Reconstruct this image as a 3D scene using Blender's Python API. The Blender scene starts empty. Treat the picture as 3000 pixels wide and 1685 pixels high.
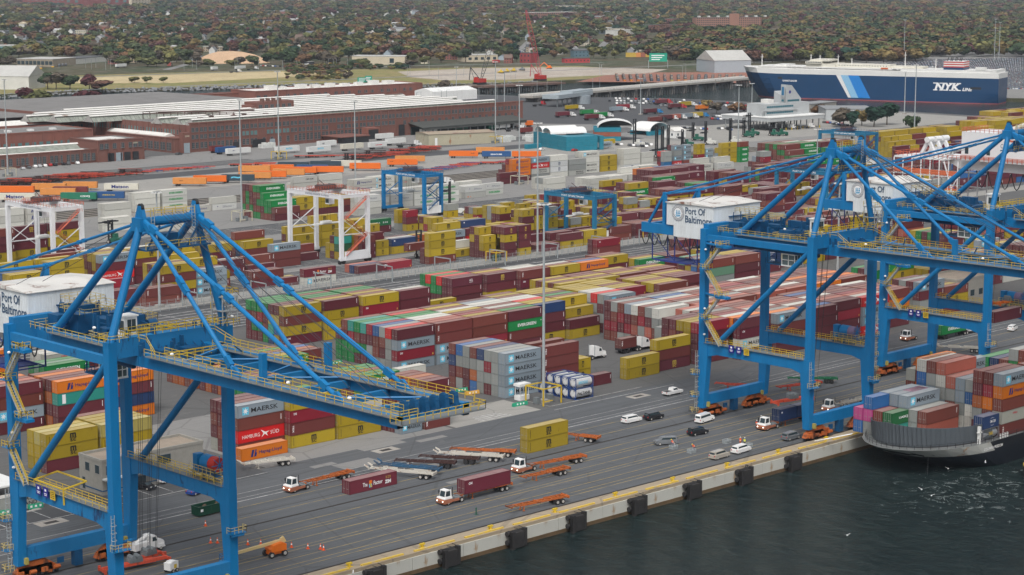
import bpy, math, random
import numpy as np
from mathutils import Vector, Matrix
random.seed(7)
RNG=np.random.default_rng(7)
R=math.radians
PI=math.pi
scene=bpy.context.scene
COL=scene.collection
# ------------------------------------------------------------ camera
CAM_H=101.988
HAZE=4.5e-5
F_PX, PITCH, YAW=5752.2, R(9.1454), R(46.2304)
cam_data=bpy.data.cameras.new('camera')
cam_data.sensor_width=36.0
cam_data.lens=36.0 * F_PX / 3000.0
cam_data.clip_start=1.0
cam_data.clip_end=60000.0
cam=bpy.data.objects.new('camera', cam_data)
COL.objects.link(cam)
cam.location=(0,0, CAM_H)
cam.rotation_euler=(PI/2 - PITCH,0, YAW - PI/2)
scene.camera=cam
# ------------------------------------------------------------ light
SUN_EL, SUN_AZ=R(55), R(-140)       # soft overcast light from behind the camera
world=bpy.data.worlds.new('World')
scene.world=world
world.use_nodes=True
wn=world.node_tree
wn.nodes.clear()
wo=wn.nodes.new('ShaderNodeOutputWorld')
wb=wn.nodes.new('ShaderNodeBackground')
sky=wn.nodes.new('ShaderNodeTexSky')
sky.sky_type='NISHITA'
sky.sun_disc=False
sky.sun_elevation=SUN_EL
sky.sun_rotation=R(90) - SUN_AZ
sky.air_density=1.0
sky.dust_density=6.0
sky.ozone_density=1.0
hsv=wn.nodes.new('ShaderNodeHueSaturation')
hsv.inputs['Saturation'].default_value=0.28
wb.inputs['Strength'].default_value=0.12
wn.links.new(sky.outputs[0], hsv.inputs['Color'])
wn.links.new(hsv.outputs[0], wb.inputs[0])
wn.links.new(wb.outputs[0], wo.inputs[0])
sun_data=bpy.data.lights.new('sun', 'SUN')
sun_data.energy=1.1
sun_data.angle=R(22)
sun_data.color=(1.0,0.965,0.91)
sun=bpy.data.objects.new('sun', sun_data)
COL.objects.link(sun)
sun_dir=Vector((math.cos(SUN_AZ)*math.cos(SUN_EL), math.sin(SUN_AZ)*math.cos(SUN_EL), math.sin(SUN_EL)))
sun.rotation_euler=sun_dir.to_track_quat('Z', 'Y').to_euler()
scene.view_settings.view_transform='Standard'
scene.view_settings.look='None'
scene.view_settings.gamma=1.0
scene.view_settings.use_curve_mapping=False
scene.view_settings.exposure=0.38
scene.cycles.max_bounces=5
scene.cycles.diffuse_bounces=3
scene.cycles.glossy_bounces=2
scene.cycles.volume_bounces=0
# ------------------------------------------------------------ survey helper: a point of the place from its bearing in the photograph, at a height
def at(px, py, z=0.0):
 F=np.array([math.cos(YAW)*math.cos(PITCH), math.sin(YAW)*math.cos(PITCH),-math.sin(PITCH)])
 Rv=np.array([math.sin(YAW),-math.cos(YAW),0.0])
 U=np.cross(Rv, F)
 d=F + Rv*(px-1500)/F_PX - U*(py-842.5)/F_PX
 t=(z-CAM_H)/d[2]
 return (d[0]*t, d[1]*t)
def depth_of(x, y, z=0.0):
 return (x*math.cos(YAW)+y*math.sin(YAW))*math.cos(PITCH) - (z-CAM_H)*math.sin(PITCH)
def px_of(x, y, z=0.0):
 F=np.array([math.cos(YAW)*math.cos(PITCH), math.sin(YAW)*math.cos(PITCH),-math.sin(PITCH)])
 Rv=np.array([math.sin(YAW),-math.cos(YAW),0.0])
 U=np.cross(Rv, F)
 d=np.array([x, y, z-CAM_H])
 w=d@F
 return (1500+F_PX*(d@Rv)/w,842.5-F_PX*(d@U)/w)
# ------------------------------------------------------------ mesh helper
SMALLBITS=('railing', 'ladder', 'rope', 'gear', 'machinery', 'festoon', 'print', 'stair_railing', 'stair_flight', 'side_post', 'deck_vents')
class MB:
 def __init__(s):
  s.v=[]; s.f=[]; s.m=[]; s.g=[]
 def add(s, vs, fs, m=0):
  b=len(s.v); s.v.extend(vs); s.g.append((b, len(s.f)))
  for f in fs:
   s.f.append(tuple(i+b for i in f)); s.m.append(m)
  return s
 def box(s, x0, y0, z0, x1, y1, z1, m=0):
  vs=[(x0,y0,z0),(x1,y0,z0),(x1,y1,z0),(x0,y1,z0),(x0,y0,z1),(x1,y0,z1),(x1,y1,z1),(x0,y1,z1)]
  return s.add(vs,[(3,2,1,0),(4,5,6,7),(0,1,5,4),(1,2,6,5),(2,3,7,6),(3,0,4,7)], m)
 def taper(s, r0, z0, r1, z1, m=0):
  # r=(x0,y0,x1,y1) rectangles at two heights
  a, b=r0, r1
  vs=[(a[0],a[1],z0),(a[2],a[1],z0),(a[2],a[3],z0),(a[0],a[3],z0),(b[0],b[1],z1),(b[2],b[1],z1),(b[2],b[3],z1),(b[0],b[3],z1)]
  return s.add(vs,[(3,2,1,0),(4,5,6,7),(0,1,5,4),(1,2,6,5),(2,3,7,6),(3,0,4,7)], m)
 def beam(s, p, q, w, h=None, m=0, up=(0,0,1)):
  h=w if h is None else h
  p=Vector(p); q=Vector(q); d=(q-p)
  if d.length < 1e-6: return s
  d.normalize(); u=Vector(up)
  if abs(d.dot(u)) > 0.99: u=Vector((1,0,0))
  sd=d.cross(u).normalized(); u=sd.cross(d).normalized()
  sd=sd*(w/2); u=u*(h/2)
  vs=[tuple(c) for c in (p-sd-u, p+sd-u, p+sd+u, p-sd+u, q-sd-u, q+sd-u, q+sd+u, q-sd+u)]
  return s.add(vs,[(0,1,2,3),(7,6,5,4),(4,5,1,0),(5,6,2,1),(6,7,3,2),(7,4,0,3)], m)
 def tube(s, p, q, r, n=8, m=0, r2=None, caps=True):
  r2=r if r2 is None else r2
  p=Vector(p); q=Vector(q); d=(q-p).normalized()
  u=Vector((0,0,1)) if abs(d.z) < 0.95 else Vector((1,0,0))
  a=d.cross(u).normalized(); b=d.cross(a).normalized()
  vs=[]
  for c, rr in ((p, r),(q, r2)):
   for i in range(n):
    t=2*PI*i/n
    vs.append(tuple(c + a*(math.cos(t)*rr) + b*(math.sin(t)*rr)))
  fs=[(i, n+i, n+(i+1)%n,(i+1)%n) for i in range(n)]
  if caps:
   fs.append(tuple(range(n))); fs.append(tuple(range(2*n-1, n-1,-1)))
  return s.add(vs, fs, m)
 def prism(s, poly, z0, z1, m=0):
  n=len(poly)
  vs=[(x,y,z0) for x,y in poly]+[(x,y,z1) for x,y in poly]
  fs=[tuple(range(n-1,-1,-1)), tuple(range(n,2*n))]+[(i,(i+1)%n,n+(i+1)%n,n+i) for i in range(n)]
  return s.add(vs, fs, m)
 def extr(s, poly, axis, a, b, m=0):
  # polygon in the two other axes pulled along axis from a to b
  n=len(poly)
  if axis == 'x': P=lambda t, u, w: (t,u,w)
  elif axis == 'y': P=lambda t, u, w: (u,t,w)
  else: P=lambda t, u, w: (u,w,t)
  vs=[P(a,u,w) for u,w in poly]+[P(b,u,w) for u,w in poly]
  fs=[tuple(range(n-1,-1,-1)), tuple(range(n,2*n))]+[(i,(i+1)%n,n+(i+1)%n,n+i) for i in range(n)]
  return s.add(vs, fs, m)
 def sphere(s, c, r, n=8, k=6, m=0, sz=1.0):
  vs=[(c[0],c[1],c[2]-r*sz)]
  for j in range(1, k):
   ph=-PI/2+PI*j/k
   for i in range(n):
    t=2*PI*i/n
    vs.append((c[0]+r*math.cos(ph)*math.cos(t), c[1]+r*math.cos(ph)*math.sin(t), c[2]+r*sz*math.sin(ph)))
  vs.append((c[0],c[1],c[2]+r*sz)); L=len(vs)-1
  fs=[(0,1+(i+1)%n,1+i) for i in range(n)]
  for j in range(k-2):
   b=1+j*n
   fs+=[(b+i, b+(i+1)%n, b+n+(i+1)%n, b+n+i) for i in range(n)]
  b=1+(k-2)*n
  fs+=[(b+i, b+(i+1)%n, L) for i in range(n)]
  return s.add(vs, fs, m)
 def rail(s, pts, h=1.1, step=2.0, t=0.07, m=0):
  # hand rail along a polyline
  for a, b in zip(pts[:-1], pts[1:]):
   a=Vector(a); b=Vector(b); L=(b-a).length
   for z in (h, h*0.55):
    s.beam(a+Vector((0,0,z)), b+Vector((0,0,z)), t, t, m)
   n=max(1, int(round(L/step)))
   for i in range(n+1):
    p=a.lerp(b, i/n)
    s.beam(p, p+Vector((0,0,h)), t, t, m)
  return s
 def mesh(s, name, mats):
  me=bpy.data.meshes.new(name)
  me.from_pydata(s.v,[], s.f)
  if not isinstance(mats,(list, tuple)): mats=[mats]
  for mt in mats: me.materials.append(mt)
  if len(mats) > 1: me.polygons.foreach_set('material_index', s.m)
  me.update()
  return me
 def each(s, name, mats, parent=None, n=1):
  """every n shapes added become one object of their own"""
  g=s.g+[(len(s.v), len(s.f))]
  for i in range(0, len(g)-1, n):
   (a, fa),(b, fb)=g[i], g[min(i+n, len(g)-1)]
   q=MB(); q.v=s.v[a:b]; q.f=[tuple(k-a for k in f) for f in s.f[fa:fb]]; q.m=s.m[fa:fb]
   o=q.build(name, mats, parent)
  return o
 def build(s, name, mats, parent=None, loc=None):
  o=bpy.data.objects.new(name, s.mesh(name, mats))
  COL.objects.link(o)
  if parent is not None: o.parent=parent
  if loc is not None: o.location=loc
  if parent is not None and any(w in name for w in SMALLBITS): o['kind']='stuff'
  return o
def tag(o, label=None, cat=None, group=None, kind=None):
 if label: o['label']=label
 if cat: o['category']=cat
 if group: o['group']=group
 if kind: o['kind']=kind
 return o
def empty(name, loc, rz=0.0, label=None, cat=None, group=None):
 o=bpy.data.objects.new(name, None)
 o.empty_display_size=0.5
 COL.objects.link(o)
 o.location=loc; o.rotation_euler=(0,0, rz)
 return tag(o, label, cat, group)
def kids(o):
 return [c for c in bpy_children.get(o.name,[])]
bpy_children={}
def register(root):
 # remember the part tree of a prototype (object.children is slow in a big file)
 def rec(o):
  ch=list(o.children); bpy_children[o.name]=ch
  for c in ch: rec(c)
 rec(root)
 return root
def copy_tree(o, parent=None, loc=None, rz=None, label=None, color=None, root=True):
 c=o.copy(); COL.objects.link(c)
 if parent is not None: c.parent=parent
 if root:
  if loc is not None: c.location=loc
  if rz is not None: c.rotation_euler=(0,0, rz)
  if label: c['label']=label
 if color is not None: c.color=color
 for ch in bpy_children[o.name]:
  copy_tree(ch, c, color=color, root=False)
 return c
def structure(name, mb, mats):
 return tag(mb.build(name, mats), kind='structure')
# ------------------------------------------------------------ materials
def _nodes(name):
 m=bpy.data.materials.new(name); m.use_nodes=True
 nt=m.node_tree; b=nt.nodes['Principled BSDF']
 return m, nt, b
def ramp(nt, fac, stops):
 r=nt.nodes.new('ShaderNodeValToRGB')
 e=r.color_ramp.elements
 while len(e) < len(stops): e.new(0.5)
 for i,(p, c) in enumerate(stops):
  e[i].position=p; e[i].color=(c[0], c[1], c[2],1)
 nt.links.new(fac, r.inputs[0])
 return r.outputs[0]
def noise(nt, scale, detail=4, vec=None, rough=0.6, dist=0.0):
 n=nt.nodes.new('ShaderNodeTexNoise')
 n.inputs['Scale'].default_value=scale; n.inputs['Detail'].default_value=detail
 n.inputs['Roughness'].default_value=rough; n.inputs['Distortion'].default_value=dist
 if vec is not None: nt.links.new(vec, n.inputs['Vector'])
 return n.outputs['Fac']
def coord(nt, kind='Object', scale=None):
 t=nt.nodes.new('ShaderNodeTexCoord')
 if scale is None: return t.outputs[kind]
 mp=nt.nodes.new('ShaderNodeMapping'); mp.inputs['Scale'].default_value=scale
 nt.links.new(t.outputs[kind], mp.inputs[0])
 return mp.outputs[0]
def mixc(nt, fac, a, b, mode='MIX'):
 x=nt.nodes.new('ShaderNodeMix'); x.data_type='RGBA'; x.blend_type=mode
 for sock, v in ((x.inputs[0], fac),(x.inputs[6], a),(x.inputs[7], b)):
  if hasattr(v, 'is_output'): nt.links.new(v, sock)
  elif isinstance(v,(int, float)): sock.default_value=v
  else: sock.default_value=(v[0], v[1], v[2],1)
 return x.outputs[2]
def mathn(nt, op, a, b=None, c=None):
 x=nt.nodes.new('ShaderNodeMath'); x.operation=op
 for i, v in enumerate((a, b, c)):
  if v is None: continue
  if hasattr(v, 'is_output'): nt.links.new(v, x.inputs[i])
  else: x.inputs[i].default_value=v
 return x.outputs[0]
def bump(nt, b, h, strength=0.4, dist=0.05):
 x=nt.nodes.new('ShaderNodeBump'); x.inputs['Strength'].default_value=strength
 x.inputs['Distance'].default_value=dist
 nt.links.new(h, x.inputs['Height']); nt.links.new(x.outputs[0], b.inputs['Normal'])
MATS={}
def mat(name, rgb, rough=0.6, metal=0.0, dirt=0.25, dcol=None, scale=0.5, streak=False, spec=0.4, coordkind='Object'):
 """painted or plain surface with worn, uneven colour"""
 if name in MATS: return MATS[name]
 m, nt, b=_nodes(name)
 b.inputs['Roughness'].default_value=rough; b.inputs['Metallic'].default_value=metal
 b.inputs['Specular IOR Level'].default_value=spec
 if dirt > 0:
  dc=dcol or tuple(c*0.55 for c in rgb)
  v=coord(nt, coordkind,(1,1,0.15) if streak else None)
  n1=noise(nt, scale,5, v,0.65)
  n2=noise(nt, scale*9,3, v,0.6)
  n=mathn(nt, 'ADD', mathn(nt, 'MULTIPLY', n1,0.65), mathn(nt, 'MULTIPLY', n2,0.35))
  f=nt.nodes.new('ShaderNodeMapRange')
  f.inputs[1].default_value=0.42; f.inputs[2].default_value=0.68
  f.inputs[3].default_value=0.0; f.inputs[4].default_value=dirt*1.8
  nt.links.new(n, f.inputs[0])
  nt.links.new(mixc(nt, f.outputs[0], rgb, dc), b.inputs['Base Color'])
 else:
  b.inputs['Base Color'].default_value=(*rgb,1)
 MATS[name]=m
 return m
def rusty(name, rgb, rust=(0.16,0.055,0.025), amount=0.5, scale=0.8, rough=0.65):
 if name in MATS: return MATS[name]
 m, nt, b=_nodes(name)
 b.inputs['Roughness'].default_value=rough
 v=coord(nt, 'Object', (1,1,0.35))
 n1=noise(nt, scale,6, v,0.7,0.5)
 n2=noise(nt, scale*0.2,3, coord(nt),0.6)
 f=ramp(nt, mathn(nt, 'ADD', mathn(nt, 'MULTIPLY', n1,0.6), mathn(nt, 'MULTIPLY', n2,0.4)),
             [(0.62-0.16*amount,(0,0,0)),(0.66-0.1*amount,(1,1,1))])
 base=mixc(nt, noise(nt,0.15,4, coord(nt)), tuple(c*0.82 for c in rgb), tuple(min(1, c*1.12) for c in rgb))
 nt.links.new(mixc(nt, f, base, rust), b.inputs['Base Color'])
 MATS[name]=m
 return m
def glassy(name, rgb=(0.03,0.05,0.06), rough=0.12):
 if name in MATS: return MATS[name]
 m, nt, b=_nodes(name)
 b.inputs['Base Color'].default_value=(*rgb,1)
 b.inputs['Roughness'].default_value=rough
 b.inputs['Specular IOR Level'].default_value=0.8
 MATS[name]=m
 return m
def lamp_mat(name, rgb, strength):
 m, nt, b=_nodes(name)
 b.inputs['Base Color'].default_value=(*rgb,1)
 b.inputs['Emission Color'].default_value=(*rgb,1)
 b.inputs['Emission Strength'].default_value=strength
 MATS[name]=m
 return m
BLUE=mat('crane_blue', (0.003,0.165,0.40),0.45, dirt=0.3, dcol=(0.006,0.10,0.25), scale=0.35, streak=True)
BLUE_OLD=rusty('crane_blue_worn', (0.004,0.16,0.38),(0.008,0.045,0.13),0.35,0.7)
MACH=mat('machinery_blue', (0.004,0.075,0.19),0.5, dirt=0.4, scale=0.8)
YEL=mat('rail_yellow', (0.62,0.43,0.03),0.5, dirt=0.3)
YELOLD=mat('rail_yellow_faded', (0.55,0.43,0.16),0.6, dirt=0.3)
GALV=mat('galvanised_steel', (0.34,0.37,0.38),0.55, dirt=0.3, scale=0.8)
GALVD=mat('dark_galvanised', (0.17,0.19,0.20),0.6, dirt=0.3)
WHITE=mat('white_paint', (0.74,0.75,0.74),0.5, dirt=0.2, dcol=(0.48,0.46,0.42), scale=0.5, streak=True)
WHITE2=mat('white_vehicle_paint', (0.78,0.78,0.77),0.3, dirt=0.1)
ORANGE=rusty('bogie_orange', (0.42,0.10,0.02),(0.12,0.04,0.02),0.7,0.9)
CHORANGE=rusty('chassis_orange', (0.44,0.11,0.02),(0.16,0.05,0.02),0.75,1.2)
RED=mat('red_paint', (0.46,0.03,0.02),0.5, dirt=0.3)
SALMON=mat('rail_orange_red', (0.52,0.12,0.07),0.5, dirt=0.2)
BLACK=mat('black_rubber', (0.018,0.018,0.02),0.8, dirt=0.3, dcol=(0.05,0.045,0.04))
BLACKM=mat('black_metal', (0.02,0.022,0.026),0.5, dirt=0.3, dcol=(0.05,0.05,0.05))
ROPE=mat('wire_rope', (0.03,0.03,0.035),0.6, dirt=0)
HUB=mat('wheel_hub', (0.45,0.43,0.40),0.5, dirt=0.3)
GLASS=glassy('window_glass')
CONC=mat('concrete', (0.36,0.34,0.31),0.85, dirt=0.4, dcol=(0.22,0.20,0.17), scale=0.3)
SIGNBLUE=mat('sign_blue', (0.02,0.02,0.22),0.4, dirt=0)
PLAINWHITE=mat('lettering_white', (0.8,0.8,0.8),0.6, dirt=0)
PLAINBLACK=mat('lettering_black', (0.015,0.015,0.018),0.6, dirt=0)
NAVYTXT=mat('lettering_navy', (0.012,0.025,0.16),0.6, dirt=0)
LAMPW=lamp_mat('lamp_lit', (1.0,0.93,0.8),3.0)
LAMPR=lamp_mat('beacon_red', (1.0,0.06,0.05),3.0)
# ============================================================ ground, water, paving
def asphalt(name, a, b, spots=(0.30,0.29,0.26), spot=0.15, streaks=0.35, rough=0.85):
 m, nt, bs=_nodes(name)
 bs.inputs['Roughness'].default_value=rough
 v=coord(nt)
 n1=noise(nt,0.035,6, v,0.6)
 n2=noise(nt,0.9,4, v,0.7)
 base=mixc(nt, n1, a, b)
 vs=coord(nt, 'Object', (0.02,0.9,1))
 s=ramp(nt, noise(nt,1.0,6, vs,0.7),[(0.42,(0,0,0)),(0.66,(1,1,1))])
 base=mixc(nt, mathn(nt, 'MULTIPLY', s, streaks), base, tuple(c*0.55 for c in a))
 sp=ramp(nt, noise(nt,0.12,7, v,0.72,0.4),[(0.60,(0,0,0)),(0.68,(1,1,1))])
 base=mixc(nt, mathn(nt, 'MULTIPLY', sp, spot), base, spots)
 base=mixc(nt, mathn(nt, 'MULTIPLY', n2,0.35), base, tuple(c*0.6 for c in a))
 # sealed cracks
 vo=nt.nodes.new('ShaderNodeTexVoronoi'); vo.feature='DISTANCE_TO_EDGE'; vo.inputs['Scale'].default_value=0.06
 nt.links.new(v, vo.inputs['Vector'])
 ck=mathn(nt, 'LESS_THAN', vo.outputs['Distance'],0.012)
 base=mixc(nt, mathn(nt, 'MULTIPLY', ck,0.25), base,(0.03,0.03,0.03))
 nt.links.new(base, bs.inputs['Base Color'])
 bump(nt, bs, n2,0.2,0.03)
 return m
def sheet(name, poly, z, m, kind='structure'):
 mb=MB(); mb.add([(x, y, z) for x, y in poly],[tuple(range(len(poly)))])
 return tag(mb.build(name, m), kind=kind)
ASPH=asphalt('apron_asphalt', (0.082,0.09,0.10),(0.125,0.13,0.136), streaks=0.6)
ASPH2=asphalt('yard_asphalt', (0.085,0.088,0.092),(0.13,0.128,0.122), spot=0.4, streaks=0.3)
ASPHD=asphalt('dark_asphalt', (0.055,0.058,0.064),(0.085,0.088,0.092), streaks=0.3, spot=0.08)
PALE=asphalt('pale_concrete_paving', (0.26,0.255,0.24),(0.36,0.35,0.32),(0.16,0.15,0.14),0.35,0.25)
PALE2=asphalt('lot_asphalt', (0.19,0.19,0.19),(0.27,0.265,0.25),(0.12,0.12,0.12),0.3,0.2)
TAN=asphalt('coping_concrete', (0.30,0.235,0.155),(0.42,0.36,0.27),(0.17,0.15,0.13),0.5,0.3)
def grassy(name, a, b, c, s=0.03):
 m, nt, bs=_nodes(name); bs.inputs['Roughness'].default_value=0.95
 bs.inputs['Specular IOR Level'].default_value=0.1
 v=coord(nt)
 x=mixc(nt, ramp(nt, noise(nt, s,6, v,0.65),[(0.4,(0,0,0)),(0.6,(1,1,1))]), a, b)
 x=mixc(nt, ramp(nt, noise(nt, s*5,5, v,0.7),[(0.5,(0,0,0)),(0.68,(1,1,1))]), x, c)
 nt.links.new(x, bs.inputs['Base Color'])
 return m
UNDER=grassy('town_ground', (0.05,0.07,0.035),(0.09,0.075,0.045),(0.17,0.16,0.14),0.012)
GRASS=grassy('dry_grass', (0.20,0.20,0.075),(0.27,0.22,0.11),(0.12,0.14,0.05),0.02)
GREEN=grassy('mown_grass', (0.10,0.19,0.045),(0.13,0.20,0.06),(0.10,0.14,0.05),0.03)
STRAW=grassy('straw_covered_slope', (0.50,0.42,0.25),(0.42,0.34,0.20),(0.34,0.27,0.17),0.03)
SITE=grassy('graded_site', (0.36,0.31,0.26),(0.44,0.40,0.35),(0.28,0.24,0.20),0.03)
SCRUB=grassy('scrub_ground', (0.12,0.10,0.055),(0.07,0.09,0.035),(0.2,0.16,0.10),0.04)
BRICKP=grassy('reddish_paving', (0.30,0.14,0.10),(0.26,0.13,0.10),(0.22,0.14,0.11),0.05)
def water_mat():
 m, nt, b=_nodes('harbour_water')
 b.inputs['Roughness'].default_value=0.12
 b.inputs['IOR'].default_value=1.333
 v=coord(nt)
 deep=mixc(nt, ramp(nt, noise(nt,0.02,4, v,0.6),[(0.35,(0,0,0)),(0.7,(1,1,1))]),(0.006,0.020,0.023),(0.012,0.028,0.028))
 n1=noise(nt,0.34,7, coord(nt, 'Object', (1.0,0.55,1)),0.68,0.9)
 n2=noise(nt,1.4,4, v,0.65,0.4)
 n3=noise(nt,0.055,3, v,0.5,1.2)
 h=mathn(nt, 'ADD', mathn(nt, 'MULTIPLY', n1,1.0), mathn(nt, 'ADD', mathn(nt, 'MULTIPLY', n2,0.32), mathn(nt, 'MULTIPLY', n3,1.0)))
 bump(nt, b, h,1.0,2.6)
 # foam where the tug's wash churns the water (off the barge's bow)
 sep=nt.nodes.new('ShaderNodeSeparateXYZ'); nt.links.new(v, sep.inputs[0])
 cx, cy=at(2870,1440,-3.6)
 dx=mathn(nt, 'DIVIDE', mathn(nt, 'SUBTRACT', sep.outputs[0], cx),34.0)
 dy=mathn(nt, 'DIVIDE', mathn(nt, 'SUBTRACT', sep.outputs[1], cy),26.0)
 rr=mathn(nt, 'ADD', mathn(nt, 'MULTIPLY', dx, dx), mathn(nt, 'MULTIPLY', dy, dy))
 mask=nt.nodes.new('ShaderNodeMapRange'); nt.links.new(rr, mask.inputs[0])
 mask.inputs[1].default_value=0.0; mask.inputs[2].default_value=1.6; mask.inputs[3].default_value=0.20; mask.inputs[4].default_value=0.0
 fo=noise(nt,0.22,8, v,0.78,2.2)
 foam=ramp(nt, mathn(nt, 'ADD', fo, mask.outputs[0]),[(0.735,(0,0,0)),(0.82,(1,1,1))])
 nt.links.new(mixc(nt, mathn(nt, 'MULTIPLY', foam,0.6), deep,(0.42,0.47,0.46)), b.inputs['Base Color'])
 nt.links.new(mathn(nt, 'ADD', mathn(nt, 'MULTIPLY', foam,0.5),0.12), b.inputs['Roughness'])
 return m
WATER=water_mat()
WZ=-3.6
sheet('harbour_water', [(-4000,-4000),(14000,-4000),(14000,14000),(-4000,14000)], WZ, WATER)
QY=254.9                                    # face of the quay wall
landA=[(-700,QY+0.6),(1215,QY+0.6),(1215,995),(1205,1062),(1140,1168),(1122,1217),(1109,1300),(1000,1330),(776,1389),(600,1400),(-700,1430)]
mb=MB(); mb.prism(landA,-12,-0.06)
structure('terminal_ground', mb,[ASPH2])
landB=[(-6000,1560),(839,1501),(944,1503),(1060,1470),(1152,1432),(1205,1352),(1307,1326),(1368,1320),(1415,1242),(1426,1170),(1400,1105),(1342,1084),(1412,884),(1640,240),(1900,-3000),(20000,-3000),(20000,22000),(-6000,22000)]
mb=MB(); mb.prism(landB,-12,-0.8)
structure('town_ground', mb,[UNDER])
# quay: apron, coping, wall
sheet('apron_pavement', [(-300,258.6),(760,258.6),(760,322),(-300,322)],-0.03, ASPH)
sheet('yard_pavement', [(290,321),(1000,321),(1000,500),(290,500)],-0.045, ASPH2)
sheet('old_pavement', [(238,322.5),(290,321),(290,333),(310,336),(310,372),(238,372)],-0.04, PALE2)
sheet('pavement_patch', [(291,321.5),(318,321.5),(319,336),(300,336),(300,372),(291,372)],-0.035, PALE)
sheet('parking_pavement', [(150,318.5),(236,318.5),(236,331),(150,331)],-0.02, ASPHD)
mb=MB()
mb.box(-300, QY,-0.9,760,258.55,0.12)
structure('quay_coping', mb,[TAN])
QWALL=rusty('quay_wall_concrete', (0.46,0.46,0.42),(0.30,0.20,0.11),0.25,0.35,0.85)
wall=empty('quay_wall', (0,0,0), label='long pale concrete quay wall with rust stains above the dark water', cat='quay wall')
seg=MB(); seg.box(0, QY-0.25, WZ-1.5,12.12, QY+0.3,-0.55)
seg_me=seg.mesh('wall_panel', [QWALL])
for i in range(-8,42):
 o=bpy.data.objects.new('wall_panel', seg_me); COL.objects.link(o); o.parent=wall
 o.location=(i*12.2,0.02*(i % 3),0)
mb=MB(); mb.box(-100, QY-0.32, WZ-1.5,512, QY-0.251, WZ+0.75)
mb.build('tide_line', mat('wet_stain', (0.13,0.085,0.045),0.6, dirt=0.5, scale=0.3), wall)
# yellow kerb pieces on the coping, one by one
kerb=empty('quay_kerb', (0,0,0), label='broken row of yellow painted kerb lengths on the quay edge', cat='kerb')
kmb=MB(); kmb.box(0,255.3,0.12,9.6,255.75,0.38); kme=kmb.mesh('kerb_length', [rusty('kerb_yellow', (0.62,0.42,0.06),(0.38,0.33,0.26),0.6,0.9)])
for i in range(-4,40):
 o=bpy.data.objects.new('kerb_length', kme); COL.objects.link(o); o.parent=kerb; o.location=(i*12.2+1.1,0,0)
# bollards
bb=MB(); bb.tube((0,0,0.12),(0,0,0.62),0.28,10); bb.beam((-0.55,0,0.72),(0.55,0,0.72),0.42,0.32); bb.box(-0.5,-0.5,0.1,0.5,0.5,0.2)
bme=bb.mesh('mooring_bollard', [YEL])
nth=['first', 'second', 'third', 'fourth', 'fifth', 'sixth', 'seventh', 'eighth', 'ninth', 'tenth', 'eleventh', 'twelfth', 'thirteenth', 'fourteenth', 'fifteenth', 'sixteenth', 'seventeenth', 'eighteenth', 'nineteenth', 'twentieth']
def ordinal(n):
 return nth[n] if n < len(nth) else f'{n+1}th'
for i,(px, py) in enumerate([(1040,1660),(1254,1603),(1455,1550),(1645,1500),(1823,1453),(1990,1408),(2147,1365),(2297,1325),(2438,1288)]):
 x, y=at(px, py,0.5)
 o=bpy.data.objects.new('mooring_bollard', bme); COL.objects.link(o); o.location=(x,256.6,0)
 tag(o, f'yellow mooring bollard on the quay edge, {ordinal(i)} from the left', 'bollard', 'bollards along the quay')
# fenders: black rubber blocks hung on the wall
fm=MB()
fm.box(-1.7,-1.3,-3.9,-1.1,0,-1.0); fm.box(1.1,-1.3,-3.9,1.7,0,-1.0)
fender_proto=None
fmb=MB(); fmb.box(-1.9, QY-2.0,-3.4,1.9, QY-1.25,-0.5); fmb.box(-1.9, QY-2.1,-3.7,-1.2, QY-1.26,-0.2); fmb.box(1.15, QY-2.08,-3.2,1.85, QY-1.24,0.05)
f2=MB(); f2.tube((-2.2, QY-0.75,-0.75),(2.2, QY-0.75,-0.75),0.5,10); f2.tube((-2.2, QY-0.75,-2.4),(2.2, QY-0.75,-2.4),0.5,10)
f3=MB()
for k in (-1.4,0.2,1.4): f3.beam((k, QY-1.9,0.0),(k, QY-0.2,-0.1+0.2*k),0.09)
fme=[fmb.mesh('panel', [BLACK]), f2.mesh('rubber_roll', [BLACK]), f3.mesh('chain', [BLACKM])]
for i, x in enumerate([193.5,210.2,227.6,244.3,260.2,277.4,293.8,310.2,326.6]):
 e=empty('quay_fender', (x,0,0), label=f'black rubber fender hung on the quay wall, {ordinal(i)} from the left', cat='fender', group='fenders along the quay wall')
 for nm, me in zip(('panel', 'rubber_roll', 'chain'), fme):
  o=bpy.data.objects.new(nm, me); COL.objects.link(o); o.parent=e
lad=MB()
for s in (-0.3,0.3): lad.beam((s, QY-0.4,0.1),(s, QY-0.4, WZ),0.12)
for k in range(9): lad.beam((-0.3, QY-0.4,-0.1-0.42*k),(0.3, QY-0.4,-0.1-0.42*k),0.1)
tag(lad.build('wall_ladder', [BLACKM], None,(at(2183,1390,-2)[0],0,0)), 'dark ladder fixed down the face of the quay wall', 'ladder')
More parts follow.
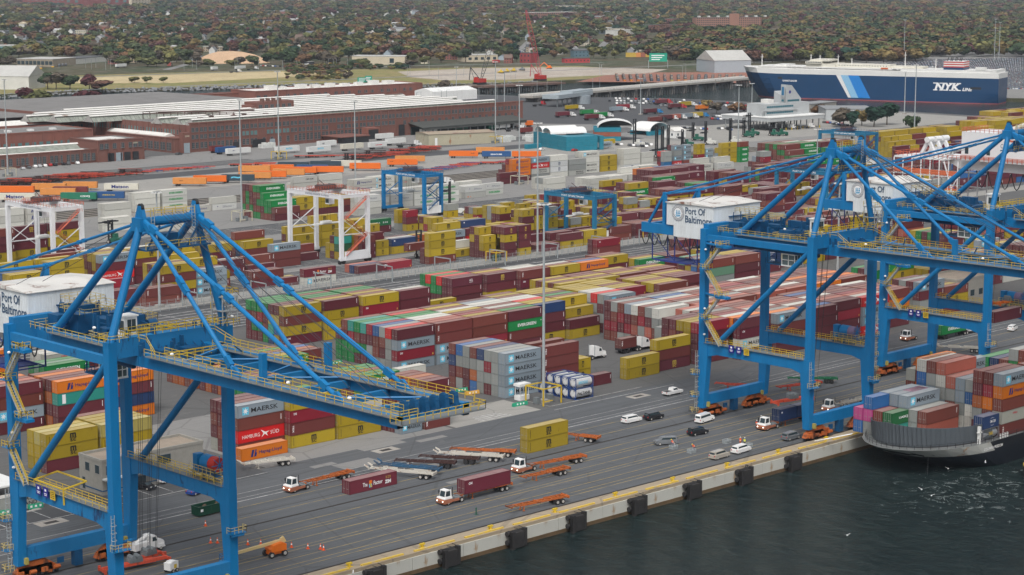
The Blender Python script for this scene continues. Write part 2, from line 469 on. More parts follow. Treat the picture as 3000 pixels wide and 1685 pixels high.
# painted lines and rails on the apron
LY=mat('worn_yellow_line', (0.40,0.29,0.08),0.8, dirt=0.7, dcol=(0.13,0.13,0.12), scale=0.4)
LW=mat('worn_white_line', (0.50,0.50,0.49),0.8, dirt=0.6, dcol=(0.14,0.14,0.14), scale=0.5)
mb=MB()
for y in (263.0,264.6,267.6,271.4,272.8,276.6,280.4,281.8,285.4,294.6,301.0):
 mb.box(-100, y,-0.03,700, y+0.17,-0.018)
structure('yellow_lane_lines', mb,[LY])
mb=MB()
for y in (304.7,306.6,309.5): mb.box(-100, y,-0.03,700, y+(0.26 if y < 305 else 0.12),-0.017)
for k in range(16):                                   # parking bays beside the small office
 mb.box(158+4.6*k,320,-0.02,158.18+4.6*k,328,-0.008)
mb.box(150,319.2,-0.02,236,319.4,-0.007)
for a, b in (((322,323),(354,323)),((322,323),(322,333)),((320,319.5),(362,319.5))): mb.box(a[0], a[1],-0.03, b[0]+0.18, b[1]+0.18,-0.016)
x, y=at(1437,1220)
for k in range(4): mb.box(x-5+0.3*k, y-2.2+1.25*k,-0.035, x+5-0.5*k, y-2.2+1.25*k+0.45,-0.02)
structure('white_lane_lines', mb,[LW])
RAILD=mat('crane_rail_slot', (0.045,0.04,0.038),0.7, dirt=0.4)
mb=MB()
for y in (259.2,289.7):
 mb.box(-200, y-0.32,-0.03,760, y+0.32,-0.012)
 mb.box(-200, y-0.05,-0.012,760, y+0.05,0.05)
mb.box(-200,296.4,-0.03,760,296.6,-0.014)
structure('crane_rails', mb,[RAILD])
mb=MB()
for px, py in ((70,1495),(150,1530),(1130,1318),(1870,1160),(475,1430),(1195,1318)):
 x, y=at(px, py)
 if px in (70,150,1130,1870):
  mb.box(x-3, y-1.6,-0.028, x+3, y+1.6,-0.015,0); mb.box(x-1.4, y-0.7,-0.015, x+1.4, y+0.7,-0.008,1)
structure('drain_covers', mb,[CONC, RAILD])
mb=MB()
for cx, cy, a, b in ((254,312,5,2.6),(262,300,4,1.2),(262.5,287,5.5,.8),(268,321,6,1.6),(280,318,4,1),(248,316,3,1)):
 mb.box(cx-a, cy-b,-0.03, cx+a, cy+b,-0.021)
structure('pavement_repairs', mb,[PALE2])
# the dark strip behind the first blocks with its pale runway slabs
sheet('runway_pavement', [(180,459),(760,459),(760,500),(180,500)],-0.035, ASPHD)
mb=MB()
for k, y in enumerate((462,465.5,469,472.5,476,480,484,488,492)): mb.box(180, y,-0.035,760, y+0.45,-0.02)
for k in range(44): mb.box(182+13.1*k,460,-0.035,182.3+13.1*k,494,-0.02)
structure('slot_markings', mb,[LW])
sheet('haul_road', [(180,500.5),(900,500.5),(900,511),(180,511)],-0.03, PALE)
sheet('reefer_yard_pavement', [(180,511),(1000,511),(1000,860),(180,860)],-0.05, PALE2)
for i,(y0, y1) in enumerate(((512,534),(541,566),(573,603),(617,644))):
 sheet('stacking_lane', [(180,y0),(1000,y0),(1000,y1),(180,y1)],-0.03, ASPHD)
 mb=MB()
 for q in range(9): mb.box(180, y0+1+q*2.75,-0.03,1000, y0+1.22+q*2.75,-0.018)
 for k in range(62): mb.box(182+13.1*k, y0+1,-0.03,182.25+13.1*k, y1-1,-0.017)
 structure('slot_markings', mb,[LW])
# rail yard: ballast strip with tracks
BALL=grassy('ballast', (0.20,0.185,0.165),(0.26,0.24,0.21),(0.13,0.12,0.11),0.2)
def strip(p, q, w, z, m, name):
 d=Vector((q[0]-p[0], q[1]-p[1])).normalized(); n=Vector((-d.y, d.x))*w/2
 return sheet(name,[(p[0]-n.x,p[1]-n.y),(q[0]-n.x,q[1]-n.y),(q[0]+n.x,q[1]+n.y),(p[0]+n.x,p[1]+n.y)], z, m)
strip((200,727),(900,727),26,-0.035,BALL,'rail_ballast')
strip((200,845),(900,830),20,-0.034,ASPHD,'terminal_road')
strip((200,800),(900,800),52,-0.045,PALE,'chassis_yard_pavement')
mb=MB()
for y in (717,718.4,722,723.4,727,728.4,732,733.4,737,738.4): mb.box(200, y,-0.03,900, y+0.14,0.12)
structure('railway_tracks', mb,[RAILD])
for a, b in (((200,876),(1000,872)),((200,870),(1000,866))):
 strip(a, b,0.5,-0.02, LW, 'road_line')
strip((180,905),(660,905),48,-0.03,PALE2,'factory_forecourt')
strip((640,905),(1130,925),62,-0.032,PALE2,'factory_forecourt')
sheet('gate_plaza', [(930,960),(1000,860),(1205,860),(1205,1060),(1120,1200),(1040,1180)],-0.03, ASPHD)
sheet('office_forecourt', [(905,760),(1200,760),(1205,870),(960,900)],-0.035, PALE)
# the far bank
sheet('far_bank_grass', [(-200,1530),(839,1506),(944,1508),(1152,1437),(1208,1357),(1307,1331),(1500,1330),(1560,1520),(1390,1600),(1180,1700),(900,1760),(-200,1900)],-0.76, GRASS)
sheet('straw_slope', [(940,1640),(1040,1545),(1240,1560),(1300,1600),(1225,1660),(1020,1690)],-0.72, STRAW)
sheet('graded_site', [(1255,1405),(1310,1370),(1500,1360),(1570,1400),(1540,1500),(1440,1560),(1330,1560),(1270,1470)],-0.70, SITE)
sheet('sports_field', [(2120,2060),(2165,2000),(2280,2040),(2240,2110)],-0.70, GREEN)
sheet('machine_yard', [(1330,1300),(1425,1180),(1560,1190),(1600,1300),(1480,1390)],-0.72, BRICKP)
sheet('car_terminal', [(1345,1090),(1415,885),(1640,240),(2600,700),(2250,1500),(1900,1400),(1560,1180)],-0.71, PALE2)
def street(p, q, w=9):
 strip(p, q, w,-0.69, PALE2, 'street')
for p, q in (((1600,1675),(2120,2170)),((1790,1720),(2400,2260)),((1180,1760),(1900,2500)),((1420,1650),(1640,1560)),((1000,1700),(1420,1650)),
             ((1000,1500),(1900,1430)),((900,1800),(1400,2700)),((2050,1500),(3300,2600)),((1300,2000),(3000,1500)),((1500,2600),(3400,2100)),((1700,3400),(4200,2800))):
 street(p, q,10)
mb=MB()                                           # stone revetment along the far bank
rk=random.Random(3)
for a, b in (((839,1501),(944,1503)),((944,1503),(1152,1432)),((1152,1432),(1205,1352)),((700,1504),(839,1501)),((1205,1352),(1307,1326)),((1415,1242),(1426,1170))):
 L=math.dist(a, b); n=int(L*2.2)
 for i in range(n):
  t=rk.random(); w=rk.uniform(-3.5,5)
  x=a[0]+(b[0]-a[0])*t; y=a[1]+(b[1]-a[1])*t
  r=rk.uniform(0.7,1.5); z=WZ+0.3+(w+3.5)/8.5*3.0
  d=(b[1]-a[1])/L,-(b[0]-a[0])/L
  mb.sphere((x-d[0]*w, y-d[1]*w, z), r,5,3, sz=0.6)
tag(mb.build('riprap_stones', [mat('revetment_stone', (0.26,0.27,0.28),0.9, dirt=0.4, scale=0.6)]), kind='stuff')
# sand mound in the town
mb=MB(); cx, cy=at(675,182)
nx=24
pts=[(math.cos(t*2*PI/nx), math.sin(t*2*PI/nx)) for t in range(nx)]
rings=[(1.0,0),(0.8,4.5),(0.55,9.5),(0.3,12.5),(0.08,13.2)]
vs=[]; fs=[]
for j,(r, z) in enumerate(rings):
 for i,(cx_, sy_) in enumerate(pts):
  q=1+0.12*math.sin(3*i+j)
  u, w=cx_*45*r*q, sy_*24*r*q
  vs.append((cx+u*0.72+w*0.69, cy-u*0.69+w*0.72, z-0.8))
for j in range(len(rings)-1):
 for i in range(nx): fs.append((j*nx+i, j*nx+(i+1)%nx,(j+1)*nx+(i+1)%nx,(j+1)*nx+i))
fs.append(tuple(range((len(rings)-1)*nx, len(rings)*nx)))
mb.add(vs, fs); tag(mb.build('sand_mound', [mat('sand', (0.50,0.34,0.22),0.95, dirt=0.2)]), kind='structure')
# ============================================================ lettering
_text_cache={}
def text_arrays(s, bold=0.0, shear=0.0):
 k=(s, bold, shear)
 if k in _text_cache: return _text_cache[k]
 if s == 'm':
  v=[]; f=[]
  for a, b, c, d in ((0,0,.22,.86),(.39,0,.61,.86),(.78,0,1,.86)): f.append(tuple(range(len(v), len(v)+4))); v+=[(a,b),(c,b),(c,d),(a,d)]
  f.append(tuple(range(len(v), len(v)+6))); v+=[(0,.72),(1,.72),(1,.86),(.9,1),(.12,1),(0,.95)]
  _text_cache[k]=(v, f); return v, f
 cu=bpy.data.curves.new('text', 'FONT'); cu.body=s; cu.resolution_u=2
 cu.offset=bold; cu.shear=shear; cu.fill_mode='FRONT'
 o=bpy.data.objects.new('text', cu); COL.objects.link(o)
 bpy.context.view_layer.update()
 me=o.to_mesh()
 v=[(p.co.x, p.co.y) for p in me.vertices]; f=[tuple(p.vertices) for p in me.polygons]
 o.to_mesh_clear(); bpy.data.objects.remove(o); bpy.data.curves.remove(cu)
 xs=[p[0] for p in v]; ys=[p[1] for p in v]
 x0, x1, y0, y1=min(xs), max(xs), min(ys), max(ys)
 v=[((x-x0)/(x1-x0),(y-y0)/(y1-y0)) for x, y in v]
 _text_cache[k]=(v, f)
 return v, f
def star_poly(n, r0, r1):
 return [((r0 if i % 2 == 0 else r1)*math.sin(PI*i/n),(r0 if i % 2 == 0 else r1)*math.cos(PI*i/n)) for i in range(2*n)]
LC={'W': PLAINWHITE, 'K': PLAINBLACK, 'N': NAVYTXT, 'G': mat('lettering_gold', (0.55,0.40,0.06),0.6, dirt=0),
      'E': mat('lettering_green', (0.01,0.26,0.07),0.6, dirt=0), 'B': mat('lettering_light_blue', (0.12,0.52,0.72),0.6, dirt=0),
      'O': mat('lettering_orange', (0.75,0.16,0.02),0.6, dirt=0), 'R': mat('lettering_red', (0.6,0.03,0.05),0.6, dirt=0),
      'D': mat('lettering_grey', (0.12,0.14,0.2),0.6, dirt=0)}
LCK=list(LC)
# element: ('t', text, x0, x1, zc, h, colour, bold, shear) or ('p', polygon, xc, zc, colour); x as share of the length, z and h in metres
sq=lambda w, h: [(-w/2,-h/2),(w/2,-h/2),(w/2,h/2),(-w/2,h/2)]
MARKS={
 'M': [('p', sq(1.7,1.72),.165,1.36, 'B'),('p', star_poly(7,.78,.3),.165,1.36, 'W'),('t','MAERSK', .285,.87,1.36,1.02, 'K', .006,0)],
 'W': [('p', sq(1.7,1.72),.165,1.36, 'B'),('p', star_poly(7,.78,.3),.165,1.36, 'W'),('t','MAERSK', .285,.87,1.36,1.02, 'K', .006,0)],
 'X': [('t','MAERSK', .42,.86,1.85,.75, 'K', .006,0),('t','SEALAND', .42,.86,.85,.75, 'K', .006,0)],
 'y': [('t','m', .455,.57,1.72,.92, 'K', .035,0),('p', sq(1.75,.09),.513,1.2, 'K'),('t','sc', .455,.57,.76,.66, 'K', .012,0),('p', sq(.1,1.8),.06,1.35, 'K')],
 'q': [('t','m', .47,.58,1.72,.9, 'G', .035,0),('p', sq(1.7,.09),.525,1.2, 'G'),('t','sc', .47,.58,.76,.64, 'G', .012,0)],
 'm': [('t','m', .455,.57,1.72,.92, 'D', .035,0),('p', sq(1.75,.09),.513,1.2, 'D'),('t','sc', .455,.57,.76,.66, 'D', .012,0)],
 'E': [('t','EVERGREEN', .27,.81,1.36,.85, 'W', .028,0),('p', sq(.3,.3),.955,1.9, 'W')],
 'V': [('t','EVERGREEN', .28,.82,1.36,.85, 'E', .04,0)],
 'H': [('p', [(-.75,-.75),(-.2,-.75),(.25,.75),(-.35,.75)],.26,1.36, 'N'),('p', [(.0,-.75),(.55,-.75),(.8,.1),(.5,.1),(.75,.75),(.4,.75)],.27,1.36, 'N'),('t','Hapag-Lloyd', .375,.87,1.3,.95, 'N', .012,0)],
 'P': [('p', [(-.75,-.75),(-.2,-.75),(.25,.75),(-.35,.75)],.2,1.36, 'N'),('p', [(.0,-.75),(.55,-.75),(.8,.1),(.5,.1),(.75,.75),(.4,.75)],.21,1.36, 'N'),('t','Hapag-Lloyd', .31,.8,1.3,.95, 'N', .012,0)],
 'S': [('t','HAMBURG', .08,.46,1.25,.8, 'W', 0,0),('p', [(-1.2,.9),(.1,.25),(1.2,.35),(.4,-.05),(.75,-.75),(-.1,-.15),(-.95,-.85),(-.45,.05)],.575,1.35, 'W'),('t','SÜD', .69,.88,1.4,1.0, 'W', 0,0)],
 't': [('tv','TEX', .055,1.45,1.6,.42, 'W', .03)],
 'U': [('t','CAI', .07,.155,2.0,.5, 'W', .04,.2)],
 'c': [('t','DNI', .07,.135,2.0,.5, 'W', .03,0),('p', sq(.35,.5),.95,.6, 'G')],
 'a': [('t','ACL', .56,.68,1.6,.7, 'W', .03,.1),('p', [(-.75,-.1),(-.4,.08),(0,-.08),(.4,.08),(.75,-.06),(.75,-.2),(.4,-.06),(0,-.22),(-.4,-.06),(-.75,-.24)],.62,1.0, 'W')],
 'F': [('t','The', .27,.37,1.35,.85, 'W', .02,0),('p', sq(.75,.75),.435,1.65, 'O'),('p', sq(.75,.7),.435,.95, 'B'),('p', [(-.1,-.55),(.35,-.55),(-.0,.3),(-.35,.3)],.44,1.2, 'G'),('t','Factor', .50,.69,1.35,.85, 'W', .02,0),('t','ZIM', .74,.87,1.05,.75, 'W', .06,0),('t',': : :', .76,.86,1.95,.5, 'G', .06,0)],
 'f': [('t','The', .27,.37,1.35,.85, 'W', .02,0),('p', sq(.75,.75),.435,1.65, 'O'),('p', sq(.75,.7),.435,.95, 'B'),('p', [(-.1,-.55),(.35,-.55),(-.0,.3),(-.35,.3)],.44,1.2, 'G'),('t','Factor', .50,.69,1.35,.85, 'W', .02,0),('t','ZIM', .74,.87,1.05,.75, 'W', .06,0),('t',': : :', .76,.86,1.95,.5, 'W', .06,0)],
 'Z': [('t','ZIMonitor', .42,.82,1.36,.8, 'D', 0,0),('p', sq(.5,.3),.22,1.6, 'N')],
 'C': [('t','CMA CGM', .5,.82,1.36,.6, 'K', .02,0)],
 'N': [('t','CMA CGM', .42,.72,1.36,.75, 'W', .025,0),('p', [(-1.2,-.05),(0,.16),(1.3,.0),(0,.26)],.56,2.0, 'W'),('p', [(-1.2,.05),(0,-.16),(1.3,.0),(0,-.28)],.56,.65, 'W')],
 'u': [('t','UASC]', .42,.92,1.36,.8, 'W', .03,0)],
 'o': [('t','COSCO', .35,.5,1.9,.4, 'R', .03,0)],
 'd': [('t','D  L', .12,.3,.8,.6, 'O', .04,0)],
 'A': [('t','C H I N A', .12,.55,1.2,.6, 'W', .02,0),('t','S H', .66,.85,1.2,.6, 'W', .02,0)],
 'n': [('p', sq(.6,.45),.1,2.0, 'W')],
 'r': [('p', sq(.16,1.3),.94,1.7, 'W')],
 'k': [('p', sq(.16,1.2),.93,1.6, 'W')],
 'j': [('p', sq(.9,2.1),.13,1.36, 'W')],
}
PAINT={
 'M': (.26,.32,.37), 'W': (.60,.60,.55), 'X': (.46,.47,.44), 'y': (.42,.30,.010), 'Y': (.43,.36,.10), 'q': (.13,.022,.035), 'r': (.125,.020,.030),
 't': (.165,.034,.030), 'k': (.19,.045,.033), 'c': (.28,.012,.030), 'a': (.125,.016,.034), 'E': (.002,.22,.050), 'e': (.006,.15,.035), 'V': (.60,.61,.57),
 'w': (.60,.60,.55), 'Z': (.58,.59,.57), 'P': (.58,.57,.52), 'C': (.62,.62,.58), 'H': (.72,.185,.006), 'O': (.42,.105,.018), 'S': (.60,.012,.014), 'n': (.015,.045,.14),
 'N': (.012,.04,.13), 'b': (.02,.12,.34), 'j': (.03,.33,.27), 'g': (.29,.31,.30), 'G': (.02,.12,.05), 'p': (.13,.28,.18), 'F': (.15,.014,.030), 'f': (.15,.014,.030),
 'u': (.012,.13,.04), 'U': (.15,.016,.035), 'o': (.44,.45,.40), 'd': (.48,.49,.46), 'm': (.58,.60,.60), 'A': (.015,.16,.06), 'P2': (.5,.03,.2), 'i': (.55,.06,.26),
 's': (.42,.11,.075), 'B': (.02,.14,.32), 'T': (.02,.2,.24)}
NAME={'M':'grey','W':'white','X':'grey','y':'yellow','Y':'faded yellow','q':'maroon','r':'maroon','t':'brown-red','k':'rust-red','c':'crimson','a':'dark maroon','E':'green','e':'dark green','V':'white',
 'w':'white','Z':'white','P':'cream','C':'white','H':'orange','O':'rusty orange','S':'bright red','n':'navy','N':'navy','b':'blue','j':'turquoise','g':'rust-streaked grey','G':'bottle green','p':'pale green',
 'F':'maroon','f':'maroon','u':'green','U':'maroon','o':'pale grey','d':'pale grey','m':'white','A':'green','i':'pink','s':'salmon','B':'blue','T':'teal'}
MARKNAME={'M':'star and black lettering','W':'star and black lettering','X':'two lines of lettering','y':'black letter stack','q':'gold letter stack','E':'white lettering','V':'green lettering','P':'navy lettering',
 'H':'navy lettering','S':'white lettering and cross','t':'upright white letters','U':'short white lettering','c':'small white lettering','a':'white three-letter mark','F':'white lettering and coloured square','f':'white lettering and coloured square',
 'Z':'grey lettering','C':'black lettering','N':'white lettering','u':'white lettering','o':'red lettering','d':'orange lettering','m':'dark letter stack','A':'spaced white letters'}
def mark_mb(code, L, only=None):
 mb=MB()
 for e in MARKS.get(code,[]):
  off=-1.222-0.004
  if e[0] == 't':
   _, s, x0, x1, zc, h, c, bold, sh=e
   v, f=text_arrays(s, bold, sh)
   X0, X1=x0*L-L/2, x1*L-L/2
   if L < 7: X0, X1=X0*1.15+.1, min(L/2-.2, X1*1.15+.1); h=h*.8
   mb.add([(X0+(X1-X0)*a, off-0.004, zc-h/2+h*b) for a, b in v], f, LCK.index(c))
  elif e[0] == 'tv':
   _, s, x, zc, ln, w, c, bold=e
   v, f=text_arrays(s, bold)
   X=x*L-L/2
   mb.add([(X+w*(0.5-b)*-1, off-0.004, zc+ln/2-ln*a) for a, b in v], f, LCK.index(c))
  else:
   _, poly, xc, zc, c=e
   k=.75 if L < 7 else 1
   lift=0.012 if (c == 'W' and len(poly) > 8) or (c == 'G' and len(poly) == 4 and code in 'Ff') else 0.0
   mb.add([(xc*L-L/2+a*k, off-lift, zc+b*k) for a, b in poly],[tuple(range(len(poly)))], LCK.index(c))
 return mb
# ============================================================ containers
def cont_mat(name, src, roof=False):
 m, nt, b=_nodes(name)
 b.inputs['Roughness'].default_value=0.55 if not roof else 0.75
 b.inputs['Specular IOR Level'].default_value=0.3
 if src == 'object':
  oi=nt.nodes.new('ShaderNodeObjectInfo'); col=oi.outputs['Color']; rnd=oi.outputs['Random']
  v=coord(nt)
  vm=nt.nodes.new('ShaderNodeVectorMath'); vm.operation='ADD'
  sc=nt.nodes.new('ShaderNodeVectorMath'); sc.operation='SCALE'
  geo=nt.nodes.new('ShaderNodeNewGeometry')
  v=geo.outputs['Position']
 else:
  at_=nt.nodes.new('ShaderNodeVertexColor'); at_.layer_name='col'; col=at_.outputs['Color']
  geo=nt.nodes.new('ShaderNodeNewGeometry'); v=geo.outputs['Position']
 mp=nt.nodes.new('ShaderNodeMapping'); mp.inputs['Scale'].default_value=(1,1,0.22) if not roof else (0.25,1.4,1)
 nt.links.new(v, mp.inputs[0])
 n1=noise(nt,0.55,5, v,0.65)
 n2=noise(nt,2.2,4, mp.outputs[0],0.7)
 col2=mixc(nt, mathn(nt, 'MULTIPLY', n1,0.5), col, mixc(nt,0.3, col,(0.05,0.04,0.035)))
 if roof:
  # chalked, faded roof paint with rust blooms
  col2=mixc(nt, mathn(nt, 'MULTIPLY_ADD', n1,0.35,0.12), col2,(0.50,0.46,0.42))
  rust=ramp(nt, n2,[(0.62,(0,0,0)),(0.70,(1,1,1))])
  col2=mixc(nt, mathn(nt, 'MULTIPLY', rust,0.45), col2,(0.24,0.12,0.06))
  sx=nt.nodes.new('ShaderNodeSeparateXYZ'); nt.links.new(v, sx.inputs[0])
  wv=mathn(nt, 'SINE', mathn(nt, 'MULTIPLY', sx.outputs[0],18.0))
  pass
 else:
  rust=ramp(nt, n2,[(0.645,(0,0,0)),(0.69,(1,1,1))])
  col2=mixc(nt, mathn(nt, 'MULTIPLY', rust,0.55), col2,(0.13,0.06,0.03))
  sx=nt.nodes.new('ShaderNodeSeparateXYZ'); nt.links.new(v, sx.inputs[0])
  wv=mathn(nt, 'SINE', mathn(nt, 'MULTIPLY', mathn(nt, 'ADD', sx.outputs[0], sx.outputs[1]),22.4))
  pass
  groove_shade=mathn(nt, 'MULTIPLY_ADD', wv,0.06,0.94)  # corrugation shading put into the colour as fine stripes, no relief
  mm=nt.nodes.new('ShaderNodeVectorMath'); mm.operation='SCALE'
  nt.links.new(col2, mm.inputs[0]); nt.links.new(groove_shade, mm.inputs['Scale']); col2=mm.outputs[0]
 nt.links.new(col2, b.inputs['Base Color'])
 return m
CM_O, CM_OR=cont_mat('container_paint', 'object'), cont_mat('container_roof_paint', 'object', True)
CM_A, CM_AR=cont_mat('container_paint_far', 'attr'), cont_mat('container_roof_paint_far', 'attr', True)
RODM=mat('lock_rod', (0.33,0.32,0.30),0.5, dirt=0.3)
CH=2.70
TH=2.755
_cm={}
def cont_meshes(L):
 """body, frame, door_left, door_right meshes of a box of length L, origin at the middle of its floor; doors face -X"""
 if L in _cm: return _cm[L]
 h=CH; l=L/2; w=1.22
 body=MB(); body.box(-l+.06,-w+.035,.10, l-.06, w-.035, h-.04,0)
 body.m[1]=1
 n=max(3, int(L/1.2))
 for i in range(n):                                  # shallow roof bows
  x=-l+.3+(L-.6)*(i+.5)/n
  body.box(x-.25,-w+.12, h-.04, x+.25, w-.12, h-.018,1)
 fr=MB()
 for sx in (-1,1):
  for sy in (-1,1):
   x0, x1=sorted((sx*l, sx*(l-.17))); y0, y1=sorted((sy*w, sy*(w-.15)))
   fr.box(x0, y0,.0, x1, y1, h)
 for sy in (-1,1):
  y0, y1=sorted((sy*w, sy*(w-.09)))
  fr.box(-l+.17, y0, h-.12, l-.17, y1, h-.002); fr.box(-l+.17, y0,.0, l-.17, y1,.16)
 for sx in (-1,1):
  x0, x1=sorted((sx*l, sx*(l-.1)))
  fr.box(x0,-w+.15, h-.13, x1, w-.15, h-.002); fr.box(x0,-w+.15,0, x1, w-.15,.15)
 ds=[]
 for s in (-1,1):
  d=MB(); y0, y1=(-w+.16,-.02) if s < 0 else (.02, w-.16)
  d.box(-l+.02, y0,.16,-l+.058, y1, h-.14,0)
  for k in range(4): d.box(-l+.005, y0+.04,.35+k*.55,-l+.02, y1-.04,.55+k*.55,0)
  for t in (.28,.72):
   y=y0+(y1-y0)*t
   d.box(-l-.03, y-.02,.1,-l+.004, y+.02, h-.08,1)
  d.box(-l-.04, y0+.2,1.0,-l-.031, y1-.15,1.08,1)
  ds.append(d)
 if L > 7:
  pass
 ms=[body.mesh('body', [CM_O, CM_OR]), fr.mesh('frame', [CM_O]), ds[0].mesh('door', [CM_O, RODM]), ds[1].mesh('door', [CM_O, RODM])]
 _cm[L]=(ms,(body, fr, ds))
 return _cm[L]
_mk={}
def mark_mesh(code, L):
 if code not in MARKS: return None
 k=(code, L)
 if k not in _mk:
  mb=mark_mb(code, L)
  used=sorted(set(mb.m)); mb.m=[used.index(i) for i in mb.m]
  _mk[k]=mb.mesh('lettering', [LC[LCK[i]] for i in used])
 return _mk[k]
def shade(c, r):
 k=r.uniform(.84,1.16); d=r.uniform(0,.05)
 return tuple(min(1,(x*(1-d)+.25*d)*k) for x in c)
CR=random.Random(11)
RECS=[]
def rec(x, y, z, L, code, block='', tier=0, nt=1, row=0, bay=0, ex=(1,1,1)):
 # x, y=near left corner (lowest X, lowest Y) of the box
 RECS.append(dict(x=x+L/2, y=y+1.22, z=z, L=L, c=code, block=block, tier=tier, nt=nt, row=row, bay=bay, ex=ex))
PAL='rrrtkkyyqccgMEHwbnrk'
def parse(tok, pal):
 """'ryqE' bottom to top, or '4E' four boxes with E on top, or '3' three at random"""
 if tok == '.': return []
 if tok[0].isdigit():
  n=int(tok[0]); s=[CR.choice(pal) for _ in range(n)]
  if len(tok) > 1 and n: s[-1]=tok[1]
  return s
 return list(tok)
_cols=[]
def _taken(x, y, L, desc):
 for a, b, l, d in _cols:
  if d != desc and x < a+l-.25 and x+L > a+.25 and y < b+2.1 and y+2.1 > b: return True
 return False
def block(desc, bays, pal=PAL, z0=0.0, pitch=2.56):
 """bays: (x, y, L, 'row row row ...') front row first; neighbours hide what lies inside"""
 P=[(x, y, L,[parse(t, pal) for t in rows.split()]) for x, y, L, rows in bays]
 for bi,(x, y, L, rows) in enumerate(P):
  if z0 == 0:
   rows[:]=[[] if _taken(x, y+i*pitch, L, desc) else st for i, st in enumerate(rows)]
   _cols.extend((x, y+i*pitch, L, desc) for i, st in enumerate(rows) if st)
  prev=None
  if bi > 0 and abs(P[bi-1][0]+P[bi-1][2]-x) < 1.2: prev=P[bi-1]
  for ri, st in enumerate(rows):
   yy=y+ri*pitch
   hf=len(rows[ri-1]) if ri > 0 else 0
   hl=0
   if prev is not None:
    k=int(round((yy-prev[1])/pitch))
    if 0 <= k < len(prev[3]): hl=len(prev[3][k])
   jx=CR.uniform(-.05,.05)
   for ti, c in enumerate(st):
    if c == '.': continue
    ex=(ti >= hf, ti >= hl, ti == len(st)-1)
    if any(ex): rec(x+jx+CR.uniform(-.02,.02), yy, z0+ti*TH, L, c, desc, ti, len(st), ri, bi, ex)
_fields=[]
def field(*a, **k): _fields.append((a, k))
def _field(desc, x0, y0, nb, nr, L, pitch, hmin, hmax, pal, z0=0.0, clump=1):
 bays=[]
 for b in range(nb):
  rows=[]; h=CR.randint(hmin, hmax)
  for r in range(nr):
   if CR.random() < 0.35*clump: h=CR.randint(hmin, hmax)
   rows.append(str(h) if h > 0 else '.')
  bays.append((x0+b*pitch, y0, L, ' '.join(rows)))
 block(desc, bays, pal, z0)
WG='rrrttkkcygg'
block('block nearest the lamp mast beside the tanks', [
 (320.1,336.5,12.19, 'MMMM gggg rgcg gggn bOgk rrgg gkgb krnk'),
 (333.0,336.2,12.19, 'kttt 3E rkrk 3p 3k'),
 (346.4,339.0,6.06, 'yy yy')], WG)
block('pair beside the parked white semi tractor', [(357.6,331.2,12.19, 'yy .'),(370.3,332.6,13.0, 'qty')])
block('long flat-topped block behind the second crane', [
 (384.9,331.5,12.7, 'rrqc yyyy yrry 4r 4r 3g'),
 (398.0,328.0,12.7, 'rWUr rrrH gOrw 4c 4k 4g 4k 4w 4s'),
 (411.0,326.0,12.5, 'rrtM 4H 4g 4k 4w 4s 4k 4k 4s'),
 (424.0,325.0,12.7, 'rrrr 4b 4k 4w 4k 4s 4k 4k'),
 (437.2,327.0,12.5, 'rrcr 4r 4s 4k 4w 4r 4b 4k'),
 (450.0,326.5,12.7, 'SMMS 4w 4s 4c 4r 4k 4r 4k'),
 (463.2,328.5,12.5, 'rrHt 4k 4s 4k 4k 4r 4w')], 'rrkkcsg')
block('wide mixed block further behind the second crane', [
 (394.0,351.0,12.7, '3g 4w 4g 4k 4w 4M 4k 4g 4r'),
 (407.2,351.0,12.7, '4s 4k 4w 4k 4s 4w 4b 4g 4r'),(420.4,351.0,12.7, '4k 4s 4g 4k 4s 4k 4k 4w 4k'),
 (433.6,351.0,12.7, '4s 4k 4k 4w 4s 4k 4c 4s 4r'),(446.8,351.0,12.7, '4s 4k 4w 4k 4s 4k 4r 4k 4w'),
 (460.0,351.0,12.7, '4H 4k 4k 4k 4H 4k 4r 4s 4k'),(473.2,351.0,12.7, '4k 4s 4H 4k 4H 4s 4k 4r 4k')], 'rrkkcsg')
block('stacks left of the grey control office', [
 (484.4,331.0,12.7, 'rgrM gggr rkgg bkrr'),(497.3,331.0,12.7, 'ryk yyy rkr')], 'rkgygM')
P2='rrkktcgyE'
block('tall block with a column of green doors', [
 (322.0,378.6,12.7, 'McMr gggS grkg gkkb ngrc rErj rEkE EEcj EErk EEr'),
 (335.3,378.6,12.7, 'MMtt 4s 4s 4w 4w 4E 4E 4S 4k'),
 (348.4,378.6,12.7, 'rckk 4y 4c 4k 4y 4w 4k 4y 4r'),
 (361.4,378.6,12.9, 'rtEr 4E 4k 4w 4k 4w 4w 4M 4r'),
 (374.6,381.3,11.4, 'yrrn 4y 4y 4S 4w 4w 4k 4y 4k'),
 (386.6,380.0,12.0, 'yr 3y 4y 4k 4E 4r 4y 4y 4y')], P2)
block('grey-fronted tower of four by the empty slots', [
 (400.6,378.0,10.8, 'MMMM rgrg gggS gggw 4w 4y 4y 4y 4y'),
 (411.9,384.0,10.5, 'yyyc 4y 4y 4k 4y 4y 4y')], 'yrky')
block('stack with pinkish roof beside the grey tower', [
 (426.0,381.8,13.0, 'yUqk yqry 4y 4k 4y 4y 4k'),
 (440.0,388.0,12.8, 'krrr 4k 4k 4y 4k')], 'yrky')
block('yellow-fronted block with green roofs', [
 (322.3,426.8,12.9, 'Uyty ybYr njYr EkrE rEcE rEkE rrrE'),
 (336.1,426.4,12.2, 'yyyr 4y 4k 4E 4E 4k 4E'),
 (349.3,425.5,13.2, 'yrcy 4k 4y 4k 4E 4E 4k'),
 (363.0,425.5,11.6, 'rrrr 4w 3c 3k 3c')], P2)
block('low yellow boxes behind the green-roofed block', [(377.6,431.0,12.2, 'yy y')], 'yr')
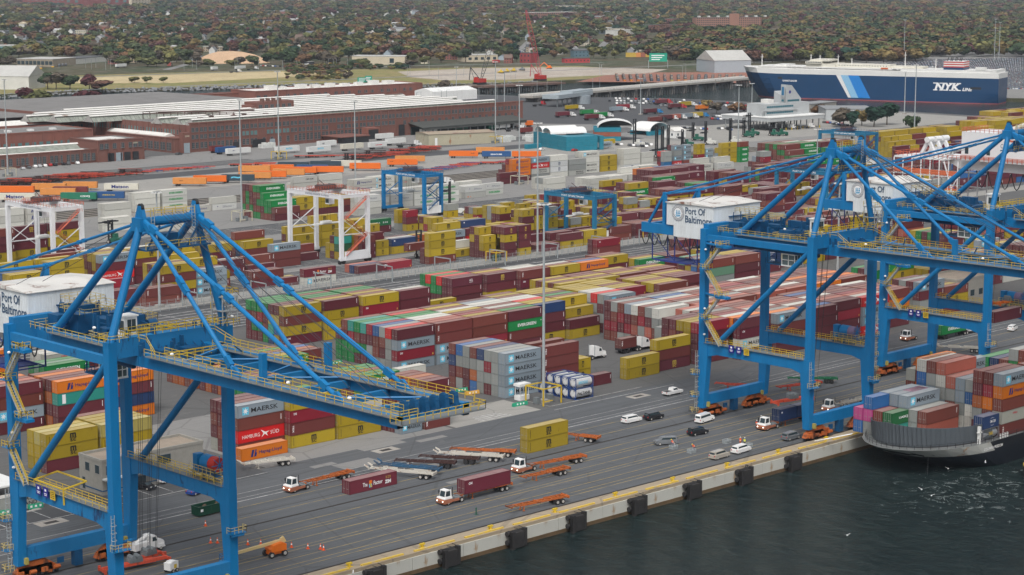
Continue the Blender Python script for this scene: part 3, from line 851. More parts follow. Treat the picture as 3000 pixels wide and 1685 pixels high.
block('three-high row in front of the steel fence', [
 (401.0,445.2,12.7, 'rra rrr rES rEE rES kEE'),
 (414.2,443.6,12.7, 'yrq 3k 3y 3r'),
 (427.2,441.8,12.9, 'rUt 3k 3w 3w'),
 (440.6,441.4,12.9, 'rry 3k 3w'),
 (454.0,441.4,13.0, 'NrH 3b 3k'),
 (467.6,445.2,13.0, 'rry 3k 3k'),
 (486.8,445.6,12.7, 'rE 2y 2k'),(500.4,445.6,12.7, 'rk 2r 2r')], 'rrkyw')
block('yellow and pink roofed block behind the grey tower', [
 (405.0,402.5,12.7, '4y 4k 4y 4k 4y'),(418.2,402.5,12.7, '4y 4k 4y 4k 4k'),(431.4,402.5,12.7, '4k 4y 4k 4k 4y'),(444.6,402.5,12.7, '4k 4k 4y 4r')], 'yrky')
block('row behind the second crane gantry leg', [
 (474.0,404.0,12.7, 'bgpk grrr 4g 4k 4p'),(487.2,404.0,12.7, 'brrk 4k 4y 4y'),(505.0,420.0,12.7, 'rNN rNN 4n 4n 4N'),(518.2,420.0,12.7, 'rNN 4n 4N 4n'),
 (535.0,424.0,12.7, 'ryyy 4y 4y 3y'),(548.2,424.0,12.7, 'yyyy 4y 4k'),(561.4,424.0,12.7, 'ryy 3y 3y 4y')], 'yrkbg')
field('maroon stacks beyond the crane portals', 505,440,9,8,12.7,13.2,1,4, 'rrrrtkaEkyg')
field('mixed stacks beyond the third crane', 510,352,12,9,12.7,13.2,2,4, 'rrkkyygMEw')
field('stacks at the right edge behind the white crane', 600,400,9,9,12.7,13.2,2,4, 'rrrrtkakpEsy')
field('boxes at the far right of the yard', 640,300,10,9,12.7,13.2,1,4, 'rrkkEEpywH')
# left-hand blocks under the first crane
block('stack beside the first crane leg', [
 (239.4,333.9,12.19, 'kSkM rSrk rkrr orkr'), ], 'rkyc')
block('single box at the foot of the grey-topped stack', [(237.2,329.9,12.19, 'H')])
block('four-high stack in the middle of the front row', [
 (249.9+2.0,332.0,12.19, 'ytcy kyry rrcr rrkE')], 'rkyc')
block('two-high yellow pair in the front row', [(264.6,331.5,12.19, 'yy yk EE eE')], 'rkyE')
block('low group under the crane boom tip', [
 (277.6,325.4,6.06, 'M r r g')], 'rkgg')
block('brick-red stack at the boom tip', [
 (284.6,325.2,7.4, 'tttr krrk krrO rkrk rtrk krk'), ], 'rkrt')
block('green-roofed pair left of the lamp mast', [
 (294.0,359.8,12.5, 'eE rE kk eE eE 1E'),(307.2,361.0,9.0, 'gw g')], 'eEk')
block('small orange-brown stack left of the tall block', [
 (291.6,392.5,12.3, 'EE 2y 2b 2k 2E 2k'),(304.4,396.0,6.4, 'bt 2O 2b 2k')], 'kEb')
block('green and rust boxes in the open bay', [
 (272.8,376.0,12.2, 'Et Ek Er kr OO rO Ok rO'),(272.6,397.6,12.3, '2k 2s 2b 2k 2p')], 'kO')
block('yellow trio at the left beside the small office', [
 (202.4,349.3,12.2, 'ryy yyY yyy'),(215.3,349.0,12.4, 'ryY 3y 3y 3y 3k')], 'yrk')
block('orange and turquoise stack left of centre', [
 (224.8,382.2,12.2, 'rrjH OrOr OrOk kgrH 4k'),(237.4,381.2,12.2, 'HnrH rkrk 4k 4r')], 'rOk')
block('brown stack behind the first crane stairs', [
 (211.6,386.6,12.2, 'rMkr 4s 4k 4H'),(198.0,383.0,12.2, 'ctt 3r'),(194.0,371.0,11.0, 'cUU 3r')], 'rks')
block('lettered orange stack behind the crane girder', [
 (226.0,425.0,12.2, 'rkHH gprw 3w'),(239.0,412.0,12.0, 'EEE 3p 3E'),(246.5,424.0,12.2, 'bjo brw 3w')], 'rkwp')
block('maroon boxes behind the first crane house', [
 (259.0,428.0,12.2, 'rr rrr 2s 3w 2k'),(272.2,428.0,12.2, 'rk rk 2w 2s 2b 2y'),(285.4,436.0,12.2, '1A 1w 1k'),(299.0,440.0,12.2, '1A 1y'),(303.0,452.0,12.2, '1y 1r')], 'rks')
# stacking lane one (nearest the fence)
block('two-high pair with coloured square by the fence', [(391.0,506.6,13.2, 'WF')])
block('low maroon boxes left of the lettered pair', [(375.5,514.0,12.7, 'rt rr'),(385.0,511.0,7.0, 'r Y')], 'rt')
block('four-high yellow and maroon stack in the first lane', [
 (340.5,514.2,13.2, 'ryty ykry ygyr gyyy'),(354.0,515.5,12.6, 'MMM MMr 4y'),(360.5,523.5,13.0, 'ky yy')], 'yrkg')
block('maroon and pink boxes beside the first crane mast', [
 (318.0,512.0,12.8, 'rr rU 3c'),(330.8,508.0,12.5, 'kt kk')], 'rkc')
block('four-high yellow-topped stack by the black handler', [(452.0,514.0,12.6, 'kyyy rr')], 'ry')
block('single boxes near the yellow cage', [(468.2,521.0,12.0, 'y rw'),(420.0,514.0,12.5, 'r n s'),(431.0,514.0,13.0, 'c s')], 'yr')
block('short boxes beside the yellow cage', [
 (476.0,509.0,6.06, 'k ryy rrry rryr yrrr r'),(483.0,508.0,6.06, 'rryq yrrr rryt yyry ryr'),(490.2,508.0,6.06, 'yrqq ryyy yyry rryc yy y'),
 (500.0,509.0,12.4, '1r 1k 1r 2r 1y'),(513.4,510.0,12.4, '2r 1k 2r 2k 1y'),(527.0,511.0,12.4, '2y 2r 1y 2r'),(541.0,511.0,12.4, 'kt rr 3y 3r')], 'yrrk')
block('pair of red boxes by the fence on the right', [(511.9,489.4,12.2, 'tc rr')])
field('first lane stacks towards the right', 556,511,16,8,12.7,13.2,1,4, 'rrrtkkyyag')
# stacking lane two
block('yellow block left of the first white gantry', [
 (306.0,546.0,12.7, '3y 3y 3b 4y'),(319.6,546.0,13.0, 'ryyy 4y 3k 4y'),(326.0,558.0,12.7, '3y 4k 3y 3r'),
 (339.6,548.0,13.0, 'rSrM rkyy yrry 4k 4y 4w'),(353.4,549.0,13.0, 'rrty 4k 4y 4w'),(366.8,549.0,12.6, '3y 4y')], 'yyrk')
block('stacks between the two white gantries', [
 (380.0,541.5,12.7, 'rr kg'),(393.5,541.5,12.4, 'r 2k'),(407.0,545.6,12.6, 'ttM g'),(404.6,558.5,12.9, 'yty kn 4k'),(420.0,552.0,12.8, 'r bt'),
 (388.0,560.0,12.6, '3y 3y'),(374.0,562.0,12.6, '3y 3c 3y')], 'yrk')
block('small boxes inside the second white gantry', [
 (444.0,541.0,6.06, 'rrt rOO yyy'),(437.0,546.0,6.06, 'yGjy ryr yy'),(430.6,550.0,6.06, 'yyr yy yry'),(452.0,543.0,6.06, 'yy yyr yyyy ty'),(459.5,543.0,12.4, 'yn ww kr'),(473.0,545.0,12.4, 'yO yy'),
 (486.0,546.0,12.4, 'rM yyy ny'),(499.0,546.0,12.4, 'Sq rnn yyy'),(512.0,548.0,12.6, 'y yy')], 'yyr')
field('yellow short boxes in the second lane', 524,541,14,9,6.06,6.6,0,4, 'yyyyyyrrgq')
field('second lane stacks', 617,541,12,9,12.7,13.2,1,4, 'rrrtkkaay')
# stacking lane three
block('maroon and yellow wall behind the first white gantry', [
 (318.0,610.0,12.9, 'yyrrr 4r'),(331.6,610.0,12.9, 'yyrrk 4r'),(345.2,612.0,12.9, 'yyrrq 4r'),(358.8,612.0,12.9, 'yryyr 4r')], 'ry')
block('yellow boxes behind the second white gantry', [
 (440.0,576.0,12.6, '2y 3y 3y'),(453.0,577.0,12.6, '3y 3y 4y'),(466.0,577.0,12.6, '2y 3y 3y'),(470.0,590.0,12.6, '2r 2r')], 'yyyr')
block('green box on a maroon one', [(488.0,592.0,12.6, 'rA y')], 'y')
field('short yellow boxes in the third lane', 505,575,18,8,6.06,6.6,0,3, 'yyyyyrrcg')
field('third lane stacks', 624,573,12,9,12.7,13.2,1,4, 'rrraatkkyE')
# fourth lane, reefers
block('stepped green stack by the pick-up truck', [
 (486.9,649.8,13.0, 'rt keE kEE krEE EkEkE EkrkE kEkrk rkEEr kEkkr'), ], 'kEre')
block('yellow and maroon row beyond the green stack', [(500.5,655.0,12.7, 'kyy 3y'),(513.8,655.0,12.7, 'ryy'),(527.0,655.0,12.7, 'rky')], 'yrk')
REEF='wwwwZVWPm'
block('wall of white refrigerated boxes at the left', [
 (322.0,687.0,12.9, 'WWWW 4w'),(335.6,687.0,12.9, 'WWWW 4w'),(349.2,684.0,12.9, 'wwww 4w'),(362.8,683.0,12.9, 'wwww 4w'),(376.4,682.0,12.9, 'wwww 4w'),(390.0,681.0,12.9, 'PPPP 4w')], REEF)
block('white boxes beside the lettered cream wall', [
 (417.0,668.0,12.9, 'ww ww'),(430.6,690.0,12.9, 'www 3w'),(444.0,670.0,12.9, 'm w'),(433.0,655.0,12.9, 'w m'),(462.0,716.0,12.9, 'www VVV'),(476.0,716.0,12.9, 'VVV 3w')], REEF)
block('two white boxes under the far mast', [(489.0,697.5,12.9, 'Zw P'),(475.8,697.5,12.9, 'P')], REEF)
block('white boxes behind the second white gantry', [
 (519.0,679.0,13.2, 'wwwwC 4w'),(533.0,679.0,13.2, 'wwwww 4w'),(547.0,672.0,12.9, 'wwPP 4w'),(561.0,676.0,12.9, 'WWWW 4w'),(575.0,676.0,12.9, 'wwoo 4w')], REEF)
block('white boxes inside the blue gantry', [
 (536.0,650.0,12.9, 'wCZ 3w 3w 3w'),(549.6,650.0,12.9, 'wZZ 3w 2w'),(563.2,650.0,12.9, 'VVw 3V'),(576.8,650.0,12.9, 'VVV 3V'),(523.0,640.0,12.9, 'wwZ 3w')], REEF)
block('white boxes on the open pavement', [
 (598.0,655.0,12.9, 'dZ wZ 2w'),(612.0,658.0,12.9, 'VZ w'),(628.0,690.0,12.9, 'w w'),(590.0,676.0,12.9, 'w w')], REEF)
block('white pair with grey lettering near the blue gantry', [(612.0,600.0,6.06, 'wm ww w'),(620.0,600.0,12.4, 'mP')], REEF)
block('orange-lettered stack under the mast', [
 (651.0,688.0,12.6, 'rr'),(663.8,692.6,12.4, 'rHHH rOOc krr kr'),(677.2,692.8,12.4, 'gXSM 4r'),(690.4,693.0,12.4, 'wmmw 4w'),
 (703.6,693.0,12.4, 'Xgg 3g'),(716.8,696.6,12.8, 'WWwW 4w'),(730.6,697.0,12.6, 'yyy 3y'),(745.0,694.0,12.8, 'mwww 4w'),(758.6,694.0,9.5, 'www 2w')], 'wg')
block('white row in front of the orange-lettered stack', [
 (664.0,640.0,12.9, '2w 2w 2w 2w'),(678.0,641.0,12.9, 'Vw 2w 2w'),(691.6,641.0,12.9, 'ww 2w 3w'),(705.2,643.0,12.9, 'WW 3w 3w'),(650.0,655.0,12.9, '2w 2g 2g 2w')], REEF)
block('tall maroon stack near the white row', [
 (673.0,606.0,13.0, 'rq 4r 4r 4r 4r 4H'),(686.8,609.0,13.0, 'rktr 4r 4r 4r 4b'),(700.6,612.0,13.0, 'rraa 4r 4r 4n'),(700.0,592.0,12.6, 'yk rr'),
 (716.0,600.0,12.6, '2r 2k 3r'),(728.0,590.0,12.8, 'yrrr 4t'),(742.0,592.0,12.8, 'krta 4t'),(756.0,594.0,12.8, 'rraa 4r 4r'),(770.0,600.0,12.8, '4a 4r')], 'rrrtr')
block('short boxes near the machinery park', [
 (772.0,690.0,6.06, 'Bgg crS'),(780.0,690.0,6.06, 'SMgM 4r'),(787.4,689.8,6.06, 'kMMM'),(794.6,687.0,6.4, 'kcyy'),(802.0,687.0,6.06, 'MMM'),(809.2,682.0,12.6, 'yyyy 3y'),(822.4,680.0,7.0, 'EEEk'),
 (752.0,650.0,12.8, 'wW 3w'),(766.0,648.0,12.8, 'wZ 3w')], 'gMr')
block('stepped short boxes left of the green pile', [
 (789.4,628.0,6.06, 'b r'),(789.4,631.0,6.3, 'gc kr'),(786.0,634.5,6.06, 'grcg gkrg rkM gr g'),(793.0,632.0,6.06, 'gS rr gM')], 'grk')
block('green-lettered pile with stepped front', [
 (800.0,622.0,13.1, 'eE kr eee keet krkEt kEkek kEkkE 5k 5e 5k 5k'),(813.6,622.0,13.1, 'kr Er EEE eeEE EEEEE 5k 5e 5p 5w 5k 5k'),(827.2,622.0,13.1, 'eE eEE EEEE EEEEr 5k 5p 5w 5w 5k'),(840.8,624.0,13.1, '3k 4E 5k 5t 5w 5k 5k')], 'kEer')
block('far yellow stacks at the water side', [
 (905.0,640.0,12.9, '2y 3y 4y 5y 5y 5y 5r'),(918.6,640.0,12.9, 'ry rry 4y 5y 5y 5y'),(932.2,640.0,12.9, '2r 3r 4t 5y 5y'),(945.8,645.0,12.9, '4y 5y 5r 5y'),(962.0,640.0,12.9, '4y 5y 5y 5y 5r 5y'),
 (975.6,628.0,12.9, '5y 5y 6y 5y 6y 6y 6r'),(989.2,628.0,12.9, 'ryynyy 6y 6y 6r 6y 6y'),(1002.8,628.0,12.9, '6y 6y 6y 6y 6y'),(1018.0,628.0,12.9, '5y 6y 6r 6y 6y 6y'),(1031.6,628.0,12.9, '6y 6y 6y 6y 6k'),(1045.2,628.0,12.9, '5t 6y 6y 6k 6y'),
 (1058.8,628.0,12.9, '6y 6k 6y 6y 6k'),(1072.4,628.0,12.9, '6y 6k 6y 6k 6y'),(1086.0,628.0,12.9, '6y 6y 6k 6k 6y')], 'yyyrtyry')
field('far yellow stacks behind', 1040,655,10,10,12.9,13.4,5,6, 'yyyyrkyyt')
field('maroon stacks before the far yellow ones', 860,585,8,9,12.9,13.6,2,4, 'rrrraatckn')
field('maroon stacks near the white crane', 760,520,12,8,12.9,13.3,1,4, 'rrrraatkkb')
field('maroon stacks under the far gantry', 700,552,5,6,12.9,13.3,2,4, 'rrrraatkky')
field('boxes behind the white crane', 900,480,10,10,12.9,13.3,2,4, 'rrrkknypE')
# ============================================================ ship-to-shore cranes
def lettering(name, items, mat_, parent):
 """flat letters on a wall facing -X (plane given by x) : (text, y0, y1, z0, z1, bold)"""
 mb=MB()
 for s, x, y0, y1, z0, z1, bold in items:
  v, f=text_arrays(s, bold)
  mb.add([(x, y0+(y1-y0)*a, z0+(z1-z0)*b) for a, b in v], f)
 return mb.build(name,[mat_], parent)
ROOFW=rusty('crane_house_roof', (0.62,0.61,0.58),(0.20,0.10,0.07),0.42,0.25)
HOUSEW=mat('crane_house_wall', (0.66,0.70,0.72),0.55, dirt=0.22, dcol=(0.36,0.36,0.34), scale=0.7, streak=True)
YS, YL=259.2,289.7
def sts_crane(xn, name_tail, order, worn):
 # local frame: X 0=near leg plane,22=far leg plane; Y absolute
 root=empty('quay_crane', (xn,0,0), label=f'tall blue ship-to-shore crane with white lettered machinery house, {name_tail}', cat='quay crane', group='blue ship-to-shore cranes on the quay')
 B=BLUE_OLD if worn else BLUE
 W_=22.0
 GZ0, GZ1=40.9,43.2
 # legs
 for sx, x in ((0,0.0),(1, W_)):
  for yy, s in ((YS,-1),(YL,1)):
   mb=MB()
   top=45.2 if s < 0 else 44.2
   yo=yy-0.75*1 if s > 0 else yy-0.75
   mb.box(x-.75, yy-.8,18.0, x+.75, yy+.8, top)
   # lower part spreads towards the other leg and tapers to the foot
   inn=-s
   y0t, y1t=(yy-.8, yy+1.9) if s < 0 else (yy-1.9, yy+.8)
   y0b, y1b=(yy-.8, yy+.9) if s < 0 else (yy-.9, yy+.8)
   mb.taper((x-.78, y0b, x+.78, y1b),2.6,(x-.78, y0t, x+.78, y1t),14.8)
   mb.box(x-.8, y0t-.003,14.8, x+.8, y1t+.003,18.1)
   mb.build('leg', [BLUE], root)
 # portal beams (across, at 16-18 m), sill beams (along the quay), upper cross beams
 for x in (0.0, W_):
  mb=MB(); mb.box(x-.62, YS+1.9,15.6, x+.62, YL-1.9,18.0)
  mb.extr([(YS+1.9,14.9),(YS+4.6,15.6),(YS+1.9,15.6)], 'x', x-.6, x+.6); mb.extr([(YL-1.9,14.9),(YL-1.9,15.6),(YL-4.6,15.6)], 'x', x-.6, x+.6)
  for k in range(12): mb.box(x-.66, YS+3+2.1*k,15.75, x-.62, YS+3.12+2.1*k,17.9)
  mb.build('portal_beam', [B], root)
 for yy in (YS, YL):
  mb=MB(); mb.box(.78, yy-.7,3.2, W_-.78, yy+.7,5.6)
  for k in range(6): mb.box(2.5+3.4*k, yy-.73,3.3,2.62+3.4*k, yy-.7,5.5)
  mb.build('sill_beam', [B], root)
 mb=MB(); mb.box(.76, YS-.75,42.6, W_-.76, YS+.95,45.6); mb.build('upper_cross_beam', [B], root)
 mb=MB(); mb.box(.76, YL-.8,41.4, W_-.76, YL+.8,44.4)
 mb.box(.3, YL-.75,43.9,8.0, YL+.75,45.2); mb.build('upper_cross_beam', [B], root)
 # upper side ties from leg to leg
 for x in (0.0, W_):
  mb=MB(); mb.box(x-.45, YS+.8,41.5, x+.45, YL-.8,42.9); mb.build('side_tie', [B], root)
  mb=MB(); mb.tube((x, YL-4.5,18.4),(x, YS+.6,42.0),.62,12); mb.build('diagonal_brace', [BLUE], root)
 # twin girders and boom
 XB=(5.1,17.1)
 for x in XB:
  mb=MB(); mb.box(x-.55, YS-.8, GZ0, x+.55,313.5, GZ1); mb.build('girder', [B], root)
  mb=MB(); mb.extr([(YS-1.0, GZ0),(YS-1.0, GZ1),(196.0, GZ1-.1),(196.0, GZ0+.5)], 'x', x-.5, x+.5)
  mb.box(x-.56,196, GZ0+.5, x+.56,196.4, GZ1)
  mb.build('boom', [BLUE], root)
 mb=MB()
 for y in (313.2,305,296,283,275,268): mb.box(XB[0]+.55, y-.4, GZ0+.6, XB[1]-.55, y+.4, GZ1-.4)
 for y in (250,241,231,221,212,204,197): mb.box(XB[0]+.5, y-.35, GZ0+.7, XB[1]-.5, y+.35, GZ1-.5)
 mb.each('cross_member', [B], root)
 mb=MB()
 for k, y in enumerate((250,231,212)): mb.tube((XB[0]+.6, y, GZ1-.2),(XB[1]-.6, y-9.5, GZ1-.2),.16,6)
 for y in (229,247): mb.tube((XB[0]+.8, y, GZ1+.1),(XB[0]+4.5, y-3, GZ1+1.9),.13,6); mb.tube((XB[1]-.8, y, GZ1+.1),(XB[1]-4.5, y-3, GZ1+1.9),.13,6)
 mb.each('boom_bracing', [BLUE], root)
 for x in XB:
  for y in (226.5,):
   mb=MB(); mb.box(x-.45, y-.45, GZ1, x+.45, y+.45, GZ1+4.2); mb.build('boom_post', [BLUE], root)
 # A-frame
 AX=(6.4,16.6); AZ=63.6
 for x, xf in zip(AX,(0.2, W_-.2)):
  mb=MB(); mb.tube((xf, YS,45.0),(x, YS, AZ),.68,14, r2=.6); mb.build('a_frame_front_leg', [BLUE], root)
 for x, xf in zip(AX, XB):
  mb=MB(); mb.tube((xf,283.5,43.3),(x, YS+1.0, AZ-.6),.66,14, r2=.6)
  mb.sphere((xf,283.5,43.4),.95,8,6); mb.build('a_frame_back_leg', [BLUE], root)
 mb=MB()
 for x in AX:
  mb.box(x-.9, YS-1.1, AZ-1.6, x+.9, YS+1.3, AZ+.5)
  mb.extr([(YS-1.0, AZ+.5),(YS+1.2, AZ+.5),(YS+.4, AZ+2.4),(YS-.4, AZ+2.4)], 'x', x-.35, x+.35)
 mb.tube((AX[0], YS, AZ-.2),(AX[1], YS, AZ-.2),.75,14)
 mb.build('apex', [BLUE], root)
 mb=MB()
 for x in AX: mb.tube((x-.25, YS, AZ+2.1),(x+.25, YS, AZ+2.1),.65,12)
 mb.each('sheave', [BLACKM], root)
 mb=MB(); mb.box(AX[0]-.5, YS-1.9, AZ-4.6, AX[1]+1.5, YS+1.9, AZ-4.35,0)
 for k in range(5):
  mb.beam((AX[0]+2.5*k, YS-1.4, AZ-4.4),(AX[0]+2.5*(k+1 if k < 4 else k), YS-1.4, AZ-.8),.25,.25,0)
 mb.box(AX[0]+3.5, YS-.9, AZ-4.3, AX[0]+6.2, YS+.9, AZ-2.2,0)
 mb.build('apex_platform', [MACH], root)
 mb=MB()
 mb.rail([(AX[0]-.5, YS-1.9, AZ-4.35),(AX[1]+1.5, YS-1.9, AZ-4.35),(AX[1]+1.5, YS+1.9, AZ-4.35)])
 mb.rail([(AX[0]+1, YS-1.1, AZ+.6),(AX[1]-1, YS-1.1, AZ+.6)]); mb.rail([(AX[0]+1, YS+1.1, AZ+.6),(AX[1]-1, YS+1.1, AZ+.6)])
 mb.rail([(AX[1]+.8, YS-1.3, AZ-2.6),(AX[1]+2.6, YS-1.3, AZ-2.6),(AX[1]+2.6, YS+1, AZ-2.6)])
 mb.build('apex_railing', [YEL], root)
 mb=MB()
 for x in (AX[1]-1.3, AX[0]+1.3):
  for s in (-.3,.3): mb.beam((x+s, YS-1.3, AZ-5),(x+s, YS-1.3, AZ+2),.08)
  for k in range(12): mb.beam((x-.3, YS-1.3, AZ-4.8+.55*k),(x+.3, YS-1.3, AZ-4.8+.55*k),.07)
 mb.build('apex_ladder', [GALV], root)
 # forestays, inner and outer, with pin joints; backstays
 for x, xa in zip(XB, AX):
  for y in (233.5,209.5):
   mb=MB(); a=Vector((xa, YS-.6, AZ+.2)); b=Vector((x, y, GZ1+.5))
   mb.tube(a, b,.36,8)
   for t in (.06,.42,.47,.94):
    p=a.lerp(b, t); d=(b-a).normalized()*.9
    mb.beam(p-d, p+d,.72,.95)
   mb.extr([(y-1.6, GZ1),(y+1.6, GZ1),(y+.2, GZ1+1.2),(y-.2, GZ1+1.2)], 'x', x-.25, x+.25)
   mb.build('forestay', [BLUE], root)
  mb=MB(); a=Vector((xa, YS+.8, AZ-.4)); b=Vector((x,306.5,50.4))
  mb.tube(a, b,.24,8)
  for t in (.03,.33,.36,.65,.68,.97):
   p=a.lerp(b, t); d=(b-a).normalized()*.35
   mb.beam(p-d, p+d,.62,.62)
  mb.build('backstay', [BLUE], root)
 mb=MB()
 for x in XB:
  mb.box(x-.4,306.2,43.1, x+.4,307.0,50.8); mb.beam((x,306.8,50.2),(x,311.5,43.3),.55,.55)
 mb.tube((XB[0],306.6,50.4),(XB[1],306.6,50.4),.28,8)
 mb.build('backstay_frame', [BLUE], root)
 # hoist ropes
 mb=MB()
 for k in range(4):
  x=AX[0]+3+1.3*k
  mb.tube((x, YS-1, AZ+1.2),(XB[0]+2+2.4*k,214-2*k, GZ1+.6),.045,4)
  mb.tube((x+.5, YS-1, AZ+1.2),(XB[0]+2+2.4*k,203, GZ1+.6),.045,4)
 for k in range(2): mb.tube((AX[0]+3*k, YS+1, AZ),(XB[0]+5*k,296,49.5),.045,4)
 mb.build('hoist_rope', [ROPE], root)
 # machinery house
 hx0, hx1, hy0, hy1, hz0, hz1=4.2,21.0,290.9,305.2,43.4,48.6
 hs=MB()
 hs.box(hx0, hy0, hz0, hx1, hy1, hz1,0)
 hs.box(hx0,292.8, hz0-2.6, hx1, hy1-2.2, hz0,0)
 n=26
 for k in range(n): hs.box(hx0-.05, hy0+.2+(hy1-hy0-.4)*k/n, hz0+.1, hx0, hy0+.28+(hy1-hy0-.4)*k/n, hz1-.1,0)
 for k in range(32): hs.box(hx0+.2+(hx1-hx0-.4)*k/32, hy0-.05, hz0+.1, hx0+.28+(hx1-hx0-.4)*k/32, hy0, hz1-.1,0)
 h=hs.build('machinery_house', [HOUSEW], root)
 ym=(hy0+hy1)/2
 rf=MB(); rf.extr([(hy0-.3, hz1),(hy1+.3, hz1),(hy1+.3, hz1+.12),(ym, hz1+.65),(hy0-.3, hz1+.12)], 'x', hx0-.3, hx1+.3)
 rf.build('roof', [ROOFW], h)
 # seal and name on the wall that faces along the quay
 xw=hx0-.09
 cyc, czc, cr=301.6,46.4,1.9
 seal=MB()
 def disc(r, x, m, n=28, c=(cyc, czc)):
  seal.add([(x, c[0]-r*math.cos(2*PI*i/n), c[1]+r*math.sin(2*PI*i/n)) for i in range(n)],[tuple(range(n))], m)
 disc(cr, xw,0); disc(cr*.93, xw-.01,1); disc(cr*.88, xw-.02,2); disc(cr*.62, xw-.03,1)
 for k in range(26):
  t=2*PI*k/26; q=.75*cr
  seal.add([(xw-.035, cyc+q*math.cos(t)+a, czc+q*math.sin(t)+b) for a, b in ((-.1,-.1),(.1,-.1),(.1,.1),(-.1,.1))],[(0,1,2,3)],1)
 def sp(poly, m): seal.add([(xw-.045, cyc-a*cr*.6, czc+b*cr*.6) for a, b in poly],[tuple(range(len(poly)))], m)
 sp([(-.7,-.35),(.75,-.35),(.55,-.6),(-.5,-.6)],3)
 for a in (-.55,-.1,.35):
  sp([(a,-.25),(a+.38,-.2),(a+.3,.15),(a+.03,.2)],3); sp([(a+.03,.25),(a+.3,.2),(a+.22,.55),(a+.05,.6)],3)
 sp([(-.8,-.7),(.8,-.7),(.6,-.8),(-.6,-.8)],3)
 seal.build('seal', [LC['D'], PLAINWHITE, mat('seal_grey', (.20,.22,.24),.6, dirt=0), mat('seal_blue', (.05,.30,.52),.6, dirt=0)], h)
 def rev(s, y0, y1, z0, z1, bold):
  v, f=text_arrays(s, bold)
  return [(xw, y0-(y0-y1)*a, z0+(z1-z0)*b) for a, b in v], f
 lt=MB()
 for s, y0, y1, z0, z1, bo in (('Port Of', 299.35,293.3,46.35,48.0,.022),('Baltimore', 299.4,291.2,44.35,46.05,.022)):
  v, f=rev(s, y0, y1, z0, z1, bo); lt.add(v, f)
 # small serifs under and over the stems of the letters
 lt.build('lettering', [mat('house_letter_slate', (.055,.10,.17),.6, dirt=.1)], h)
 mb=MB(); mb.box(9.5, hy0-.5,46.0,15.5, hy0-.05,46.15); mb.box(9.6, hy0-1.4,44.8,15.4, hy0-1.3,45.3,0)
 for x in (9.6,12.2,15.2): mb.beam((x, hy0-1.5,43.3),(x, hy0-1.5,47.2),.14)
 mb.build('roof_davit', [MACH], root)
 wk=MB(); wk.box(hx0-.1, hy0-2.2,43.3, hx1, hy0-.05,43.42)
 wk.build('house_walkway', [GALVD], root)
 mb=MB(); mb.rail([(hx0-.1, hy0-2.2,43.4),(hx1, hy0-2.2,43.4),(hx1, hy0-.3,43.4)]); mb.rail([(hx0-.1, hy0-2.2,43.4),(hx0-.1, hy0-.1,43.4)])
 mb.build('house_railing', [YELOLD], root)
 # walkways and railings along girders and boom, crooked and broken into lengths
 gw=MB()
 for s, x in ((-1, XB[0]),(1, XB[1])):
  xo=x+s*1.6; xi=x+s*.55
  gw.box(min(xo,xi),262, GZ1-.2, max(xo,xi),284, GZ1-.08)
  gw.box(min(xo,xi),196, GZ1-.2, max(xo,xi),255, GZ1-.08)
  gw.box(min(x-s*.55,x-s*1.5),197, GZ1-.22, max(x-s*.55,x-s*1.5),254, GZ1-.1)
 gw.box(XB[0]-1.6,193.8, GZ1-.9, XB[1]+1.6,196.2, GZ1-.7)
 gw.each('walkway', [GALVD], root)
 for s, x in ((-1, XB[0]),(1, XB[1])):
  xo=x+s*1.6; mb=MB()
  mb.rail([(xo,284, GZ1),(xo,262, GZ1)]); mb.rail([(xo,255, GZ1),(xo,230, GZ1),(xo,196, GZ1)]); mb.rail([(x-s*1.5,254, GZ1),(x-s*1.5,197, GZ1)])
  mb.rail([(x+s*.5,262, GZ1+1.7),(x+s*.5,256, GZ1+1.7),(x+s*1.6,252, GZ1)])
  mb.build('railing', [YEL], root)
 mb=MB(); z=GZ1-.7
 mb.rail([(XB[0]-1.6,196.2, z),(XB[0]-1.6,193.8, z),(XB[1]+1.6,193.8, z),(XB[1]+1.6,196.2, z)], step=1.4)
 mb.rail([(XB[0]+.6,198.6, GZ1),(XB[1]-.6,198.6, GZ1)], step=1.6)
 mb.rail([(XB[0]-1.6,197, GZ1+.2),(XB[0]-1.6,194.2, GZ1+.2),(XB[0]+1.6,194.2, GZ1+.2)], h=.9)
 mb.build('boom_tip_railing', [YEL], root)
 mb=MB()
 for k in range(6):
  x=XB[0]+1.5+1.8*k
  mb.extr([(196.4, GZ1-1.2),(198.2, GZ1-1.2),(197.9, GZ1+1.4),(196.8, GZ1+1.5)], 'x', x, x+.7)
  mb.tube((x+.2,197.4, GZ1+.9),(x+.5,197.4, GZ1+.9),.75,10)
 mb.each('tip_sheave_block', [MACH], root,2)
 # trolley drive and machinery between the girders
 r=random.Random(5+order)
 mb=MB()
 mb.box(XB[0]+.8,270, GZ1-.6, XB[1]-.8,286, GZ1-.4)
 for (x0, y0, z0, x1, y1, z1) in ((6.5,279,43,9.5,283,46.2),(10.5,277,43,12.6,281,45.2),(13.2,280,43,16,286,45.6),(7,271,43,9,274,44.8),(11,270.5,43,14,273,44.4),(9.8,283.5,43,12.8,287,46.8),(14.2,273,43,15.6,277,46.0),(6.2,285,43,8.2,288,45.4)):
  mb.box(x0, y0, z0, x1, y1, z1)
 for k in range(22):
  x=r.uniform(6,16.5); y=r.uniform(268,288); w=r.uniform(.2,.8)
  mb.box(x, y,43, x+w, y+w,43+r.uniform(.8,4.2))
 for k in range(8): mb.tube((r.uniform(6,16), r.uniform(268,287),43.5+r.uniform(0,2)),(r.uniform(6,16), r.uniform(268,287),43.5+r.uniform(0,2)),.12,5)
 mb.tube((16.5,274,44),(18.2,274,44),.9,12)
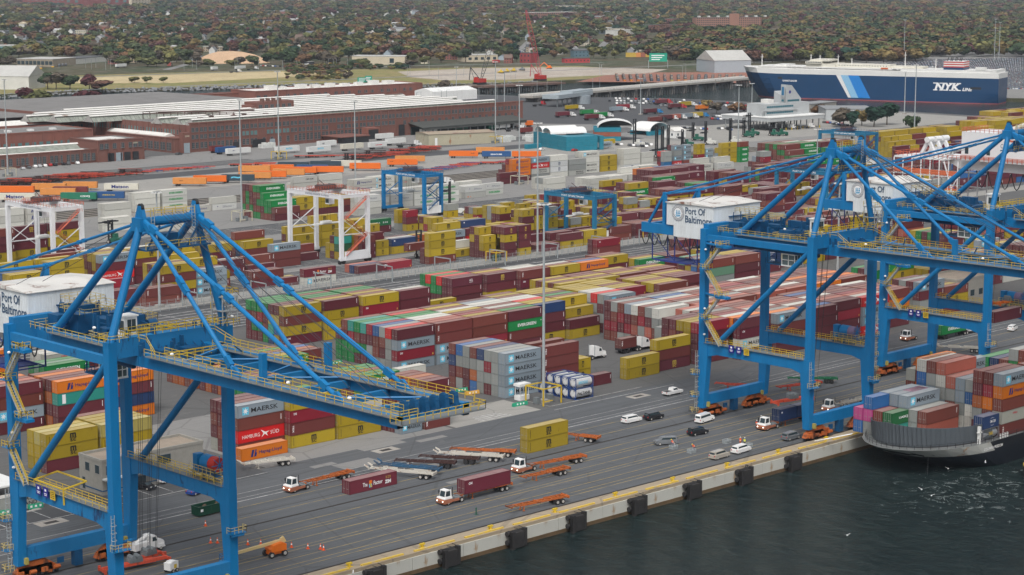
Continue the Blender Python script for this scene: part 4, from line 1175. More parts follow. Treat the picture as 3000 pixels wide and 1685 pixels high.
 mb.build('hoist_machinery', [MACH], root)
 mb=MB()
 for (x0, y0, x1, y1, z) in ((6,276,12,283.8,46.4),(12.8,279.5,17,287,45.8),(6,268.5,16,275,43.1),(9,282.5,14,288.5,47.2),(3.2,284,8.6,290,43.3),(17.6,276,20,288,44.2)):
  mb.rail([(x0,y0,z),(x1,y0,z),(x1,y1,z),(x0,y1,z),(x0,y0,z)], step=1.6)
 mb.build('machinery_railing', [YELOLD], root)
 # gear on the seaside cross beam
 mb=MB()
 for k in range(26):
  x=r.uniform(3,20); y=r.uniform(YS-4.5, YS+4.5); w=r.uniform(.2,.7)
  mb.box(x, y,42.9 if abs(y-YS) > .9 else 45.6, x+w, y+w,43.4+r.uniform(.6,1.6)+(2 if abs(y-YS) < .9 else 0))
 mb.box(6, YS-5.6,42.0,16.4, YS-.8,42.2); mb.box(6.5, YS-4.4,42.2,8.2, YS-2.4,43.6); mb.box(11, YS-4.6,42.2,14, YS-2.2,43.4)
 for k in range(7): mb.tube((6.2+1.5*k, YS-5.4,42.4),(7.2+1.5*k, YS-1.2,43.6),.12,5)
 mb.build('boom_hinge_gear', [MACH], root)
 mb=MB()
 for (x0, y0, x1, y1, z) in ((-1.2,YS-2.0,2.2,YS+1.4,45.4),(3,YS-1.2,21,YS+1.6,45.7),(19.5,YS-2,23.3,YS+1.4,45.4),(6,YS-5.8,16.4,YS-5.4,42.3),(7,YS+2.2,14,YS+6,44.9),(14.5,YS+2,19,YS+7,44.0)):
  mb.rail([(x0,y0,z),(x1,y0,z),(x1,y1,z),(x0,y1,z),(x0,y0,z)], step=1.5)
 mb.rail([(20.2, YS+1.6,50.2),(23.4, YS+1.6,50.2),(23.4, YS-1.6,50.2),(20.2, YS-1.6,50.2)]); mb.rail([(20.2, YS+1.6,47.9),(23.4, YS+1.6,47.9),(23.4, YS-1.6,47.9)])
 mb.build('cross_beam_railing', [YEL], root)
 mb=MB(); mb.box(20.2, YS-1.6,50.0,23.4, YS+1.6,50.15); mb.box(20.2, YS-1.6,47.7,23.4, YS+1.6,47.85)
 for x in (20.3,23.2):
  for y in (YS-1.5, YS+1.4): mb.beam((x, y,45.5),(x, y,50.1),.15)
 mb.beam((20.3, YS-1.5,45.5),(23.2, YS-1.5,50),.1); mb.beam((23.2, YS-1.5,45.5),(20.3, YS-1.5,50),.1)
 mb.build('access_tower', [GALV], root)
 # white lookout cabin beside the near front leg
 cb=MB(); cb.box(4.0, YS+1.7,44.8,6.2, YS+3.9,48.4); c=cb.build('lookout_cabin', [WHITE], root)
 cb=MB(); cb.box(3.8, YS+1.5,48.4,6.4, YS+4.1,48.65); cb.build('roof', [WHITE], c)
 for q in ((3.93, YS+2.1,46.3,3.99, YS+3.4,47.8),(4.4, YS+1.63,46.0,5.1, YS+1.69,48.0),(5.2, YS+1.63,46.0,5.9, YS+1.69,48.0)):
  cb=MB(); cb.box(*q); cb.build('window', [GLASS], c)
 # operator's cab hanging under the girder
 cb=MB(); cb.box(6.0,268.6,36.9,9.2,272.4,37.2); cb.box(6.0,268.6,39.5,9.2,272.4,39.9)
 for x in (6.05,9.0):
  for y in (268.65,270.4,272.25): cb.box(x, y,37.2, x+.16, y+.14,39.5)
 for x in (7.1,8.1): cb.box(x,268.65,37.2, x+.14,268.78,39.5)
 cb.box(6.0,268.62,38.3,9.2,268.76,38.42); cb.box(6.0,268.7,38.3,6.14,272.3,38.42)
 c=cb.build('operator_cab', [WHITE], root)
 cb=MB(); cb.box(6.2,268.85,37.2,9.0,272.2,39.5); cb.build('window', [glassy('cab_glass', (.10,.14,.15))], c)
 cb=MB(); cb.box(6.2,272.4,36.9,10,277,37.1)
 for x in (6.4,9.6):
  for y in (269,276.6): cb.beam((x, y,39.8 if y < 270 else 37),(x, y,41.0),.18)
 cb.rail([(6.2,272.6,37.1),(6.2,277,37.1),(10,277,37.1)]); cb.build('cab_carriage', [MACH], root)
 mb=MB(); mb.tube((XB[0]+1,286,40.2),(XB[0]+1,262,40.2),.45,10); mb.build('trolley_rail_pipe', [MACH], root)
 # festoon cable loops and frame under the rear girder
 mb=MB()
 for k in range(9):
  y0=288+2.8*k
  prev=None
  for j in range(7):
   t=j/6; p=(XB[0]-.9, y0+2.8*t,40.7-2.6*math.sin(PI*t))
   if prev: mb.beam(prev, p,.16)
   prev=p
 mb.build('festoon_cable', [BLACKM], root)
 mb=MB()
 for y in (296,303,310):
  for x in (XB[0]-.4, XB[0]+5): mb.beam((x, y,40.9),(x, y,34.6),.22)
  mb.beam((XB[0]-.4, y,34.7),(XB[0]+5, y,34.7),.2)
 for y in (296,303): mb.beam((XB[0]-.4, y,34.8),(XB[0]-.4, y+7,40.8),.14); mb.beam((XB[0]-.4, y,34.7),(XB[0]-.4, y+7,34.7),.2); mb.beam((XB[0]+5, y,34.7),(XB[0]+5, y+7,34.7),.2)
 mb.box(XB[0]-.6,299,34.4, XB[0]+5.2,309,34.6)
 mb.build('hanging_service_frame', [mat('frame_violet_blue', (.03,.05,.22),.5, dirt=.3)], root)
 # zigzag stairs beside the near landside leg
 st=MB(); lr=MB()
 levels=[18.1,23.9,29.6,35.4,41.2]
 ya, yb=YL-1.8, YL-6.6
 xs=-1.9
 for k in range(4):
  z0, z1=levels[k], levels[k+1]
  y0, y1=(ya, yb) if k % 2 == 1 else (yb, ya)
  if k % 2 == 1: p, q=(xs, y0, z0),(xs, y1, z1)
  else: p, q=(xs, y0, z0),(xs, y1, z1)
  for dx in (-.42,.42):
   st.beam((p[0]+dx, p[1], p[2]),(q[0]+dx, q[1], q[2]),.08,.3,0)
   for h in (.55,1.1): lr.beam((p[0]+dx, p[1], p[2]+h),(q[0]+dx, q[1], q[2]+h),.07)
   for j in range(6):
    t=j/5; lr.beam((p[0]+dx, p[1]+(q[1]-p[1])*t, p[2]+(q[2]-p[2])*t),(p[0]+dx, p[1]+(q[1]-p[1])*t, p[2]+(q[2]-p[2])*t+1.1),.06)
  for j in range(15):
   t=(j+.5)/15; st.box(xs-.4, p[1]+(q[1]-p[1])*t-.14, p[2]+(q[2]-p[2])*t-.03, xs+.4, p[1]+(q[1]-p[1])*t+.14, p[2]+(q[2]-p[2])*t+.03,0)
 st.build('stair_flight', [GALV], root)
 lr.build('stair_railing', [YEL], root)
 ld=MB()
 for k, z in enumerate(levels[1:],1):
  y0=ya if k % 2 == 1 else yb
  ld.box(xs-.9, y0-1.1, z-.14, xs+1.2, y0+1.1, z-.02)
  if k % 2 == 0: ld.tube((-.2, YL-.6, z-.3),(xs+.2, yb-.8, z-.3),.28,8); ld.beam((xs, yb+1, z-.25),(xs, yb-2.2, z-.25),1.6,.5)
  else: ld.tube((-.2, YL, z-.3),(xs, ya, z-.3),.24,8)
 ld.each('stair_landing', [BLUE], root)
 lr=MB()
 for k, z in enumerate(levels[1:],1):
  y0=ya if k % 2 == 1 else yb
  lr.rail([(xs-.9, y0+1.1, z),(xs-.9, y0-1.1, z),(xs+1.2, y0-1.1, z)], step=1.0)
 lr.build('landing_railing', [YEL], root)
 # portal walkways with railings
 for x in (0.0, W_):
  mb=MB(); mb.rail([(x-.9, YL-1.5,18.1),(x-.9, YS+1.2,18.1)]); mb.rail([(x+.9, YL-1.5,18.1),(x+.9, YS+1.2,18.1)]); mb.build('portal_railing', [YEL], root)
  mb=MB(); mb.box(x-1.0, YS+.9,18.0, x+1.0, YL-.9,18.08); mb.build('portal_walkway', [GALVD], root)
 if order == 0:
  mb=MB()
  for a, b in (((-.9,282,19.2),(-.9,273,19.2)),((-.9,282,19.2),(3.4,282,19.8)),((3.4,282,19.8),(3.4,273,19.8)),((-.9,273,19.2),(3.4,273,19.8)),((-.9,273,16.6),(-.9,273,19.2))): mb.beam(a, b,.22)
  mb.build('maintenance_frame', [YEL], root)
 for k,(y, m_) in enumerate(((281.2, SIGNBLUE),(279.0, SIGNBLUE),(276.8, YEL))):
  mb=MB(); mb.box(-1.16, y-1.5,16.9,-1.1, y,18.6 if m_ is SIGNBLUE else 18.4,0)
  o=mb.build('sign', [m_], root)
  if m_ is SIGNBLUE:
   mb=MB(); c0=y-.75
   for q,(w, z) in enumerate(((.5,17.9),(.9,17.45),(.7,17.2))): mb.box(-1.175, c0-w/2, z,-1.165, c0+w/2, z+(.4 if q == 0 else .12))
   mb.build('sign_print', [PLAINWHITE], o)
  else:
   mb=MB()
   for q in range(4): mb.box(-1.175, y-1.3,17.2+.3*q,-1.165, y-.2,17.3+.3*q)
   mb.build('sign_print', [PLAINBLACK], o)
 # cable reel platform on the far portal beam
 mb=MB(); mb.box(W_-.5, YS+3.6,19.0, W_+3.4, YS+10.6,19.2)
 for y in (YS+4, YS+7, YS+10): mb.beam((W_+.3, y,16.4),(W_+3.2, y,19),.25); mb.beam((W_-.3, y,18),(W_-.3, y,19),.25)
 mb.build('reel_platform', [MACH], root)
 mb=MB(); mb.rail([(W_-.5, YS+10.6,19.2),(W_-.5, YS+3.6,19.2),(W_+3.4, YS+3.6,19.2)], step=1.2); mb.rail([(W_-.7, YS+10.6,18.2),(W_-.7, YS+3.6,18.2)]); mb.build('reel_railing', [YELOLD], root)
 mb=MB(); mb.tube((W_+1.2, YS+4.6,20.7),(W_+1.2, YS+6.4,20.7),1.25,16,0 if order == 0 else 1); mb.tube((W_+1.2, YS+6.4,20.7),(W_+1.2, YS+8.6,20.7),1.3,16,2)
 for k in range(8):
  t=2*PI*k/8; mb.beam((W_+1.2, YS+4.5,20.7),(W_+1.2+1.6*math.cos(t), YS+4.5,20.7+1.6*math.sin(t)),.1,.1,2)
 mb.box(W_-.2, YS+9,19.2, W_+1.2, YS+10.2,22,2)
 mb.build('cable_reel', [RED, mat('reel_mauve', (.18,.13,.22),.5), BLUE], root)
 # ladder cages, leg platforms
 mb=MB()
 for (x, y, z0, z1) in ((-1.3, YL+.9,2,16),(-1.3, YS-1.3,12,18)):
  for s in (-.3,.3): mb.beam((x+s, y, z0),(x+s, y, z1),.08)
  for k in range(int((z1-z0)/.6)): mb.beam((x-.3, y, z0+.6*k),(x+.3, y, z0+.6*k),.06)
  for k in range(int((z1-z0-2)/1.2)):
   z=z0+2+1.2*k
   for a in range(4):
    t=PI*a/4; u=PI*(a+1)/4
    mb.beam((x+.45*math.cos(t), y-.7*math.sin(t), z),(x+.45*math.cos(u), y-.7*math.sin(u), z),.06)
 mb.build('caged_ladder', [GALV], root)
 mb=MB(); mb.tube((.6, YS+1.0,12.6),(3.5, YS+1.0,12.6),.26,8)
 mb.box(-1.6, YS-1.9,12.0,1.6, YS-.8,12.12); mb.box(-2.2, YL+.4,10.4,-.8, YL+2,10.5); mb.box(-2.2, YL+.4,5.2,-.8, YL+2,5.3); mb.box(W_-1.4, YS-1.9,10.4, W_+1.8, YS-.8,10.5)
 mb.tube((W_-1, YS-1.6,10.1),(W_+1.4, YS-1.6,10.1),.26,8)
 mb.each('leg_platform', [BLUE], root)
 mb=MB()
 mb.rail([(-1.6, YS-.8,12.1),(-1.6, YS-1.9,12.1),(1.6, YS-1.9,12.1),(1.6, YS-.8,12.1)], step=.8)
 for z in (10.5,5.3,1.6): mb.rail([(-.8, YL+2, z),(-2.2, YL+2, z),(-2.2, YL+.4, z),(-.8, YL+.4, z)], step=.8)
 mb.rail([(W_-1.4, YS-.8,10.5),(W_-1.4, YS-1.9,10.5),(W_+1.8, YS-1.9,10.5),(W_+1.8, YS-.8,10.5)], step=.8)
 mb.build('platform_railing', [YELOLD], root)
 # travelling gear: four orange bogie sets, two under each sill
 for yy in (YS, YL):
  for x0 in (-1.6, W_-7.6):
   bg=MB(); r2=random.Random(int(x0*7+yy))
   bg.extr([(x0+.4,1.4),(x0+8.6,1.4),(x0+6.4,2.9),(x0+2.6,2.9)], 'y', yy-.45, yy+.45)
   for k in range(2):
    a=x0+.2+4.6*k
    bg.extr([(a,.75),(a+4.1,.75),(a+3.3,1.75),(a+2.05,2.05),(a+.8,1.75)], 'y', yy-.6, yy+.6)
    bg.box(a+.3, yy-1.3,.9, a+1.5, yy-.6,1.7); bg.tube((a+2.6, yy-1.2,1.3),(a+3.8, yy-1.2,1.3),.38,8)
    bg.box(a+1.6, yy-1.0,.5, a+2.5, yy-.6,1.3)
   for k in range(6): bg.box(x0+r2.uniform(0,8), yy-1.0, r2.uniform(.6,1.6), x0+r2.uniform(0,8)+.5, yy-.6,2.1)
   b=bg.build('bogie', [ORANGE], root)
   wb_=MB()
   for k in range(8): wb_.tube((x0+.75+1.12*k, yy-.2,.36),(x0+.75+1.12*k, yy+.2,.36),.36,10)
   wb_.each('wheel', [BLACKM], b)
 mb=MB()
 for yy in (YS, YL): mb.box(10.2, yy-.9,.5,11.7, yy+.4,3.2); mb.box(7.0, yy-.62,1.6,8.2, yy-.3,2.6)
 mb.each('storm_anchor', [MACH], root)
 mb=MB()
 for yy in (YS, YL):
  mb.box(.3, yy-1.6,2.9,.9, yy-.9,4.0); mb.box(W_-2, yy-1.5,2.9, W_-1.5, yy-.9,3.8)
 mb.each('rail_clamp', [mat('olive_yellow', (.35,.30,.08),.6)], root)
 # flood lamps
 mb=MB()
 for p in ((XB[0]-1.2,248,GZ1+1.2),(XB[0]-1.2,219,GZ1+1.2),(XB[1]+1,236,GZ1+1.3),(XB[0]-1.4,205,GZ1+1.2),(4.0,270,GZ1+2.4),(-.9,YL-1,39.6),(-.9,YL-1,26),(-.9,YL-1,20),(XB[1]+1.2,215,GZ1+1.3),(W_+.2,YS-1.4,46.8)):
  mb.sphere(p,.32,8,5, sz=.75)
 mb.each('flood_lamp', [WHITE2], root)
 mb=MB()
 for k in range(8): mb.tube((8+.7*k,264+.35*(k%3),40.8),(9+.5*k,266.5+.4*(k%3),5.5 if order else 8),.04,4)
 mb.build('spreader_rope', [ROPE], root)
 if order == 0:                                   # side ladders the camera sees against the near boom
  pass
 return root
sts_crane(161.9, 'nearest, at the left', 0, True)
sts_crane(338.4, 'second from the left, beside the barge', 1, False)
sts_crane(408.0, 'third, behind the barge at the right', 2, False)
# ============================================================ vehicles
def wheels(mb, xs, ys, r, w, m=0):
 for x in xs:
  for y in ys: mb.tube((x, y-w/2, r),(x, y+w/2, r), r,12, m)
def add_wheels(root, xs, yy, r=.5, w=.35, hub=HUB):
 for x in xs:
  for y in (-yy, yy):
   t=MB(); t.tube((x, y-w/2, r),(x, y+w/2, r), r,12)
   o=t.build('wheel', [BLACK], root)
   t=MB(); s=-1 if y < 0 else 1
   t.tube((x, y+s*w/2, r),(x, y+s*(w/2+.03), r), r*.58,10); t.build('rim', [hub], o)
CARM={}
def carpaint(name, rgb):
 if name not in CARM:
  m, nt, b=_nodes('car_paint_'+name)
  b.inputs['Base Color'].default_value=(*rgb,1); b.inputs['Roughness'].default_value=.25
  b.inputs['Coat Weight'].default_value=.5; CARM[name]=m
 return CARM[name]
CP={'white': (.75,.75,.74), 'black': (.015,.016,.02), 'silver': (.42,.42,.41), 'grey': (.13,.14,.15), 'blue': (.02,.06,.25), 'red': (.35,.02,.02), 'dark': (.04,.045,.05), 'tan': (.38,.35,.30)}
for k, v in CP.items(): carpaint(k, v)
def car(kind, colour, loc, rz, label, detail=True, group=None):
 """body profile in X (front at +X) pulled across Y, glasshouse, wheels"""
 P={'minivan': (5.1,[(0,.35),(.02,1.0),(.18,1.12),(.28,1.72),(3.55,1.78),(4.1,1.15),(5.0,.98),(5.1,.45),(5.0,.3),(.1,.3)],[(.5,1.18),(.62,1.62),(3.45,1.66),(3.92,1.18)]),
         'van': (5.6,[(0,.4),(0,1.95),(.15,2.1),(4.0,2.12),(4.5,1.45),(5.45,1.2),(5.6,.6),(5.5,.35),(.1,.35)],[(.25,1.3),(.25,1.85),(3.8,1.86),(4.25,1.35)]),
         'sedan': (4.7,[(0,.35),(.02,.85),(.9,.95),(1.45,1.38),(2.9,1.42),(3.6,.95),(4.6,.8),(4.7,.45),(4.6,.28),(.1,.28)],[(1.05,.98),(1.5,1.32),(2.85,1.35),(3.45,.98)]),
         'suv': (4.8,[(0,.4),(.02,1.05),(.25,1.65),(3.1,1.7),(3.7,1.12),(4.7,.98),(4.8,.5),(4.7,.35),(.1,.35)],[(.4,1.12),(.5,1.58),(3.0,1.6),(3.5,1.14)]),
         'pickup': (5.8,[(0,.55),(0,1.08),(2.2,1.1),(2.35,1.78),(3.75,1.8),(4.35,1.18),(5.7,1.05),(5.8,.6),(5.7,.42),(.1,.42)],[(2.45,1.18),(2.55,1.68),(3.65,1.7),(4.1,1.2)])}[kind]
 L, prof, gl=P
 root=empty({'minivan':'minivan','van':'passenger_van','sedan':'parked_car','suv':'parked_car','pickup':'pickup_truck'}[kind], loc, rz, label, {'minivan':'van','van':'van','sedan':'car','suv':'car','pickup':'pickup'}[kind], group)
 w=.93
 mb=MB(); n=len(prof)
 # four sections across: pinched sides
 secs=[(-w,.96),(-w*.86,1.0),(w*.86,1.0),(w,.96)]
 vs=[]
 for y, k in secs:
  for x, z in prof:
   zz=z if z < 1.1 else 1.1+(z-1.1)*(1.0 if abs(y) < w*.9 else .0)
   vs.append((x-L/2, y if z < 1.15 else y*.86, zz if abs(y) < w*.9 else min(z,1.12)))
 fs=[]
 for j in range(3):
  for i in range(n): fs.append((j*n+i, j*n+(i+1)%n,(j+1)*n+(i+1)%n,(j+1)*n+i))
 fs.append(tuple(range(n-1,-1,-1))); fs.append(tuple(range(3*n,4*n)))
 mb.add(vs, fs)
 mb.build('body', [CARM[colour]], root)
 for s in (-1,1):
  g=MB(); y=s*w*.80
  g.extr([(x-L/2, z) for x, z in gl], 'y', y, y+s*.035)
  g.build('side_window', [GLASS], root)
 g=MB(); (x0, z0),(x1, z1)=gl[-1], gl[-2]
 g.add([(x0-L/2+.1,-w*.7, z0+.02),(x0-L/2+.1, w*.7, z0+.02),(x1-L/2+.12, w*.66, z1+.03),(x1-L/2+.12,-w*.66, z1+.03)],[(0,1,2,3)]); g.build('windscreen', [GLASS], root)
 if kind in ('minivan', 'van', 'suv'):
  g=MB(); (x0, z0),(x1, z1)=gl[0], gl[1]
  xb=-L/2+(.02 if kind == 'van' else .16)
  g.box(xb-.05,-w*.66, z0+.05, xb+.0, w*.66, z1-.05); g.build('rear_window', [GLASS], root)
 if kind == 'pickup':
  g=MB(); g.box(-L/2+.1,-w*.75,1.0,-L/2+2.1, w*.75,1.125); g.build('load_bed', [BLACKM], root)
 add_wheels(root,(-L/2+.95, L/2-.95), w-.12,.34,.22)
 t=MB()
 for s in (-1,1): t.box(-L/2-.03, s*.72-.1,.75,-L/2+.02, s*.72+.1,1.05)
 t.each('tail_light', [mat('tail_red', (.4,.01,.01),.4, dirt=0)], root)
 t=MB()
 for s in (-1,1): t.box(L/2-.14, s*.66-.16,.7, L/2-.02, s*.66+.16,.86)
 t.each('headlight', [mat('headlamp_glass', (.7,.7,.68),.2, dirt=0)], root)
 return root
def gpt(px, py, z=0.0):
 x, y=at(px, py, z); return (x, y,0)
E_, W__=0.0, PI
cars=[
 ('pickup','white',(1970,1156),.0,'white pickup with black load bed driving on the apron near the tank containers'),
 ('minivan','white',(1850,1237),-.02,'white minivan driving right beside the black minivan on the apron'),
 ('minivan','black',(1915,1228),-.05,'black minivan just ahead of the white minivan on the apron'),
 ('minivan','grey',(1951,1302),PI-.55,'grey minivan parked at an angle beside a kneeling worker in orange'),
 ('van','white',(2064,1236),.12,'long white passenger van with many windows near the crane bogies'),
 ('minivan','black',(2044,1273),-.1,'black minivan below the white passenger van'),
 ('minivan','tan',(2107,1342),.05,'silver-beige minivan nearest the quay edge'),
 ('minivan','white',(2171,1325),.08,'white minivan on the quay with two workers standing behind it'),
 ('minivan','grey',(2318,1287),.0,'dark grey minivan beside the seaside bogies of the second crane'),
 ('sedan','black',(424,1432),-1.3,'black car parked beside the small office behind the first crane leg'),
 ('pickup','white',(492,1410),.3,'white pickup parked beside the small office, partly behind the crane beam'),
 ('sedan','blue',(578,1446),.2,'dark blue car parked by the green dumpster'),
 ('suv','white',(2966,968),.3,'small white van at the far right behind the third crane'),
 ('suv','black',(2604,1075),.1,'dark car standing behind the boxes on the barge, near the landside bogies'),
]
for k, c, p, rz, lab in cars: car(k, c, gpt(*p), rz, lab)
BROWN=rusty('tractor_brown', (.36,.13,.07),(.10,.05,.04),.5,1.5)
def yard_tractor(loc, rz, label):
 r=empty('yard_tractor', loc, rz, label, 'yard truck', 'terminal tractors')
 # front at +X ; origin under the middle
 mb=MB(); mb.box(-2.7,-.45,.75,2.0,.45,1.0); mb.box(-2.5,-.95,.9,-.2,.95,1.1); mb.box(-2.2,-.5,1.1,-1.2,.5,1.28); mb.build('chassis', [GALVD], r)
 mb=MB(); mb.extr([(2.9,.35),(3.0,.9),(2.75,1.25),(.9,1.25),(.9,.5),(1.3,.42)], 'y', -1.2,1.2); mb.box(-1.0,-1.22,.55,.9,-.95,1.0); mb.box(-1.0,.95,.55,.9,1.22,1.0); mb.build('bumper', [BROWN], r)
 mb=MB(); mb.extr([(2.78,1.25),(2.7,1.55),(.8,1.6),(.8,1.25)], 'y', -1.18,1.18); mb.build('hood', [WHITE2], r)
 cab=MB(); cab.extr([(2.55,1.56),(2.3,2.95),(1.0,3.05),(.85,1.56)], 'y', -.75+.1,1.0)
 cb=cab.build('cab', [WHITE2], r)
 g=MB(); g.add([(2.57,-.52,1.75),(2.57,.86,1.75),(2.34,.82,2.8),(2.34,-.48,2.8)],[(0,1,2,3)]); g.build('windscreen', [GLASS], cb)
 for y in (-.67,1.02):
  g=MB(); g.extr([(2.4,1.8),(2.22,2.78),(1.25,2.8),(1.2,1.8)], 'y', min(y, y-.02*1), max(y, y-.02)); g.build('side_window', [GLASS], cb)
 g=MB(); g.box(.82,-.5,1.9,.86,.85,2.8); g.build('rear_window', [GLASS], cb)
 add_wheels(r,(1.75,),.98,.5,.32); add_wheels(r,(-1.7,),.9,.5,.55)
 mb=MB(); mb.tube((2.2,-1.1,1.6),(2.2,-1.15,2.7),.05,6); mb.box(2.1,-1.3,2.1,2.25,-1.1,2.7); mb.box(2.1,1.15,2.1,2.25,1.32,2.7); mb.tube((.6,1.0,1.2),(.6,1.0,3.4),.07,6); mb.box(1.0,-.6,3.02,1.3,.9,3.14)
 mb.build('mirror_and_stack', [BLACKM], r)
 g=MB()
 for y in (-.8,.8): g.sphere((2.98, y,.85),.13,8,5)
 g.each('headlight', [LAMPW], r)
 return r
def trailer(loc, rz, label, m=None, L=12.6, kind='bomb', hubm=None):
 """container chassis, coupling end at +X, axles at -X"""
 m=m or CHORANGE
 r=empty('container_chassis', loc, rz, label, 'trailer', 'container chassis')
 l=L/2; mb=MB()
 for y in (-.55,.55): mb.box(-l, y-.09,1.0, l-2.6, y+.09,1.36); mb.box(l-2.6, y-.09,1.18, l, y+.09,1.36)
 mb.build('frame_rail', [m], r)
 mb=MB()
 for k in range(9):
  x=-l+.15+(L-.3)*k/8; mb.box(x-.1,-1.15 if k in (0,4,8) else -.55,1.1, x+.1,1.15 if k in (0,4,8) else .55,1.34)
 mb.box(-l-.1,-1.22,.95,-l+.12,1.22,1.5)
 if kind == 'cell':
  for y in (-1.2,1.15): mb.box(-l+1.2, y,1.25,-l+5.0, y+.08,1.5); mb.box(l-5.6, y,1.25, l-2.4, y+.08,1.5)
  mb.extr([(l,1.3),(l+.9,1.9),(l+.9,2.1),(l-.1,1.6)], 'y', -1.1,-.8); mb.extr([(l,1.3),(l+.9,1.9),(l+.9,2.1),(l-.1,1.6)], 'y', .8,1.1)
 else:
  for y in (-1.15,1.1): mb.box(-l+.2, y,1.18,-l+4.6, y+.06,1.38)
 mb.build('cross_bars', [m], r)
 mb=MB()
 for y in (-.6,.6): mb.beam((l-3.3, y,1.0),(l-3.3, y,.12),.14); mb.box(l-3.5, y-.16,.03, l-3.1, y+.16,.12)
 mb.beam((l-3.3,-.6,.5),(l-3.3,.6,.5),.08); mb.each('landing_leg', [m], r)
 mb=MB(); mb.box(-l+.9,-.5,.6,-l+3.3,.5,.98); mb.build('axle_frame', [BLACKM], r)
 add_wheels(r,(-l+1.4,-l+2.7),.88,.5,.5, hubm or HUB)
 return r
def tr_between(p, q, label, m=None, kind='bomb', z=1.2, hubm=None):
 """p is the coupling end, q the axle end, both as seen"""
 a=at(p[0], p[1], z); b=at(q[0], q[1], z)
 L=math.dist(a, b); L=min(max(L,8.5),14.2)
 return trailer(((a[0]+b[0])/2,(a[1]+b[1])/2,0), math.atan2(a[1]-b[1], a[0]-b[0]), label, m, L, kind, hubm)
WCH=rusty('chassis_white', (.55,.52,.46),(.30,.17,.10),.4,1.6)
BRCH=mat('chassis_brown', (.055,.025,.022),.6, dirt=.3)
BLCH=mat('chassis_blue', (.02,.10,.20),.6, dirt=.4, dcol=(.08,.06,.05))
GRCH=mat('chassis_green', (.01,.13,.06),.6, dirt=.4)
REDCH=rusty('chassis_red', (.45,.055,.03),(.2,.06,.04),.5,1.0)
x, y, _=gpt(1340,1473)
yard_tractor((247.7,275.6,0), PI, 'white and brown yard tractor hauling the maroon box along the quay')
trailer((256.2,275.6,0), PI, 'orange chassis carrying the maroon box behind the leading yard tractor', None,13.6)
rec(250.3,274.4,1.38,12.19, 'U', 'riding on an orange chassis along the quay')
yard_tractor((275.0,283.2,0), PI, 'white yard tractor with lit headlamps pulling an empty orange chassis')
tr_between((1550,1362),(1709,1334), 'empty orange chassis behind the yard tractor with lit headlamps')
tr_between((1530,1398),(1660,1369), 'empty orange chassis parked right behind the maroon box')
tr_between((1489,1486),(1656,1452), 'empty orange chassis nearest the quay edge')
yard_tractor((*at(872,1436)[:2],0), PI+.1, 'white yard tractor beside the first crane, towing an empty orange chassis')
tr_between((885,1414),(1027,1380), 'empty orange chassis behind the yard tractor beside the first crane')
tr_between((710,1360),(858,1342), 'white chassis with yellow guides next to the first crane leg', WCH, 'cell')
tr_between((1078,1370),(1280,1388), 'white chassis with yellow guides, nearest of the parked group', WCH, 'cell')
tr_between((1112,1358),(1290,1374), 'blue chassis parked between two others in the group', BLCH, 'cell')
tr_between((1157,1347),(1334,1355), 'dark brown chassis with black wheels, nearer of the pair', BRCH, hubm=BLACKM)
tr_between((1228,1335),(1404,1343), 'dark brown chassis with black wheels, farther of the pair', BRCH, hubm=BLACKM)
tr_between((1280,1325),(1480,1336), 'white chassis with yellow guide rails beside the yellow box pair', WCH, 'cell')
tr_between((1316,1313),(1513,1322), 'orange chassis at the back of the parked group')
tr_between((1655,1270),(1750,1281), 'short orange chassis sticking out behind the yellow box pair')
tr_between((2095,1122),(2210,1130), 'orange-red chassis standing under the second crane', REDCH)
tr_between((2307,1107),(2452,1108), 'dark green chassis with black wheels beyond the second crane', GRCH, hubm=BLACKM)
tr_between((2280,1134),(2400,1118), 'red chassis in the lane under the second crane', REDCH)
tr_between((2750,1014),(2878,1020), 'white low chassis behind the third crane portal', WCH, 'cell')
tr_between((1425,721),(1475,713), 'white chassis standing beside the short stacks', WCH, 'cell')
x, y=at(2252,1256); yard_tractor((x, y,0), PI, 'white yard tractor under the second crane with the navy box')
trailer((x+8.6, y,0), PI, 'orange chassis with two short navy boxes under the second crane', None,13.4)
rec(x+2.6, y-1.2,1.38,6.06, 'n', 'first of the short pair on the chassis under the second crane')
rec(x+8.8, y-1.2,1.38,6.06, 'N', 'second of the short pair on the chassis under the second crane')
x, y=at(2440,1203); yard_tractor((x, y,0), PI, 'white yard tractor passing behind the far leg of the second crane')
trailer((x+8.6, y,0), PI, 'white chassis with yellow guides behind the second crane leg', WCH,13, 'cell')
x, y=at(2664,996); yard_tractor((x, y,0), PI, 'white bobtail yard tractor seen through the third crane portal')
# containers standing on the apron
block('one with coloured square lying on the apron', [(237.0,293.6,12.19, 'F')])
block('yellow pair standing alone on the apron', [(285.8,293.4,12.19, 'yy')])
block('grey short box by the parking bays at the left edge', [(178.0,329.6,12.19, 'X')])
block('short maroon box beside the silver tank', [(346.2,331.6,6.06, 'r')])
